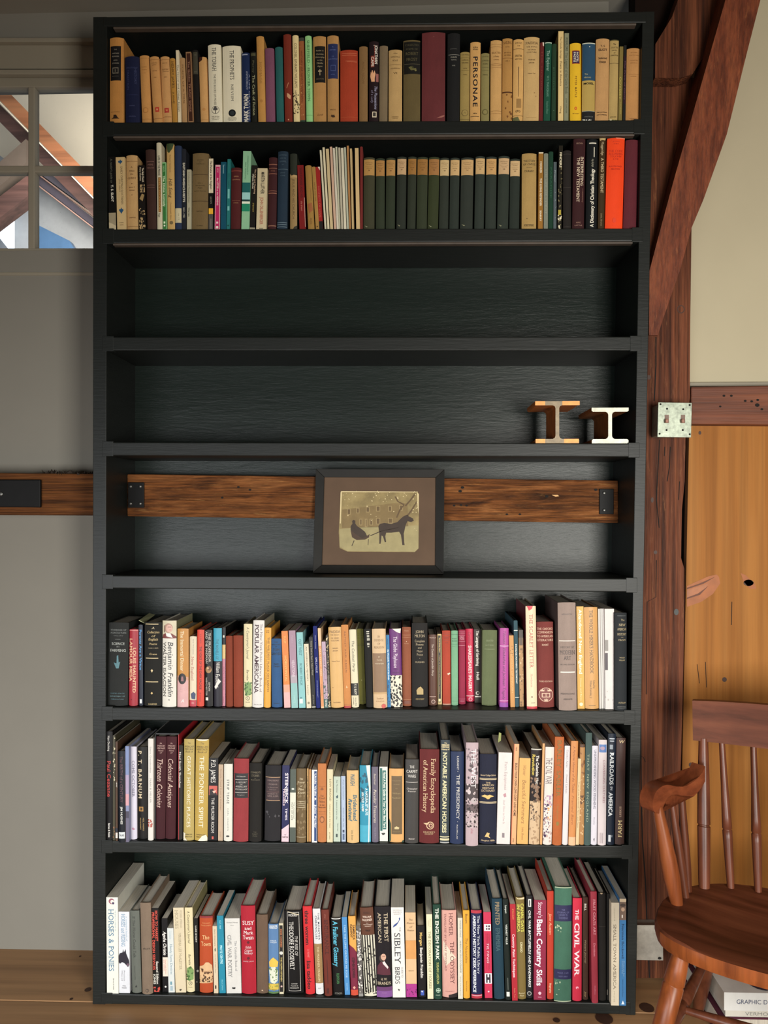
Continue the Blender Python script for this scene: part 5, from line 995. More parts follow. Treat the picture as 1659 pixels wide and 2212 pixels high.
B(1290, 1420, 1283, 1427, 225, '272c30', 'dark slate cloth book at the right end', d=(R('5a6060', .03, .034, .2, .9), H('The', 'a89c78', .075, .3, .02, 's', .65), H('NEW', 'b0a078', .125, .55, .026, 's', .6), H('AMERICAN', 'b0a078', .17, .75, .024, 's', .58), H('HISTORY', 'b0a078', .22, .75, .024, 's', .58), R('b0a078', .25, .253, .5, .7), H('FROM', 'b0a078', .28, .6, .016, 's', .58), H('WOOD', 'b0a078', .46, .45, .014, 's', .6), H('WILLIAM', 'b0a078', .485, .5, .014, 's', .58), H('PUTNAM', 'b0a078', .92, .6, .016, 's', .6), R('7a7c78', .955, .958, .2, .9), R('7a7c78', .97, .973, .2, .9)), yb=1325)

tile(7, 200, 1550)
B(145, 228, 140, 220, 155, '0e0c0e', 'black jacketed book with red artist title', 'j', d=(T('Paul Cezanne', 'c83a34', .5, .27, .6, .5, 's'), T('Hajo Duchting', 'd8d4cc', .5, .04, .18, .28), T('Barnes & Noble', 'd8d4cc', .5, .84, .97, .25, 'b')), yb=1380)
B(230, 252, 222, 258, 200, '4a4634', 'very thin olive picture book at left', 'p', d=(S('c8c0a0', .02, .5, 16, .3), S('8a5c3c', .85, 1, 8, .3)), yb=1380)
B(255, 286, 260, 278, 270, '5a4230', 'thin brown book with tiny white date', 'p', d=(T('1897', 'e0dcd0', .5, .4, .46, .5), R('1c2038', .87, .91), R('d8d0c8', .915, .97)), yb=1385)
B(288, 365, 278, 360, 375, '1a2029', 'dark navy jacketed book with muted red capitals', 'j', d=(T('The BIRTH of a CENTURY', '6a4450', .5, .06, .56, .4, 's'), T('JIM HUGHES', 'd4d4cc', .5, .61, .8, .28, 'bs'), R('cfd4d4', .885, .955, .08, .95), H('TAURIS', '3a3c40', .92, .7, .02, 'b')), yb=1405)
B(368, 408, 365, 408, 320, '8a90b0', 'thin book with blue and pink sunset spine', 'p', d=(R('7c8cb4', 0, .3), R('a898b4', .3, .5), R('d09ca4', .5, .62), R('4a4658', .68, .75), R('6a667c', .75, 1)), yb=1395)
B(415, 495, 408, 490, 325, 'd0ccd8', 'lilac white jacketed book with grey capitals', 'j', d=(T('COME OCTOBER', '5c5870', .55, .15, .54, .36, 's'), T('new poetry', '8a8698', .2, .24, .44, .12), G('b8889c', [(.3, .88), (.5, .87), (.8, .89), (.5, .9)])), yb=1368)
B(505, 615, 495, 610, 330, '1a1815', 'black jacketed book with gold letter capitals', 'j', d=(T('P. T. BARNUM', 'c8b898', .28, .04, .57, .34, 'bw'), R('a87c30', .65, .7, .15, .6), R('4a3414', .66, .69, .3, .5), T('NEIL HARRIS', 'b89c60', .6, .77, .91, .13), T('PHILIP KUNHARDT', 'b89c60', .3, .77, .9, .13)), yb=1362)
B(620, 678, 618, 680, 235, 'd8d4cc', 'tall slim white book with red mark low down', 'j', d=(T('Sierra Grandmother', '96948c', .5, .08, .34, .26, 's'), T('NAN B MILLER', '96948c', .5, .39, .63, .26, 's'), S('b05a4c', .79, .87, 10, .22)), yb=1380)
def CARAVAN(t): return (H('the', 'c8a498', .065, .2, .014, 'i'), H('AMERICAN', 'c8a498', .092, .75, .016), H('HERITAGE', 'c8a498', .115, .75, .016), H('History', 'c8a498', .137, .5, .014, 'i'), H('of', 'c8a498', .158, .2, .012, 'i'), T(t, 'd0b4a4', .45, .21, .69, .5, 'is'))
B(690, 808, 705, 825, 212, '481a22', 'maroon book with flowing script, left of the boxed pair', d=CARAVAN('Thirteen Colonies'), yb=1365)
B(812, 925, 828, 940, 212, '4a1c24', 'maroon book with flowing script, right of the boxed pair', d=CARAVAN('Colonial Antiques'), yb=1365)
B(950, 1005, 955, 1010, 310, '38342f', 'narrow dark grey book with pale script lettering', 'h', d=(T('Ned Smith Sketches', 'c8c4b8', .45, .07, .45, .4, 'b'),), yb=1370, dep=.2)
def HERIT(a, b_): return (H('The', '6a5c34', .04, .3, .02, 'i'), H('AMERICAN', '6a5c34', .075, .9, .018, 's'), H('HERITAGE', '6a5c34', .1, .85, .018, 's'), H('Book of', '6a5c34', .125, .7, .018, 'i'), T(a, 'e4dcc0', b_, .165, .87, .34, 's'), H('AMERICAN', '5a4c2c', .94, .7, .012), H('HERITAGE', '5a4c2c', .962, .7, .012))
B(1015, 1130, 1020, 1140, 240, 'b4a05c', 'worn khaki gold jacketed book with white capitals', 'j', d=HERIT('GREAT HISTORIC PLACES', .5) + (G('e0d8c0', [(0, .92), (.2, .93), (.15, .97), (.4, 1), (0, 1)]),), yb=1380)
B(1140, 1280, 1150, 1305, 245, 'b89c48', 'gold yellow jacketed book with white capitals', 'j', d=HERIT('THE PIONEER SPIRIT', .5) + (G('e4dcc4', [(.6, .95), (.9, .94), (1, .97), (1, 1), (.3, 1)]), G('e8e0cc', [(0, 0), (1, 0), (.8, .012), (.2, .012)])), yb=1385)
B(1295, 1395, 1300, 1410, 455, '1d1c1e', 'black paperback with red picture in the middle', 'p', d=(T('P.D. JAMES', 'dcd8d0', .48, .02, .3, .5, 's'), R('c45a4c', .335, .45, .05, .95), G('2a1c1c', [(.1, .38), (.5, .37), (.6, .41), (.9, .43), (.9, .45), (.1, .45)]), G('e0b8a4', [(.4, .4), (.85, .39), (.6, .43)]), T('THE MURDER ROOM', 'd4d0c8', .48, .48, .91, .32), R('c85a4c', .95, .985, .4, .6)), yb=1378)
B(1405, 1458, 1410, 1465, 525, 'bda68c', 'narrow pinkish tan paperback', 'p', d=(T('Simple Food from a Kitchen', '96785c', .5, .06, .6, .3), T('press', 'a0846c', .5, .88, .95, .2)), yb=1382)
B(1468, 1562, 1468, 1568, 520, 'd6d4c8', 'short white jacketed book with grey capitals', 'j', d=(T('STRIP TEASE', '6a6c68', .5, .2, .52, .26, 'bw'), T('CARL HIAASEN', '8a8c88', .5, .57, .87, .16, 'w'), E('2c2c2c', .48, .935, .2, .5)), yb=1388)
B(1575, 1738, 1577, 1753, 460, '99383c', 'wide red cloth book with black title panel', d=(R('1c1a1e', .18, .47, .06, .96), H('PATTERSON', 'b8b0a8', .215, .6, .014, 's'), R('c8c0b8', .25, .254, .1, .92), H('A HISTORY', 'c0b8b0', .285, .7, .018, 'is'), H('OF', 'c0b8b0', .31, .2, .012, 'is'), H('AMERICAN', 'c0b8b0', .335, .75, .02, 'is'), H('PSYCHOLOGY', 'c0b8b0', .37, .8, .018, 'is'), R('c8c0b8', .405, .409, .1, .92), H('Houghton', 'a8a098', .435, .5, .012), R('3a3438', .178, .183, .02, 1), R('3a3438', .467, .472, .02, 1)), yb=1395)
tile(7, 500, 1550)
B(195, 330, 198, 340, 510, '201d18', 'black brown cloth book with small gilt title', d=(H('COWBOYS', '7a7058', .12, .8, .022, 's'), H('STORIES', '7a7058', .16, .65, .026, 's'), H('BY', '6a6048', .195, .15, .01), H('EATON', '7a7058', .215, .7, .014), H('THE', '6a6450', .875, .25, .01), H('KNIGHT', '6a6450', .9, .45, .012), H('PRESS', '6a6450', .925, .4, .01)), yb=1395)
B(370, 542, 375, 560, 535, '29272a', 'broad charcoal book with maroon title panel', d=(R('3a2428', .17, .46, .06, .92), R('b89470', .155, .162, .02, .95), R('b89470', .46, .467, .08, .95), H('MASTERS', '96807a', .2, .7, .018, 's'), H('POEMS', '96807a', .25, .55, .018, 's'), H('in American', '96807a', .29, .65, .014, 's'), H('Literature', '96807a', .32, .45, .014, 's'), R('96706a', .35, .353, .1, .9), H('ROBERT E.', '96807a', .375, .65, .016, 's'), H('SPILLER', '96807a', .405, .7, .018, 's'), S('4a484c', .6, .7, 6, .08)), yb=1388)
B(560, 642, 568, 652, 535, '2a2c5a', 'navy paperback with pink diagonal foot', 'p', d=(T('STEINBECK', 'e4d8dc', .62, .1, .5, .4, 'b'), T('TRAVELS', 'e0c8d0', .25, .3, .53, .22, 'b'), T('TIMES', 'd8d0d8', .62, .56, .72, .25, 'b'), G('d8bcc4', [(0, .84), (1, .77), (1, 1), (0, 1)]), G('3c3a44', [(.3, .9), (.5, .91), (.7, .895), (.5, .92)]), H('NORTON', '2c2a30', .94, .8, .022, 'b')), yb=1392)
B(652, 718, 658, 722, 580, 'd2d2c2', 'slim paperback in dark green and white blocks', 'p', d=(R('4c564c', 0, .32), R('4c564c', .8, 1), E('d0d4c8', .5, .27, .25, .6), T('The Unexpected', '6a6c60', .72, .45, .68, .16), T('WAY OF LIFE', '6a6c60', .35, .45, .7, .2)), yb=1395)
B(730, 830, 722, 838, 570, '6f5c3c', 'mottled brown jacketed book with cream italic title', 'j', d=(S('84704c', .2, .9, 40, .14), H('The', 'd8c8a4', .14, .4, .026, 'is'), H('Prisoner', 'd8c8a4', .185, .8, .026, 'is'), H('of', 'd8c8a4', .235, .2, .022, 'is'), H('Pilot', 'd8c8a4', .28, .55, .028, 'is'), H('Knob', 'd8c8a4', .325, .75, .028, 'is'), R('d0c4a4', .44, .445), R('d0c4a4', .465, .47), R('d0c4a4', .49, .495), R('d0c4a4', .52, .525), R('d0c4a4', .92, .925)), yb=1405)
B(845, 865, 843, 865, 570, 'b08c54', 'very thin tan paperback beside the mottled book', 'p', d=(T('THE WORLD TREE', '3c2c1c', .4, .1, .48, .5, 'b'),), yb=1392)
B(868, 890, 868, 892, 580, 'c08c50', 'very thin orange tan paperback', 'p', d=(T('a play', '7a5024', .5, .2, .4, .3),), yb=1392)
B(898, 960, 900, 960, 585, 'd8d8d8', 'slim white and blue paperback', 'p', d=(R('2a4a7c', .02, .98, .45, .92), T('Uncle Vadie &', 'e4e4e4', .68, .05, .42, .3, 'b'), T('Jules Perfer', 'e4e4e4', .68, .48, .8, .3, 'b')), yb=1402)
B(968, 1062, 965, 1062, 515, 'c07c44', 'orange brown book with small oval ornament', 'h', d=(R('7a4420', .29, .293, .1, .9), H('The', '5a3014', .41, .4, .024, 's'), H('Court', '5a3014', .44, .75, .026, 's'), H('Wits', '5a3014', .485, .65, .028, 's'), H('of the', '5a3014', .525, .6, .02, 's'), H('Restoration', '5a3014', .555, .85, .018, 's'), R('7a4420', .61, .613, .1, .9), R('7a4420', .64, .643, .1, .9), E('8a5428', .5, .71, .28, 1.5), E('c07c44', .5, .71, .2, 1.4), G('8a5428', [(.3, .33), (.5, .3), (.7, .33), (.5, .34)])), yb=1400)
B(1070, 1135, 1070, 1138, 580, 'd2c8a4', 'slim cream paperback with brown capitals', 'p', d=(T('LOW BRIDGE!', '6a5c3c', .55, .13, .44, .3), T('Folklore and the Erie Canal', '8a7c5c', .5, .47, .8, .2, 'i'), T('press', '8a7c5c', .5, .86, .96, .2)), yb=1400)
B(1142, 1220, 1142, 1222, 660, 'b8c4b4', 'short pale mint paperback', 'p', d=(T('Eva Mortimer', '4a5a50', .5, .05, .25, .2, 'i'), G('2c4c54', [(.35, .31), (.6, .28), (.65, .32), (.5, .34)]), T('A pleasure of some miles', '5a6a60', .5, .36, .66, .16), T('Stories', '6a7a70', .62, .72, .84, .14), R('3c4c48', .88, .93, .35, .6)), yb=1392)
B(1232, 1280, 1225, 1278, 655, 'aab8cc', 'short narrow pale blue paperback', 'p', d=(T('From Connecticut', '4a5870', .5, .05, .36, .22, 'i'), T('and how to Make Them', '4a5870', .5, .48, .78, .2, 'i'), R('3c4860', .82, .86, .3, .7), R('5a6a88', .88, .97, .3, .7)), yb=1392)
B(1295, 1425, 1285, 1425, 592, 'd2b078', 'yellow tan jacketed book with blue rounded title', 'j', d=(T('WAUGH', '3c6474', .5, .05, .21, .34, 'b'), T('Brideshead', '3c6c7c', .7, .33, .69, .3, 'bi'), T('Revisited', '3c6c7c', .3, .39, .69, .3, 'bi'), T('Little, Brown', '8a7c54', .45, .82, .96, .18)), yb=1408)
B(1440, 1560, 1432, 1560, 535, '2b92ac', 'teal blue jacketed book with white capitals', 'j', d=(S('1c5c70', .1, .6, 30, .16, .02, .8), R('3aa4bc', .78, 1), T('A NATURALIST BUYS', 'dce8e4', .62, .3, .65, .2, 'b'), T('AN OLD FARM', 'dce8e4', .28, .35, .6, .2, 'b'), G('d8dcd0', [(.6, .0), (.95, .0), (1, .3), (.88, .8), (.85, .3)]), G('dce4dc', [(.85, .3), (.95, .5), (.85, 1), (.75, 1)])), yb=1398)
B(1575, 1645, 1565, 1645, 550, '6e6878', 'grey violet jacketed book with cream italic title', 'j', d=(T('Peculiar Treasures', 'd4c8b4', .5, .3, .74, .42, 'i'), T('Buechner', 'c8bcac', .5, .09, .24, .3, 'i'), T('Harper & Row', 'a098a4', .5, .8, .95, .15)), yb=1400)
tile(7, 800, 1550)
B(105, 195, 98, 195, 550, 'd8dcd0', 'white paperback with dark teal title stripe', 'p', d=(R('1f6a64', .02, .86, .08, .35), R('2c706a', .05, .84, .38, .82), T('A Field Guide to Your Own Back Yard', 'e0e4d8', .62, .17, .82, .26, 'b'), T('Mitchell', 'e0e4d8', .62, .07, .16, .26, 'b'), G('3c3a38', [(.2, .89), (.6, .885), (.7, .9), (.4, .92)])), yb=1388)
B(210, 375, 208, 378, 572, 'd4a464', 'frayed orange tan book with brown title panel', 'j', d=(R('6c5838', .1, .89, .16, .88), R('8c7850', .11, .113, .2, .84), H('COLLECTED', '9c8860', .165, .6, .01), H('STORIES', '9c8860', .215, .4, .01), H('OF', '9c8860', .27, .15, .01), H('William', 'a89468', .335, .55, .022), H('Faulkner', 'a89468', .395, .6, .022), G('c8b888', [(.35, .8), (.5, .78), (.7, .8), (.65, .82), (.38, .82)]), H('RANDOM', '9c8860', .855, .5, .012), G('2c4c3c', [(0, .68), (.12, .75), (.12, .98), (0, 1)]), G('2c4c3c', [(.9, .98), (1, .97), (1, 1), (.85, 1)])), yb=1400)
B(388, 535, 390, 545, 468, '464442', 'grey jacketed book with white small capitals', 'j', d=(H('THE', 'd8d4cc', .09, .35, .03, 's'), H('CARPET', 'd8d4cc', .145, .85, .034, 's'), H('WARS', 'd8d4cc', .2, .6, .034, 's'), R('d0c8c0', .27, .276, .05, .95), H('Christopher', 'd0c8c0', .35, .8, .02, 'i'), H('Kremmer', 'd0c8c0', .38, .6, .02, 'i'), H('ECCO', 'd0c8c0', .945, .45, .018, 's')), yb=1412)
B(550, 765, 550, 778, 355, '6a2626', 'very wide red brown book with gold title', 'h', d=(T('Family Encyclopedia', 'd2b48c', .7, .1, .68, .24, 's'), T('of American History', 'd2b48c', .3, .115, .67, .22, 's'), E('d2b48c', .55, .81, .2), E('6a2626', .55, .81, .16), E('d2b48c', .58, .81, .1), E('6a2626', .58, .81, .06), G('d2b48c', [(.2, .785), (.5, .78), (.45, .8), (.3, .8)]), H("READER'S", 'c8a880', .88, .6, .016, 's'), H('DIGEST', 'c8a880', .9, .45, .014, 's')), yb=1412)
B(780, 882, 787, 897, 250, '3c464c', 'tall slate jacketed book with cream capitals', 'j', d=(H('The', 'e0d0a0', .03, .3, .014, 'i'), H('AMERICAN', 'e0d0a0', .05, .85, .016, 'b'), H('HERITAGE', 'e0d0a0', .07, .85, .016, 'b'), H('History of', 'e0d0a0', .092, .85, .014, 'b'), T('NOTABLE AMERICAN HOUSES', 'd8d0a4', .45, .12, .9, .42, 'bs'), R('d0c8a0', .935, .945), R('d0c8a0', .955, .975), R('b8b8b4', .99, 1)), yb=1408)
B(895, 1042, 898, 1050, 380, '223458', 'broad navy jacketed book with spaced white capitals', 'j', d=(T('LORANT', 'd4d0c8', .55, .05, .2, .14, 's'), E('d4d0c8', .55, .215, .025), T('THE PRESIDENCY', 'd4d0c8', .57, .25, .73, .22, 's'), E('d4d0c8', .55, .76, .025), T('MACMILLAN', 'd4d0c8', .52, .79, .95, .1, 'sw')), yb=1418)
B(1068, 1208, 1072, 1212, 280, 'b8a4a8', 'white book with grey photograph collage spine', 'j', d=(S('7c6c70', .06, .22, 30, .1), S('5c4e52', .2, .4, 20, .12), R('4c4042', .4, .56), S('c8b8b8', .4, .56, 14, .1), E('c8bcbc', .25, .48, .14, 1.3), E('b8acac', .65, .56, .25, .9), R('6a5a5c', .6, .68), S('c0b0b0', .66, .82, 40, .1), S('3c3234', .55, .82, 40, .08), T('THE WEST', 'e4dcdc', .6, .06, .44, .4, ''), T('the full story', 'c88c98', .5, .83, .88, .2)), yb=1443)
B(1222, 1410, 1222, 1420, 410, '22263c', 'wide navy book with gold bands and lettering', 'h', d=(H('Second College Edition', 'd4bc94', .235, .9, .018, 'is'), R('d8c49c', .268, .274), R('d8c49c', .28, .286), H('THE', 'd0b890', .318, .3, .018), H('AMERICAN', 'd0b890', .345, .7, .022), H('HERITAGE', 'd0b890', .378, .7, .022), H('DICTIONARY', 'd0b890', .408, .8, .022), G('d8b468', [(.1, .47), (.3, .45), (.45, .46), (.6, .45), (.85, .47), (.65, .48), (.55, .5), (.45, .5), (.35, .485)]), R('d8c49c', .53, .536), R('d8c49c', .542, .548), G('d0b474', [(.3, .92), (.45, .87), (.6, .88), (.55, .91), (.65, .935), (.45, .92)]), H('Houghton Mifflin', 'd4bc94', .96, .8, .018, 'is')), yb=1418)
B(1415, 1560, 1435, 1590, 392, 'dcd0cc', 'white pink paperback with pale grey title', 'p', d=(T('Farm Equipment', 'a89c9c', .58, .1, .41, .2, 's'), G('b88c94', [(.4, .46), (.6, .44), (.65, .48), (.5, .49)]), T('And How to Use It', 'b4a8a8', .5, .52, .78, .14, 's'), R('8a8084', .88, .93, .4, .58)), yb=1420)
tile(7, 1080, 1550)
B(122, 178, 157, 218, 295, 'd8a878', 'narrow peach paperback with brown capitals', 'p', d=(R('c86c4c', .0, 1, 0, .12), T('BUILD YOUR OWN LOW-COST LOG HOME', '5a2c1c', .55, .19, .72, .42, 'b'), T('Hard', '8a4c34', .5, .03, .07, .25, 'b'), T('press', '8a5c40', .5, .94, .98, .3)), yb=1422)
B(188, 312, 218, 345, 455, 'd8aa60', 'golden yellow paperback with brown italic title', 'p', d=(T('Beautiful Swimmers', '9a6c38', .5, .25, .76, .34, 'i'), T('Warner', 'a87c44', .5, .08, .2, .3, 'i'), T('Little, Brown', 'a87c44', .5, .8, .95, .2, 'i')), yb=1420)
B(325, 440, 350, 472, 350, '281c1a', 'black topped book with cream crowd picture below', 'j', d=(T('The Columbia Historical', 'e4dcd0', .62, .07, .45, .26, 'b'), T('Revolution', 'd0b83c', .25, .06, .28, .26, 'b'), S('8a6c54', .3, .55, 30, .14), R('c8ac88', .55, 1), S('a88a68', .5, 1, 40, .12), S('4a382c', .5, .75, 20, .08), R('c0bcb0', 0, .012)), yb=1425)
B(448, 470, 475, 506, 290, 'd0a068', 'very thin tan jacket edge beside the white book', 'p', yb=1425)
B(482, 578, 510, 612, 330, 'dcd0c8', 'white book with grey bar lettering and purple crowd', 'j', d=(T('THE CIVIL WAR', '5c5458', .45, .11, .38, .7, ''), S('b090a8', .48, .6, 14, .14), S('4c3058', .58, .96, 40, .1, 0, .6), S('e09c4c', .55, .75, 16, .08, .4, .8), S('b89c94', .7, 1, 30, .1)), yb=1430)
B(590, 688, 615, 725, 215, 'b8662c', 'tall orange brown book with olive title', 'h', d=(T('BARLEY SABLER', '7c6c2c', .5, .03, .55, .44, 's'), T('Houghton', '9c7430', .5, .62, .76, .22), E('8c7430', .5, .8, .16, 1.5)), yb=1435)
B(698, 758, 725, 790, 315, 'd8d0d0', 'slim white book with grey capitals', 'j', d=(T('Country Acres', '7a7478', .5, .04, .22, .3, 's'), E('7a7478', .5, .255, .06), T('David Larkin', '8a8488', .5, .29, .48, .28, 's')), yb=1430)
B(768, 845, 798, 880, 262, 'cc8c50', 'orange tan jacketed book with script title', 'j', d=(T('A Pictorial History of the Timber', '8a4c20', .45, .05, .5, .3, 'i'), T('Framed Barn', 'a4622c', .45, .52, .8, .3, 'i'), R('d8b088', .92, 1)), yb=1435)
B(850, 882, 872, 912, 460, 'd6bc90', 'thin cream paperback with tiny brown title', 'p', d=(T('Tree of Life Rootbook Farm and Flora', '7c5c3c', .5, .27, .8, .35),), yb=1428)
B(890, 940, 895, 958, 300, 'b08450', 'narrow tan book with torn photograph jacket', 'j', d=(S('8a5c30', .05, .3, 12, .2), S('6a482c', .5, .6, 16, .2), S('d8b484', .3, .95, 20, .18), R('5a3c24', .0, .03)), yb=1428)
B(945, 1012, 960, 1038, 170, '4c605c', 'tall grey green cloth book with pale spaced capitals', 'h', d=(T('THAT NEW ENGLAND', '9cA890', .42, .19, .8, .3, 'sw'),), yb=1435)
B(1018, 1085, 1032, 1102, 315, 'd0ccd4', 'slim white jacketed book with navy capitals', 'j', d=(T('UNDERSTANDING WOOD FINISHING', '3c3c58', .52, .04, .64, .36, 's'), T('Dresdner', '7a7888', .5, .72, .8, .2), G('4c4a50', [(.4, .94), (.6, .93), (.55, .97)])), yb=1430)
B(1095, 1188, 1108, 1202, 250, 'cfc4c4', 'white jacketed book with small blue picture near top', 'j', d=(R('5a7cb0', .045, .12, .06, .95), E('a890a4', .45, .08, .3, .7), T('CONVERGING CULTURES', 'a07078', .66, .19, .6, .26, 's'), R('9a8c90', .88, .98, .25, .3), R('9a8c90', .88, .98, .38, .43), R('9a8c90', .88, .98, .55, .6)), yb=1435)
B(1195, 1280, 1212, 1305, 180, '1c2838', 'navy jacketed book with bold white capitals', 'j', d=(T('RAILROADS', 'dce0e0', .5, .17, .46, .48, 'bs'), T('IN', 'b8bcc0', .5, .475, .51, .3, 'b'), T('AMERICA', 'dce0e0', .42, .53, .74, .48, 'bs'), R('a8b0b8', .04, .052, .15, .8), R('a8b0b8', .062, .072, .2, .75), R('8a949c', .1, .14, .2, .6), R('c8ccd0', .91, .97, .2, .5), R('8a949c', .91, .93, .6, .7)), yb=1430)
B(1290, 1395, 1308, 1412, 228, '4a3530', 'dark brown jacketed book with upward gold title', 'j', d=(U('FARM', 'd8c48c', .5, .77, .93, .42, 's'), U('LEEKIS', 'b89c84', .5, .64, .74, .2, 's'), H('W', 'd0b88c', .035, .6, .03, 'i')), yb=1428)

tile(8, 200, 1840)
B(162, 290, 150, 285, 510, 'dcdcd0', 'tall white book with large blue capitals', 'p', d=(T('HORSES & PONIES', '4a7c9c', .4, .12, .77, .42, 's'), T('THE ENCYCLOPEDIA OF', '9ab0b8', .78, .13, .35, .12), E('9c6070', .45, .04, .24), E('dcd4cc', .52, .045, .16), E('4a3a5c', .6, .06, .1), T('Barnes & Noble', '8a8c84', .58, .84, .96, .1, 'i')), yb=1590, dep=.22)
B(297, 418, 288, 412, 670, 'd2d4d8', 'white book with dark horse head picture', 'p', d=(T('HORSES and RIDING', '6c94b0', .42, .03, .43, .34, 's'), T('a complete book of', '9cb4c4', .75, .06, .36, .16), G('262030', [(0, .54), (.1, .51), (.35, .5), (.4, .46), (.48, .5), (.65, .46), (.68, .51), (.8, .55), (.95, .6), (.98, .65), (.85, .68), (.65, .65), (.5, .63), (.3, .62), (.1, .64), (0, .62)]), E('6c5464', .85, .65, .13), H('HALL', '7c7c80', .91, .35, .012, 's'), H('MARK', '7c7c80', .935, .45, .012, 's'), T('Wilson and', '9a9ca0', .3, .72, .85, .1), T('Practice', '9a9ca0', .5, .72, .85, .1)), yb=1585)
B(440, 545, 415, 520, 660, '686c64', 'grey jacketed book with charcoal small capitals', 'j', d=(T('If The Horse Could Talk', '3a3c38', .42, .07, .57, .28, 's'), T('training and friendship', '3a3c38', .4, .67, .84, .1), G('2c2e2c', [(.35, .93), (.5, .9), (.6, .93)])), yb=1585)
B(558, 668, 522, 652, 572, '82705e', 'greige linen cloth book with small dark script', d=(H('days', '2c241c', .5, .7, .018, 'i'), E('3a3028', .5, .96, .16), E('82705e', .5, .96, .12), R('3a3028', .945, .975, .48, .52)), yb=1600)
B(678, 755, 650, 742, 630, '15110f', 'black book with orange capitals and white foot lines', 'p', d=(T('HOW TO MARKET', 'd4503c', .68, .03, .39, .34, 'b'), T('PROFESSIONAL DESIGN SERVICES', 'd4503c', .25, .05, .73, .32, 'b'), T('Second Edition', 'd8d4c8', .68, .63, .9, .28, 'bs'), T('JONES', 'd8d4c8', .28, .78, .9, .28, 'b'), S('c04434', .93, .99, 10, .16)), yb=1580)
B(785, 848, 770, 840, 745, '131012', 'narrow black book with white signature', 'p', d=(T('Agatha Christie', 'dcd8d0', .5, .18, .5, .5, 'ib'), R('d8ccbc', .53, .79, .1, 1), T('Murder with Mirrors', 'c0605c', .62, .56, .76, .2), T('and Others', 'c0605c', .35, .56, .72, .2), E('d8d4cc', .55, .93, .16)), yb=1570)
B(850, 922, 835, 905, 855, 'ccd0cc', 'short white paperback with grey blue title', 'p', d=(T('Cornish', 'a8bcc4', .5, .04, .17, .3, 's'), T('Handy Farm Devices', '8098a4', .55, .25, .72, .34, 's'), R('6c98a4', .83, .88, .3, .6), R('9cb0b8', .9, .97, .3, .7)), yb=1578)
B(932, 1045, 898, 1022, 625, 'cfc2a4', 'cream book with carved look title block', 'p', d=(T('MODERN AMERICAN', 'a89c80', .72, .03, .24, .18, 's'), T('HOUSES', 'a89c80', .3, .03, .25, .3, 's'), T('VIRGINIA LEE McALESTER', 'a89c80', .55, .3, .73, .22, 's'), G('4a4030', [(.35, .965), (.55, .955), (.6, .97), (.45, .98)])), yb=1580)
B(1055, 1142, 1025, 1118, 625, 'd4c8a0', 'pale cream jacketed book with green landscape', 'j', d=JOURNAL(), yb=1575)
B(1150, 1192, 1130, 1180, 745, '14130f', 'narrow black book with small white capitals', 'p', d=(T('LUKE SHORT', 'd0ccc0', .5, .1, .33, .3, 'b'), E('8a867c', .75, .72, .3), E('8a867c', .5, .87, .14)), yb=1565)
B(1195, 1345, 1195, 1340, 722, 'b04c1e', 'wide orange book with cream title', 'j', d=(R('8a2c34', 0, .025), H('WILLIAM', 'd89c60', .09, .6, .014, 's'), H('FAULKNER', 'd89c60', .12, .75, .014, 's'), H('The', 'e0bc84', .275, .55, .05, 's'), H('Town', 'e0bc84', .36, .75, .055, 's'), G('d0ac80', [(0, .66), (.3, .64), (.5, .6), (.7, .6), (.95, .64), (1, .72), (1, .86), (0, .88)]), S('5a3c24', .68, .86, 24, .08), H('A NOVEL OF THE', 'a46c3c', .72, .8, .016), R('c8a478', .8, .87), S('4a3420', .78, .86, 20, .07)), yb=1582)
B(1355, 1412, 1345, 1390, 832, 'cdbca0', 'short narrow cream paperback', 'p', d=(T('Early Americana', '7c6c50', .5, .05, .3, .26), G('4c6454', [(.35, .34), (.6, .32), (.6, .37), (.4, .38)]), T('and how to Make Them', '8a7c60', .5, .42, .7, .2), R('3c342c', .88, .93, .3, .6)), yb=1588)
B(1422, 1490, 1388, 1465, 715, '1888a0', 'bright teal paperback', 'p', d=(T('C.F. Hall', 'a8d8dc', .5, .06, .17, .24), T('PROTZ CENTRE', 'b4e0e4', .5, .38, .62, .34, 'b'), T('PROTZMAN', '7cc0cc', .5, .82, .96, .22)), yb=1588)
B(1503, 1665, 1475, 1650, 745, 'cccac4', 'broad white paperback with grey spaced capitals', 'p', d=(H('Richard Marius', '6c6c68', .055, .75, .016), H('Editor', '8a8a84', .095, .25, .01), T('CIVIL WAR POETRY', '7c7c7c', .28, .22, .78, .24, 's'), T('The Columbia Book of', '8a8a8c', .7, .3, .7, .14, 's'), G('2c2c2c', [(.38, .925), (.43, .915), (.5, .922), (.57, .915), (.62, .925), (.58, .94), (.42, .94)])), yb=1590)
tile(8, 500, 1840)
B(120, 272, 95, 268, 605, 'a81630', 'wide crimson jacketed book with white serif title', 'j', d=(H('SUSY', 'e8dcd8', .195, .8, .045, 's'), H('and', 'e8dcd8', .255, .5, .034, 's'), H('Mark', 'e8dcd8', .305, .65, .04, 's'), H('Twain', 'e8dcd8', .36, .75, .042, 's'), E('5c0c1c', .5, .415, .09), H('Edith', 'e0c8c8', .47, .4, .026, 'is'), H('Colgate', 'e0c8c8', .505, .55, .026, 'is'), H('Salsbury', 'e0c8c8', .535, .6, .026, 'is'), E('5c0c1c', .5, .595, .09), H('HARPER & ROW', 'd8a8ac', .63, .75, .014)), yb=1595)
B(285, 408, 275, 405, 705, '6e5846', 'plain drab brown cloth book', d=(G('c8b090', [(.4, .96), (.5, .95), (.6, .97)]),), yb=1590)
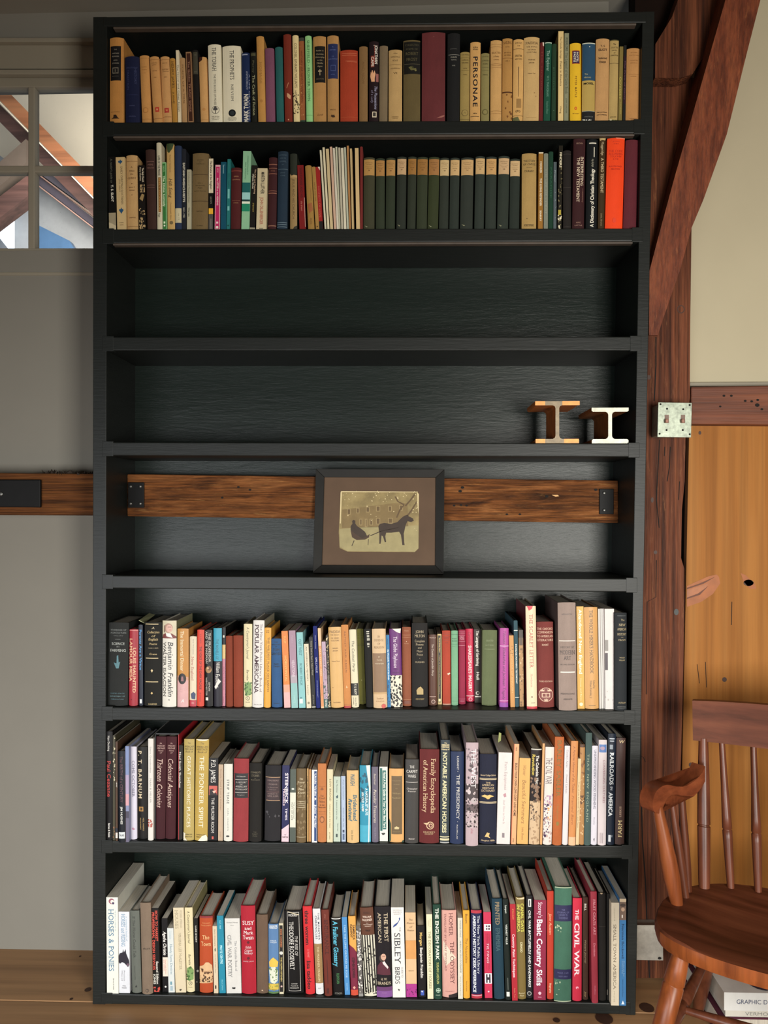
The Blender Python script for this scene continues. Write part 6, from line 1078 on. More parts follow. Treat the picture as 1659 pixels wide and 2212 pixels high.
B(415, 528, 410, 525, 810, '5c80a8', 'blue jacketed book with yellow and white flower', 'j', d=(H('DAUGHTER', 'dce0e0', .03, .8, .022, 'b'), H('HAROLD', 'dce0e0', .055, .8, .022, 'b'), H('MARK', 'd0d8dc', .24, .6, .02), H('TWAIN', 'd0d8dc', .265, .65, .02), G('d8b43c', [(.05, .55), (.3, .5), (.5, .48), (.8, .52), (.98, .55), (.9, .62), (.1, .62)]), G('ccd0bc', [(.05, .66), (.3, .62), (.7, .62), (.95, .68), (.9, .82), (.6, .86), (.2, .84)]), S('6c8454', .64, .82, 14, .09), R('c8b03c', .86, .95), S('8a8c3c', .86, .96, 10, .1), H('HARPERS', '8a6c24', .945, .7, .014), R('5c7c4c', .975, 1)), yb=1588)
B(535, 588, 532, 578, 800, 'c8c0a4', 'narrow black and cream paperback with red title', 'p', d=(R('1a140f', .03, .97, .08, .88), T('EGGS COOKED', 'c87c4c', .5, .08, .34, .34, 'b'), E('c8c8c0', .5, .42, .4), T('THE MUFFIN KITCHEN', 'd0bc6c', .5, .48, .82, .32, 'b'), E('c8a8a0', .5, .89, .22)), yb=1595)
B(610, 805, 580, 790, 660, '100f10', 'wide black jacketed book with white border and capitals', 'j', d=(R('c8c4bc', .02, .025, .18, .85), R('c8c4bc', .965, .97, .18, .85), R('c8c4bc', .02, .97, .18, .2), R('c8c4bc', .02, .97, .83, .85), H('MORRIS', 'dcd8d0', .055, .5, .026, 's'), T('THEODORE ROOSEVELT', 'd8d4cc', .4, .13, .71, .24, 's'), T('THE RISE OF', 'c8c4bc', .66, .3, .54, .15, 'is'), H('COWARD', 'c8c4bc', .88, .35, .014), H('McCANN &', 'c8c4bc', .905, .4, .012), H('GEOGHEGAN', 'c8c4bc', .93, .5, .014), G('c8bca0', [(.15, 0), (.5, .02), (.85, .045), (.8, .055), (.4, .025)])), yb=1592)
B(830, 935, 795, 898, 610, 'c8262e', 'bright red jacketed book with black rounded lettering', 'j', d=(T('three women', '3c1014', .42, .05, .44, .4, 'bs'), T('a novel', 'd8807c', .5, .49, .58, .3), T('lisa taddeo', '3c1014', .45, .62, .94, .4, 'bs')), yb=1600)
B(945, 1035, 908, 992, 638, 'd0d0d0', 'white jacketed book with tan middle band', 'j', d=(T('THE MONITOR', '3c4658', .72, .05, .37, .2, 'bw'), T('CHRONICLES', '3c4658', .38, .08, .36, .24, 'bw'), R('96784a', .41, .87), T('THE MARINER MUSEUM', 'd0bc90', .5, .44, .85, .26, 's'), H('PRESS', 'a8a8a8', .93, .4, .012)), yb=1600)
B(1045, 1128, 1002, 1090, 648, '703428', 'brown jacketed book with dark red capitals', 'j', d=(T('ENDURANCE', '4a1a14', .55, .12, .52, .46, 's'), T('the', '9a5c4c', .5, .05, .1, .24, 'i'), R('4a1a14', .58, .86, .46, .54), R('4a1a14', .91, .97, .3, .6)), yb=1620)
B(1140, 1260, 1110, 1230, 745, '171515', 'black jacketed book with cyan bold title', 'j', d=(T('A Faulkner Glossary', '4fb0c8', .4, .04, .62, .44, 'b'), T('RUNYAN', '4c8c54', .5, .71, .85, .26), H('CITADEL', '8a8a80', .97, .7, .022), G('c8c8c4', [(.0, 0), (1, 0), (.85, .012), (.15, .012)])), yb=1615)
B(1268, 1330, 1235, 1292, 730, '4c8cc0', 'sky blue paperback with pale capitals', 'p', d=(T('TAKE THE LONG GROUND ME EDGE', 'b4d0e0', .5, .1, .78, .34), T('EDSEL', '9cc4dc', .5, .85, .95, .24)), yb=1605)
B(1340, 1418, 1303, 1390, 722, 'd8a048', 'book with orange top and maroon diagonal lower half', 'j', d=(G('7a1c3c', [(0, .36), (.6, .4), (1, .46), (1, 1), (0, 1)]), R('c44828', .93, 1), T('SAMBUCK', '3c2014', .7, .11, .3, .26, 'b'), T('FLESHPOT', '3c2014', .35, .1, .27, .26, 'b'), T('STEPHEN BOWERS', '2c1018', .5, .52, .78, .34, 'b'), G('e0a08c', [(.3, .9), (.5, .88), (.7, .9), (.5, .92)])), yb=1612)
B(1425, 1478, 1395, 1445, 830, '6c6864', 'narrow black and white photograph paperback', 'p', d=(S('c8c4bc', .02, .5, 24, .24), S('2c2a28', .02, .95, 26, .16), T('ZOLA', 'd8d4cc', .5, .1, .4, .5), S('d0ccc4', .5, .95, 20, .2), R('8c8a86', .96, 1)), yb=1620)
B(1495, 1635, 1430, 1590, 625, '64402f', 'wide book with brown top and stark tree trunks', 'j', d=(H('RUSSELL', '2c1814', .06, .5, .02, 's'), H('WILLIAM', 'd4c0b0', .105, .65, .022, 'b'), H('FAULKNER', 'd4c0b0', .14, .75, .024, 'b'), H('the', 'd4c0b0', .175, .2, .01), R('d4c0b0', .19, .194, .2, .9), R('d4c0b0', .208, .212, .3, .8), H('YALE', '2c1814', .26, .35, .018, 'b'), R('ccc8b4', .31, 1)) + tuple(G('1e1c18', [(a, .31), (a + .09, .31), (a + .13, .95), (a + .03, .96)]) for a in (.03, .22, .4, .6, .8)) + (S('24221e', .4, .98, 60, .07),), yb=1620)
tile(8, 800, 1840)
B(75, 245, 40, 222, 615, '1f1b20', 'wide black jacketed book with red coated portrait', 'j', d=(T('THE FIRST', 'c8b89c', .72, .07, .39, .24, 's'), T('AMERICAN', 'c8b89c', .3, .07, .4, .2, 's'), G('5a2434', [(.05, .75), (.1, .66), (.3, .61), (.55, .61), (.85, .67), (.95, .76)]), G('cfc8c4', [(.42, .6), (.55, .6), (.8, .67), (.75, .69), (.45, .63)]), E('4a3c34', .42, .57, .2, 1.2), E('c8a088', .5, .555, .17, 1.25), R('7a5444', .545, .55, .42, .62), R('8a4c44', .59, .594, .48, .6), H('H. W.', 'c8b89c', .8, .4, .028, 's'), H('BRANDS', 'c8b89c', .845, .85, .032, 's'), R('6a3c6c', .885, 1), R('805090', .93, 1), H('Anchor', 'a880a8', .95, .3, .012)), yb=1632)
B(255, 392, 225, 378, 622, 'dcd8d0', 'white paperback with blue heron and large capitals', 'p', d=(T('SIBLEY', '3c4048', .45, .28, .62, .46, 's'), T('BIRDS', '3c4048', .4, .66, .85, .36, 's'), T('THE', '8a8c90', .68, .22, .27, .14, 's'), T('GUIDE TO', '8a8c90', .78, .66, .78, .12, 's'), G('34508c', [(.6, .12), (.68, .11), (.7, .13), (.55, .17), (.4, .2), (.1, .225), (.2, .195), (.5, .165), (.62, .14)]), H('NATIONAL', '9a98a0', .03, .7, .012), H('AUDUBON', '9a98a0', .052, .7, .012), H('SOCIETY', '9a98a0', .074, .6, .012), G('3c3c3c', [(.4, .9), (.55, .91), (.6, .9), (.5, .93)])), yb=1635)
B(405, 520, 385, 510, 680, 'd0b088', 'tan paperback with orange block and magenta foot', 'p', d=(H('The', '6c5028', .085, .4, .022, 'i'), H('Rhetoric', '6c5028', .125, .75, .022, 'i'), H('of', '6c5028', .17, .25, .022, 'i'), H('Fiction', '6c5028', .21, .65, .022, 'i'), R('cc9450', .33, .55), H('BOOTH', '8c7040', .69, .5, .012), R('a83088', .845, 1), S('6c1c5c', .9, .97, 8, .08)), yb=1628)
B(540, 625, 515, 610, 830, '1d1b1c', 'short black jacketed book with white title', 'j', d=(T('Morgan', 'd0b064', .52, .09, .28, .32, 'b'), T('Benjamin Franklin', 'd8d4cc', .52, .3, .73, .32, 'b'), R('3c5cac', .9, .97, .3, .75), G('d8d8dc', [(.35, .905), (.6, .905), (.5, .93)])), yb=1635)
B(640, 708, 625, 692, 700, 'd6d0b0', 'slim cream paperback with olive capitals', 'p', d=(T('THE DECORATION OF HOUSES', '7c7850', .5, .2, .88, .4, 's'), T('Wharton &', 'a8a480', .66, .05, .15, .16), T('Codman', 'a8a480', .36, .07, .14, .16)), yb=1650)
B(715, 802, 698, 788, 590, '1f4638', 'dark green jacketed book with white capitals', 'j', d=(T('THE ENGLISH PARK', 'dce0d0', .5, .04, .58, .42, 'bs'), T('SUSAN LASDUN', 'c8c874', .52, .61, .84, .28, 's'), E('b0c8b0', .55, .905, .3), E('1f4638', .55, .905, .24), R('b0c8b0', .88, .93, .52, .58), R('b0c8b0', .9, .91, .33, .77), H('ANDRE', 'a8c0a8', .955, .6, .012)), yb=1655)
B(812, 972, 792, 968, 655, 'cc9c90', 'wide salmon pink jacketed book', 'j', d=(G('d8c4b0', [(.1, .35), (.5, .45), (.95, .55), (.5, .6), (.25, .64), (.05, .5)]), T('HOMER', '6c3c3c', .62, .03, .29, .26, 's'), T('THE ODYSSEY', '6c3c3c', .68, .36, .84, .26, 's'), T('TRANSLATED BY ROBERT FITZGERALD', '8c5450', .24, .04, .7, .12, 's'), H('DOUBLEDAY', 'a87068', .93, .6, .01), G('2a2020', [(.42, .97), (1, .95), (1, 1), (.42, 1)])), yb=1635)
B(982, 1038, 978, 1032, 740, 'ccc8b8', 'thin off-white paperback with grey lettering', 'p', d=(T('WALKER EVANS', '8a8678', .55, .03, .24, .3, 's'), T('AMERICAN PHOTOGRAPHS', '8a8678', .55, .28, .68, .3, 's'), T('The Museum', 'a09c8c', .5, .72, .96, .2)), yb=1650)
B(1042, 1115, 1035, 1112, 655, 'd8a01c', 'bright yellow jacketed book with brown italic title', 'j', d=(T('Boorn', '7c5414', .52, .04, .15, .3, 'b'), T('The Naturalists', '8c641c', .52, .31, .6, .36, 'i'), T('Norton & Norton', '8c641c', .52, .8, .92, .16)), yb=1645)
B(1135, 1252, 1125, 1248, 655, '222850', 'navy jacketed book with red ends', 'j', d=(R('b02c40', 0, .035), R('b02c40', .955, 1), R('d0a8b0', .965, .972), T('The New York Public Library', 'd8dce0', .7, .06, .72, .22, 's'), T('AMERICAN HISTORY DESK REFERENCE', 'dce0e4', .3, .06, .93, .26, 'bs')), yb=1645)
B(1282, 1368, 1265, 1350, 675, 'c43056', 'pink paperback with white block letters', 'p', d=(R('e0d8d8', .14, .22, .05, .97), R('5c3c50', .155, .175, .3, .5), R('5c3c50', .155, .175, .6, .85), R('5c3c50', .185, .205, .3, .5), R('5c3c50', .185, .205, .6, .85), R('a01c40', .25, .68, .3, .33), R('a01c40', .25, .68, .5, .53), R('a01c40', .25, .68, .7, .73), T('TILTING', 'e0c4cc', .5, .35, .59, .28, 'i'), R('e4dce0', .71, .83, .03, .97), R('2c2030', .72, .82, .2, .4), R('2c2030', .72, .82, .6, .8), R('2c2030', .755, .785, .2, .8), E('e0b8c4', .5, .92, .12)), yb=1640)
B(1390, 1505, 1360, 1475, 525, '1c4050', 'tall deep teal book with tan fading capitals', 'h', d=(T('PRINTED', '8c7c60', .5, .03, .26, .4, 'b'), T('EPHEMERA', '3c5c64', .5, .29, .52, .4, 'b')), yb=1655)
B(1515, 1578, 1480, 1548, 530, '182420', 'slim dark green jacketed book with white lettering', 'j', d=(T('VERNEY VILLE', 'c8ccc4', .5, .25, .45, .3, 'bs'), T('Lampert', 'c8ccc4', .5, .06, .14, .3, 'b'), R('d0d4cc', .92, .965, .2, .75), R('8c948c', .78, .9, .46, .52)), yb=1662)
B(1590, 1650, 1560, 1628, 585, 'ac2434', 'slim red paperback with white lettering', 'p', d=(T('Country Paint Techniques', 'e4c8cc', .5, .31, .76, .4, 'b'), T('EMMA HUNT', 'd87c4c', .5, .05, .16, .26, 'b'), T('Reader Trust', 'd88c6c', .5, .87, .97, .22)), yb=1670)
tile(8, 1080, 1840)
B(203, 288, 170, 280, 510, '7c6a38', 'olive brown jacketed book with yellow capitals', 'j', d=(T('CANAL DAYS', 'c8c44c', .72, .06, .34, .34, 'b'), T('IN AMERICA', 'c8c44c', .27, .07, .34, .3, 'b'), T('DRAGO', 'd8d0a4', .55, .44, .54, .24, 'b'), H('Bramhall', 'd0c49c', .94, .7, .014, 'i'), H('House', 'd0c49c', .962, .5, .014, 'i'), G('d8c8a0', [(0, 0), (.3, .01), (1, .0), (1, .02), (.2, .018)])), yb=1655)
B(298, 368, 292, 370, 490, '262628', 'black jacketed book with white italic capitals', 'j', d=(R('d4d4d0', .035, .11, .3, .75), R('3a3a3c', .045, .1, .42, .6), T('CIVIL WAR BATTLEFIELDS AND LANDMARKS', 'd4d4d0', .5, .14, .89, .34, 'bi'), E('a8a8a4', .45, .955, .34, 1.0), E('262628', .45, .955, .24, 1.0)), yb=1640)
B(378, 512, 382, 520, 540, '8e2848', 'wide raspberry paperback with white title', 'p', d=(T("Storey's", 'e4d0d8', .5, .02, .18, .34, 's'), T('Basic Country Skills', 'e8dce0', .46, .19, .86, .44, 'b'), G('d8b4c0', [(.35, .93), (.5, .915), (.65, .93), (.55, .95), (.45, .95)]), R('702038', .93, 1, 0, .02), R('d8b4c0', .97, .974, .35, .65)), yb=1660)
B(530, 600, 525, 605, 440, 'b83c24', 'slim red orange jacketed book with script title', 'j', d=(T('Jane Austen', 'e4b08c', .5, .21, .4, .38, 'i'), T('Biography', 'e0c0a0', .5, .85, .94, .26, 'b')), yb=1655)
B(610, 795, 612, 812, 395, '44705c', 'wide worn green cloth book with two navy bands', 'h', d=(R('242450', .16, .3), H('THE', '6c6c94', .2, .2, .014, 's'), H('JOURNAL OF', '6c6c94', .222, .7, .014, 's'), H('HENRY D.', '6c6c94', .245, .55, .016, 's'), H('THOREAU', '6c6c94', .27, .55, .018, 's'), R('242450', .72, .805), H('VOLS. I-VII', '6c6c94', .75, .65, .014, 's'), H('1837-1855', '6c6c94', .78, .55, .012, 's'), S('a8b898', .32, .4, 7, .05, .02, .4), S('a8b898', .82, .98, 8, .05, .05, .6), R('a8b498', 0, .008), R('a8b498', .992, 1)), yb=1680)
B(815, 915, 815, 922, 520, 'cc2848', 'pink red jacketed book with bold white capitals', 'j', d=(T('THE', 'f0dce0', .45, .11, .21, .34, 'b'), T('CIVIL WAR', 'f0dce0', .45, .24, .75, .52, 'bs'), E('e8a4b4', .5, .87, .16), E('cc2848', .54, .88, .09)), yb=1675)
B(930, 985, 922, 990, 510, '4a3022', 'narrow dark brown book with small pale lettering', 'h', d=(T('BILL', 'd8d0c4', .5, .06, .13, .36, 'b'), T('Waters Journal', 'a08c70', .5, .41, .64, .3, 'i'), T('Joy', 'a88c64', .5, .92, .97, .3, 'i')), yb=1660)
B(1032, 1100, 1012, 1088, 445, '9c3444', 'rose red jacketed book with pink capitals', 'j', d=(T('FRUIT CRATE ART', 'dc9ca4', .55, .07, .39, .38, 's'), T('Davidson', 'd88c98', .5, .46, .58, .3, 's'), T('Wellfleet', 'c87484', .5, .84, .92, .2)), yb=1700)
B(1110, 1185, 1098, 1190, 460, '1c1712', 'black brown leather book with pale worn top', 'h', d=(G('a89474', [(.2, .0), (.6, .0), (.5, .012), (.3, .012)]), R('2c2620', .31, .315)), yb=1670)
B(1195, 1238, 1197, 1236, 470, '15130f', 'narrow black book in shadow near the right end', 'h', d=(R('8c8478', .9, .95, .05, .2),), yb=1665, dep=.17)
B(1245, 1332, 1245, 1338, 570, 'd0c4ac', 'cream paperback with grey brown capitals', 'p', d=(T('SMALL TOWN AMERICA', '7c7060', .45, .21, .84, .34, 's'), T('HIGMAN', 'b0a48c', .4, .05, .18, .16, 'w'), T('PROSE', 'b0a48c', .4, .86, .97, .16, 'w')), yb=1735)
B(1338, 1412, 1338, 1415, 525, '3f7cac', 'blue paperback with brown photo at top', 'p', d=(R('cdb898', 0, .03), R('7a6454', .03, .2), E('4a3c34', .5, .06, .42, .6), E('c0a084', .5, .1, .28, 1.1), R('d8d0c4', .15, .18, .3, .5), T('Norman Rockwell', '1c4468', .5, .235, .56, .34, 's'), T('Pictures for', 'a4c8e0', .66, .58, .73, .14), T('the American People', 'a4c8e0', .4, .58, .7, .14), T('Published with the Museum', '2c5c88', .5, .75, .92, .12), G('d8e4ec', [(.5, .95), (.75, .985), (.25, .985)])), yb=1725)

chars = set()
for b_ in BOOKS:
    for d_ in b_['d']:
        if d_[0] in 'TUH': chars |= set(d_[1])
chars |= set('HGRAPHICDESNVMOT Ina')
load_glyphs(sorted(chars - {' '}))
ROWN = {1: 'top shelf', 2: 'second shelf from top', 6: 'third lowest shelf', 7: 'second lowest shelf', 8: 'bottom shelf'}
ordn = lambda n: '%d%s' % (n, 'th' if 10 <= n % 100 <= 20 else {1: 'st', 2: 'nd', 3: 'rd'}.get(n % 10, 'th'))
for r_ in (1, 2, 6, 7, 8):
    rb = [b_ for b_ in BOOKS if b_['row'] == r_]
    for q, b_ in enumerate(rb):
        side = ('left', q + 1) if q < len(rb) / 2 else ('right', len(rb) - q)
        words = b_['look'].split()
        pos = '%s book from %s, %s' % (ordn(side[1]), side[0], ROWN[r_])
        lab = '%s, %s' % (' '.join(words[:max(4, 16 - len(pos.split()))]), pos)
        build_book(b_, lab, 'books on the ' + ROWN[r_])

# ------------------------------------------------------------------ slipcase of the boxed pair
bA = next(b_ for b_ in BOOKS if b_['look'].startswith('maroon book with flowing script, left'))
bB = next(b_ for b_ in BOOKS if b_['look'].startswith('maroon book with flowing script, right'))
sl = empty('slipcase', (P(bA['xb0'], 1700, 0.02).x, 0.012, shelf_z(7, 0)))
tag(sl, 'black slipcase with red side around the two maroon books', 'slipcase', None)
zt = P(700, bA['yt'], 0.01).z
SLK = plain('slipcase_black', (28, 30, 30), 0.4); SLR = plain('slipcase_red', (150, 26, 34), 0.5)
xa_, xb_ = P(bA['xt0'], bA['yt'], 0.0).x - 0.0035, P(bB['xt1'], bB['yt'], 0.0).x + 0.0012
z0_ = shelf_z(7, xa_) + 0.001
def loc_box(name, x0, x1, y0, y1, z0, z1, mat, parent, bevel=0.0):
    L = parent.location
    return box(name, x0 - L.x, x1 - L.x, y0 - L.y, y1 - L.y, z0 - L.z, z1 - L.z, mat, parent, bevel)
loc_box('top_panel', xa_, xb_ + 0.002, 0.012, 0.215, zt + 0.0012, zt + 0.0042, SLK, sl)
loc_box('side_panel', xb_ + 0.0002, xb_ + 0.002, 0.012, 0.215, z0_, zt + 0.001, SLR, sl)
loc_box('side_panel', xa_ - 0.0015, xa_, 0.012, 0.215, z0_, zt + 0.001, SLK, sl)
# loose slips tucked between books
LEAF = plain('dry_leaf', (140, 146, 88), 0.7)
def slip(px, Yf, Yb_, mat, label, cat):
    pts = [P(x, y, Y) for (x, y), Y in zip(px, (Yf, Yf, Yb_, Yb_))]
    n = (pts[1] - pts[0]).cross(pts[3] - pts[0]).normalized() * 0.0008
    bm = bmesh.new(); bm_hex(bm, [p - n for p in pts] + [p + n for p in pts])
    tag(bm_obj('bookmark', bm, mat), label, cat)
slip([(1076, 1604), (1082, 1600), (1083, 1584), (1078, 1582)], 0.02, 0.03, LEAF, 'green leaf bookmark sticking out above the white equipment book', 'bookmark')
slip([(300, 1340), (312, 1346), (335, 1328), (322, 1325)], 0.04, 0.16, plain('paper_slip', (170, 172, 130), 0.8), 'pale green paper slip resting above the black anthology', 'paper slip')

# ------------------------------------------------------------------ framed photograph leaning on the shelf
Yf0 = PZ(817, 1240, shelf_z(5, P(817, 1240).x)).y
zs5 = shelf_z(5, P(817, 1240).x) + 0.001
FRK = plain('black_frame_wood', (23, 22, 19), 0.6, var=0.2, bmp=0.15, spec=0.25)
MATB = plain('brown_photo_mat', (88, 68, 51), 0.85, var=0.12, vscale=12)
pic = empty('framed_photograph', (P(817, 1240, Yf0).x, Yf0, zs5))
tag(pic, 'old sepia photograph of a horse and sleigh in black frame', 'picture')
LEAN = math.radians(9)
pic.rotation_euler = (-LEAN, 0, math.radians(-0.3))
def pl(x, y):   # pixel -> plane of the leaning picture, local x,z
    d = ray(x, y); o_ = Vector((0, -CAM_D, CAM_H)); nrm = Vector((0, math.cos(LEAN), -math.sin(LEAN)))
    t = (pic.location - o_).dot(nrm) / d.dot(nrm)
    q = o_ + d * t - pic.location
    return (q.x, q.dot(Vector((0, math.sin(LEAN), math.cos(LEAN)))))
OUT = [pl(682, 1013), pl(960, 1014), pl(958, 1240), pl(676, 1237)]
INN = [pl(700, 1030), pl(941, 1031), pl(940, 1221), pl(695, 1220)]
for k in range(4):
    a, b_, c, d_ = OUT[k], OUT[(k + 1) % 4], INN[(k + 1) % 4], INN[k]
    bm = bmesh.new()
    bm_hex(bm, [(a[0], -0.002, a[1]), (b_[0], -0.002, b_[1]), (c[0], 0.004, c[1]), (d_[0], 0.004, d_[1]),
                (a[0], 0.018, a[1]), (b_[0], 0.018, b_[1]), (c[0], 0.018, c[1]), (d_[0], 0.018, d_[1])], 0.001)
    bm_obj('frame_rail', bm, FRK, pic)
def flat(name, pts, y, mat, parent=pic):
    return mesh_obj(name, [(x, y, z) for x, z in pts], [tuple(range(len(pts)))], mat, parent)
flat('photo_mat', INN, 0.0085, MATB)
mesh_obj('backing', [(x, 0.016, z) for x, z in OUT], [(0, 1, 2, 3)], FRK, pic)
m, nt, b = new_mat('sepia_print')
v = coords(nt, (18, 18, 18)); n1 = noise(nt, v, 1.0, 8, 0.65)
nt.links.new(ramp(nt, n1, [(0.3, '70603a'), (0.55, '8e7c4e'), (0.75, 'a29060')]), b.inputs['Base Color'])
b.inputs['Roughness'].default_value = 0.6
SEP = m
ph = flat('photo_print', [pl(736, 1060), pl(902, 1061), pl(905, 1067), pl(904, 1184), pl(896, 1192), pl(750, 1191), pl(733, 1183), pl(731, 1150), pl(735, 1066)], 0.0078, SEP)
SN = plain('print_snow', (152, 140, 98), 0.7, var=0.12, vscale=40); SD = plain('print_dark', (58, 45, 35), 0.7, var=0.2); SM = plain('print_mid', (122, 102, 64), 0.7, var=0.15, vscale=40); SP = plain('print_pale', (206, 188, 142), 0.7); SWN = plain('print_trim', (150, 130, 88), 0.7)
flat('snow', [pl(*p) for p in [(733, 1142), (780, 1138), (850, 1136), (904, 1134), (904, 1184), (896, 1191), (750, 1190), (733, 1180)]], 0.00765, SN)
flat('house', [pl(*p) for p in [(738, 1100), (850, 1086), (880, 1086), (882, 1136), (738, 1140)]], 0.00765, SM)
for (x, y, w_, h_) in ((749, 1098, 8, 13), (769, 1096, 7, 12), (790, 1094, 8, 12), (812, 1092, 9, 12), (838, 1092, 8, 12), (862, 1090, 8, 12), (776, 1120, 6, 14), (788, 1120, 5, 18), (798, 1120, 7, 14), (812, 1118, 9, 14), (838, 1118, 10, 12)):
    flat('house_window', [pl(x, y), pl(x + w_, y), pl(x + w_, y + h_), pl(x, y + h_)], 0.0076, SWN)
    flat('house_window', [pl(x + 1.4, y + 1.4), pl(x + w_ - 1.4, y + 1.4), pl(x + w_ - 1.4, y + h_ - 1.4), pl(x + 1.4, y + h_ - 1.4)], 0.00755, plain('print_window', (100, 80, 50), 0.7))
def pln(name, pts, mat=SD, y=0.0075): flat(name, [pl(*p) for p in pts], y, mat)
pln('horse', [(817, 1136), (820, 1131), (830, 1129), (845, 1131), (858, 1127), (866, 1119), (872, 1114), (880, 1111), (882, 1114), (892, 1119), (894, 1124), (888, 1127), (880, 1125), (876, 1134), (874, 1144), (872, 1152), (873, 1170), (874, 1177), (869, 1177), (866, 1155), (862, 1148), (845, 1150), (834, 1150), (832, 1158), (834, 1170), (831, 1171), (827, 1158), (824, 1156), (822, 1174), (819, 1174), (819, 1152)])
pln('sleigh', [(757, 1146), (760, 1144), (772, 1152), (790, 1158), (798, 1153), (797, 1160), (788, 1165), (770, 1166), (760, 1160)], plain('print_sleigh', (70, 52, 38), 0.7))
pln('driver', [(757, 1145), (757, 1136), (761, 1130), (760, 1125), (763, 1122), (767, 1124), (767, 1130), (771, 1136), (778, 1140), (788, 1148), (793, 1158), (782, 1162), (772, 1156)], SD, 0.00745)
for a, c_ in (((799, 1156), (822, 1146)), ((822, 1146), (860, 1138)), ((764, 1166), (759, 1178)), ((795, 1163), (794, 1176))):
    pln('harness', [a, (a[0] + 1.2, a[1] + 1.4), (c_[0] + 1.2, c_[1] + 1.4), c_], SD)
for pts in ([(858, 1118), (866, 1100), (874, 1090), (871, 1090), (862, 1100), (855, 1117)], [(874, 1091), (884, 1080), (896, 1064), (899, 1066), (888, 1080), (877, 1093)], [(872, 1091), (858, 1083), (852, 1072), (854, 1071), (861, 1082), (874, 1088)], [(878, 1113), (888, 1100), (899, 1082), (901, 1084), (892, 1100), (882, 1114)]):
    pln('tree_limb', pts, plain('print_limb', (92, 72, 46), 0.7))
rnd = random.Random(11); SPK = bmesh.new()
for k in range(60):
    x, y = (rnd.uniform(738, 902), 1060 + abs(rnd.gauss(0, 26))) if k < 50 else (rnd.uniform(890, 903), rnd.uniform(1062, 1150))
    r = rnd.uniform(0.4, 1.5); a0 = rnd.uniform(0, 6)
    SPK.faces.new([SPK.verts.new((*(lambda q: (q[0], 0.0074, q[1]))(pl(x + r * math.cos(a0 + a), y + r * math.sin(a0 + a))),)) for a in (0, 1.2, 2.5, 3.8, 5.1)])
o = bm_obj('flaked_spots', SPK, SP, ph.parent); o['kind'] = 'stuff'
for e in (((736, 1060), (902, 1061), (903, 1062.5), (736, 1062)), ((735, 1062), (738, 1062), (735.5, 1130), (733.5, 1130)), ((901, 1063), (904.5, 1066), (904, 1110), (901.5, 1090))):
    pln('print_edge', e, SP)

# ------------------------------------------------------------------ two I-beam offcuts
def ibeam(x0, x1, yt_, xb0_, xb1_, xw_, label, mface, mbody, depth):
    z0 = shelf_z(4, P(xw_, 958).x) + 0.0006
    Yf = 0.006
    A, C = P(x0, yt_, Yf), P(x1, yt_, Yf); D0, D1 = P(xb0_, 958, Yf), P(xb1_, 958, Yf)
    zt_ = A.z; hw = (C.x - A.x) / 2; hb = (D1.x - D0.x) / 2
    cx = P(xw_, 910, Yf).x
    tf = 0.0125; tw = 0.0052; fil = 0.008
    h_ = zt_ - z0
    half = [(hb, 0), (hb, tf * .75), (hb - 0.004, tf), (tw + fil, tf), (tw + fil * .3, tf + fil * .3), (tw, tf + fil), (tw, h_ - tf - fil), (tw + fil * .3, h_ - tf - fil * .3), (tw + fil, h_ - tf), (hw - .004, h_ - tf), (hw, h_ - tf * .75), (hw, h_ - .001)]
    prof = [(x, z) for x, z in half] + [(-x, z) for x, z in half[::-1]]
    root = empty('steel_beam_offcut', (cx, Yf, z0)); tag(root, label, 'steel beam')
    n = len(prof)
    vs = [(x, 0.0006, z) for x, z in prof] + [(x, depth, z) for x, z in prof]
    def caps(bm, v_):
        m_ = n - 1
        bm.faces.new([v_[k] for k in (0, 1, 2, 3, m_ - 3, m_ - 2, m_ - 1, m_)])
        for k in range(3, 8): bm.faces.new([v_[k], v_[k + 1], v_[m_ - k - 1], v_[m_ - k]])
        bm.faces.new([v_[k] for k in (8, 9, 10, 11, m_ - 11, m_ - 10, m_ - 9, m_ - 8)])
    bm = bmesh.new(); bv = [bm.verts.new(v_) for v_ in vs]
    for k in range(n): bm.faces.new([bv[k], bv[(k + 1) % n], bv[n + (k + 1) % n], bv[n + k]])
    caps(bm, bv[:n]); caps(bm, bv[n:])
    bm_obj('beam_body', bm, mbody, root)
    bm = bmesh.new(); fv = [bm.verts.new((x, 0.0, z)) for x, z in prof]
    caps(bm, fv)
    bm_obj('cut_face', bm, mface, root)
    return root, h_, hw, tf
RUST = plain('rusty_orange_steel', (160, 88, 30), 0.55, 0.2, var=0.3, vscale=40, bmp=0.2)
RUSTD = plain('brown_steel', (112, 64, 22), 0.6, 0.2, var=0.3, vscale=40, bmp=0.2)
SILV = plain('pale_cut_steel', (205, 205, 188), 0.5, 0.15, var=0.25, vscale=60, bmp=0.2)
CUTB = plain('weathered_cut_steel', (130, 116, 94), 0.5, 0.3, var=0.35, vscale=50, bmp=0.2)
ORF = plain('orange_cut_patch', (232, 150, 78), 0.5, 0.1, var=0.2, vscale=60)
rt_, h_, hw, tf = ibeam(1157, 1253, 866, 1156, 1250, 1204, 'rusty orange I-beam offcut, the taller left one', CUTB, RUST, 0.15)
for (a, c_, z0, z1) in ((-hw, -hw * .55, h_ - tf, h_ - .001), (hw * .22, hw, h_ - tf, h_ - .001), (-hw * .98, -hw * .55, 0.001, tf), (hw * .3, hw * .96, 0.001, tf)):
    mesh_obj('orange_patch', [(a, -0.0008, z0), (c_, -0.0008, z0), (c_, -0.0008, z1), (a, -0.0008, z1)], [(0, 1, 2, 3)], ORF, rt_)
ibeam(1277, 1357, 880, 1276, 1355, 1318, 'pale-faced I-beam offcut, the shorter right one', SILV, RUSTD, 0.17)

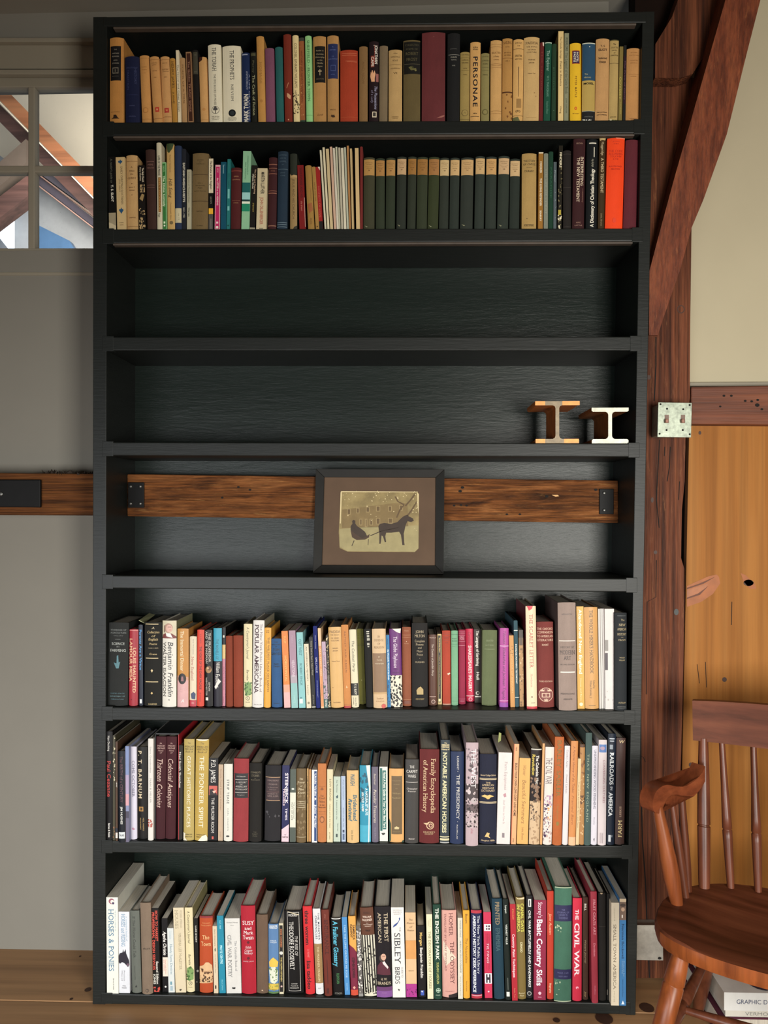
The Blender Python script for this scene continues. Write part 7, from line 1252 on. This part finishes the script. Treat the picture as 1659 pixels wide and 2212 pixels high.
# ------------------------------------------------------------------ chair
CHR = empty('armchair', (0.865, -0.40, 0.0), (0, 0, math.radians(-28)))
tag(CHR, 'brown wooden spindle-back armchair standing beside the bookcase', 'chair')
# local axes: x right, y back (towards wall), z up
def out(t):
    """seat outline"""
    a = 2 * math.pi * t
    x, y_ = 0.286 * math.copysign(abs(math.cos(a)) ** 0.72, math.cos(a)), math.sin(a)
    y_ = 0.245 * abs(y_) ** 0.85 if y_ > 0 else -0.165 * abs(y_) ** 0.55
    if y_ > 0: x *= 1 - 0.12 * (y_ / 0.245) ** 2
    else: x *= 1 - 0.05 * (y_ / 0.165) ** 2
    return x, y_
NS = 44
bm = bmesh.new(); rings = []
def seat_z(r, x, y_):
    dip = 0.020 * max(0, 1 - (r / 0.8) ** 2.2)
    fr2 = 0.006 * max(0, -y_ / 0.165) ** 2 * (abs(x) < 0.2)
    return 0.438 - dip - fr2
cen = bm.verts.new((0, 0.03, seat_z(0, 0, 0)))
for r in (0.2, 0.4, 0.6, 0.76, 0.84, 0.95, 0.985):
    ring = []
    for k in range(NS):
        x, y_ = out(k / NS)
        x, y_ = x * r, 0.03 + (y_ - 0.03) * r
        ring.append(bm.verts.new((x, y_, seat_z(r, x, y_))))
    rings.append(ring)
for r, z in ((1.0, 0.432), (1.0, 0.412), (0.985, 0.398), (0.9, 0.392)):
    rings.append([bm.verts.new((out(k / NS)[0] * r, 0.03 + (out(k / NS)[1] - 0.03) * r, z)) for k in range(NS)])
for k in range(NS): bm.faces.new([cen, rings[0][k], rings[0][(k + 1) % NS]])
for a, c_ in zip(rings, rings[1:]):
    for k in range(NS): bm.faces.new([a[k], c_[k], c_[(k + 1) % NS], a[(k + 1) % NS]])
bm.faces.new(rings[-1][::-1])
so = bm_obj('seat', bm, CHAIRW, CHR, autosmooth=45)
so.data.materials.append(CHAIRL)          # front edge worn to the lighter wood
for p_ in so.data.polygons:
    if p_.center.y < -0.105 and 0.396 < p_.center.z < 0.4335 and abs(p_.normal.z) < 0.8: p_.material_index = 1
def bamboo(r0, r1, ring_t=(), n=14):
    prof = []
    for k in range(n + 1):
        t = k / n
        prof.append((t, r0 + (r1 - r0) * t))
    for rt2 in ring_t:
        rr = r0 + (r1 - r0) * rt2
        prof += [(rt2 - 0.012, rr * 1.08), (rt2 - 0.003, rr * 0.82), (rt2 + 0.003, rr * 0.82), (rt2 + 0.012, rr * 1.08)]
    return sorted(prof)
def spind(t):   # swelling spindle
    base = [(0, .0085), (.2, .0105), (.36, .012), (.41, .0122), (.415, .0104), (.42, .0104), (.425, .0122), (.5, .0115), (.7, .009), (1, .0075)]
    return base
def arc_y(x): return 0.215 - 0.9 * x * x
LIG = CHAIRL
ARMP = wood('chair_arm_post_wood', [(0.3, '623018'), (0.5, '7c4020'), (0.75, '8c4e2a')], 2, 0.8, 0.36, 0.08, 0.001, dark=0.35, spec=0.3)
ARMW = wood('chair_arm_wood', [(0.3, '562a18'), (0.5, '70381f'), (0.75, '824628')], 1, 0.8, 0.4, 0.08, 0.001, dark=0.35, spec=0.3)
# stiles, spindles, crest
crest_z0, crest_z1 = 0.795, 0.905
def crest_y(x): return 0.262 - 0.5 * x * x
for s in (-1, 1):
    lathe('back_post', (s * 0.2, 0.165, 0.425), (s * 0.212, 0.240, 0.803), [(0, .0135), (.1, .015), (.42, .0165), (.425, .014), (.432, .014), (.437, .0165), (.6, .016), (.8, .0145), (1, .012)], CHAIRV, CHR)
for x in (-0.142, -0.078, 0.0, 0.078, 0.142):
    lathe('spindle', (x * 0.98, arc_y(x) - 0.0, 0.42), (x * 1.18, crest_y(x * 1.18) + 0.002, crest_z0 + 0.006), spind(0), CHAIRV, CHR, 10)
bm = bmesh.new(); M = 14; fr_, bk3 = [], []
for k in range(M + 1):
    x = -0.236 + 0.472 * k / M
    y_ = crest_y(x)
    for arr, dy in ((fr_, -0.010), (bk3, 0.010)):
        lo_, hi_ = crest_z0 + 0.004 * (x / 0.26) ** 2, crest_z1 - 0.006 * (x / 0.26) ** 2
        inset = 0.012 if k in (0, M) else 0
        arr.append((bm.verts.new((x, y_ + dy, lo_ + inset * 0)), bm.verts.new((x * (1 + 0.02), y_ + dy + 0.02, hi_))))
for k in range(M):
    for arr in (fr_, bk3): bm.faces.new([arr[k][0], arr[k + 1][0], arr[k + 1][1], arr[k][1]])
    bm.faces.new([fr_[k][1], fr_[k + 1][1], bk3[k + 1][1], bk3[k][1]]); bm.faces.new([fr_[k][0], fr_[k + 1][0], bk3[k + 1][0], bk3[k][0]])
for k in (0, M): bm.faces.new([fr_[k][0], fr_[k][1], bk3[k][1], bk3[k][0]])
bmesh.ops.bevel(bm, geom=[e for e in bm.edges if e.is_boundary or e.calc_face_angle(0) > 0.7], offset=0.004, segments=2, affect='EDGES')
bm_obj('crest_rail', bm, CHAIRW, CHR, autosmooth=40)
# arms: scroll-sawn boards, profile in (y, z)
AP = [(.178, .748), (.170, .735), (.158, .726), (.145, .719), (.13, .714), (.115, .711), (.10, .711), (.085, .714), (.07, .719), (.057, .724), (.045, .727), (.033, .727), (.022, .724), (.012, .718), (.005, .709), (.001, .697), (.000, .685), (.003, .673), (.009, .665), (.018, .661), (.027, .661), (.034, .665),
      (.039, .673), (.041, .683), (.045, .691), (.053, .696), (.063, .698), (.075, .697), (.088, .693), (.10, .686), (.113, .680), (.125, .677), (.138, .678), (.152, .685), (.165, .695), (.178, .708)]
for s in (-1, 1):
    bm = bmesh.new()
    ins = [bm.verts.new((s * (0.204 + 0.55 * (0.17 - y_)), y_, z)) for y_, z in AP]
    outs = [bm.verts.new((s * (0.204 + 0.55 * (0.17 - y_) + 0.035), y_ + 0.019, z)) for y_, z in AP]
    f1, f2 = bm.faces.new(ins), bm.faces.new(outs[::-1])
    for k in range(len(AP)): bm.faces.new([ins[k], outs[k], outs[(k + 1) % len(AP)], ins[(k + 1) % len(AP)]])
    bmesh.ops.triangulate(bm, faces=[f for f in bm.faces if len(f.verts) > 4])
    bm_obj('arm', bm, ARMW, CHR, autosmooth=40)
    lathe('arm_post', (s * 0.245, 0.043, 0.425), (s * 0.292, 0.034, 0.674), [(0, .013), (.08, .0155), (.3, .0205), (.5, .0205), (.75, .016), (1, .0125)], ARMP, CHR)
    for yb_, yt_2 in ((0.123, 0.118), (0.088, 0.082)):
        lathe('arm_spindle', (s * 0.232, yb_, 0.42), (s * (0.222 + 0.55 * (0.17 - yt_2)), yt_2 + 0.01, 0.69), [(0, .009), (.3, .0115), (.6, .0105), (1, .008)], CHAIRV, CHR, 10)
LEGP = [(0, .0135), (.12, .0165), (.28, .020), (.36, .0215), (.6, .0225), (.8, .0235), (.805, .0215), (.812, .0215), (.817, .0235), (.9, .0215), (1, .017)]
feet = {}
for s in (-1, 1):
    ft, tp = Vector((s * 0.30, -0.20, 0)), Vector((s * 0.212, -0.098, 0.405))
    lathe('leg', ft, tp, LEGP, LIG, CHR, 16); feet[(s, 'f')] = (ft, tp)
    ft, tp = Vector((s * 0.24, 0.335, 0)), Vector((s * 0.175, 0.155, 0.405))
    lathe('leg', ft, tp, LEGP, CHAIRV, CHR, 16); feet[(s, 'b')] = (ft, tp)
mid = {}
for s in (-1, 1):
    a = feet[(s, 'f')][0].lerp(feet[(s, 'f')][1], 0.42); c_ = feet[(s, 'b')][0].lerp(feet[(s, 'b')][1], 0.52)
    lathe('stretcher', a, c_, [(0, .009), (.3, .0145), (.49, .0165), (.495, .0145), (.505, .0145), (.51, .0165), (.7, .0145), (1, .009)], CHAIRV, CHR, 12)
    mid[s] = a.lerp(c_, 0.46)
lathe('stretcher', mid[-1], mid[1], [(0, .008), (.25, .013), (.5, .0155), (.75, .013), (1, .008)], CHAIRV, CHR, 12)
lathe('stretcher', feet[(-1, 'b')][0].lerp(feet[(-1, 'b')][1], .5), feet[(1, 'b')][0].lerp(feet[(1, 'b')][1], .5), [(0, .012), (.3, .0145), (.31, .0135), (.32, .0145), (.5, .0155), (1, .012)], CHAIRV, CHR, 12)

# ------------------------------------------------------------------ books lying on the floor behind the chair
def lying(name, x0, x1, y0, y1, z0, z1, c, label, rot=0.0, text=None, tcol='4a5a80', th=0.45, tw=0.5, tx=0.02, hard=True, row=0):
    root = empty(name, (x0, y0, z0), (0, 0, rot)); tag(root, label, 'book', 'books lying on the floor')
    cm = cover_mat(c, row, 'j'); t = 0.0028 if hard else 0.0008; w_, d_, h_ = x1 - x0, y1 - y0, z1 - z0
    # spine faces the room (-y)
    box('back_cover', 0, w_, 0, d_, 0, t, cm, root); box('front_cover', 0, w_, 0, d_, h_ - t, h_, cm, root); box('spine', 0, w_, 0, t, t, h_ - t, cm, root)
    i_ = 0.003 if hard else 0.0003
    box('page_block', i_, w_ - i_, t, d_ - i_, t, h_ - t, PAGES, root)
    if text:
        LV, LF, LW = layout(text, 's' if hard else '')
        mesh_obj('lettering', [(tx + vx / LW * tw, -0.0005, h_ * 0.5 + (vy - 0.5) * th * h_) for vx, vy in LV], LF, ink_mat(tcol, row), root)
    return root
xs = P(1556, 2190, -0.1).x
EMB = plain('navy_emblem', (34, 42, 66), 0.5)
def flipped(name, x0, x1, y0, y1, z0, z1, c, label):
    """fore-edge towards the room"""
    root = empty(name, (x0, y0, z0)); tag(root, label, 'book', 'books lying on the floor')
    cm = cover_mat(c, 0, 'h'); w_, d_, h_ = x1 - x0, y1 - y0, z1 - z0; t = 0.005
    box('back_cover', 0, w_, 0, d_, 0, t, cm, root); box('front_cover', 0, w_, 0, d_, h_ - t, h_, cm, root); box('spine', 0, w_, d_ - t, d_, t, h_ - t, cm, root)
    box('page_block', 0.004, w_ - 0.004, 0.006, d_ - t, t, h_ - t, PAGES, root)
flipped('lying_book', xs, xs + 0.36, -0.1, 0.17, 0.001, 0.064, '5a2438', 'large maroon book at the bottom of the floor stack')
lying('lying_book', xs + 0.014, xs + 0.30, -0.098, 0.14, 0.0645, 0.0815, 'd0ccc0', 'slim cream white book just above the maroon floor book', 0, 'VERMONT a', '8a8a84', .5, .1, .052, False)
lying('lying_book', xs + 0.010, xs + 0.29, -0.1, 0.13, 0.082, 0.130, 'd8d8d4', 'thick white book with navy capitals on top of the floor stack', 0, 'GRAPHIC DESIGN', '3c4668', .24, .125, .032, False)

gb = [o for o in bpy.data.objects if o.name.startswith('lying_book') and o.get('label', '').startswith('thick white')][0]
mesh_obj('emblem', [(0.115 + 0.035 * math.cos(a), 0.05 + 0.04 * math.sin(a), 0.0486) for a in [k * math.pi / 10 for k in range(20)]], [tuple(range(20))], EMB, gb)
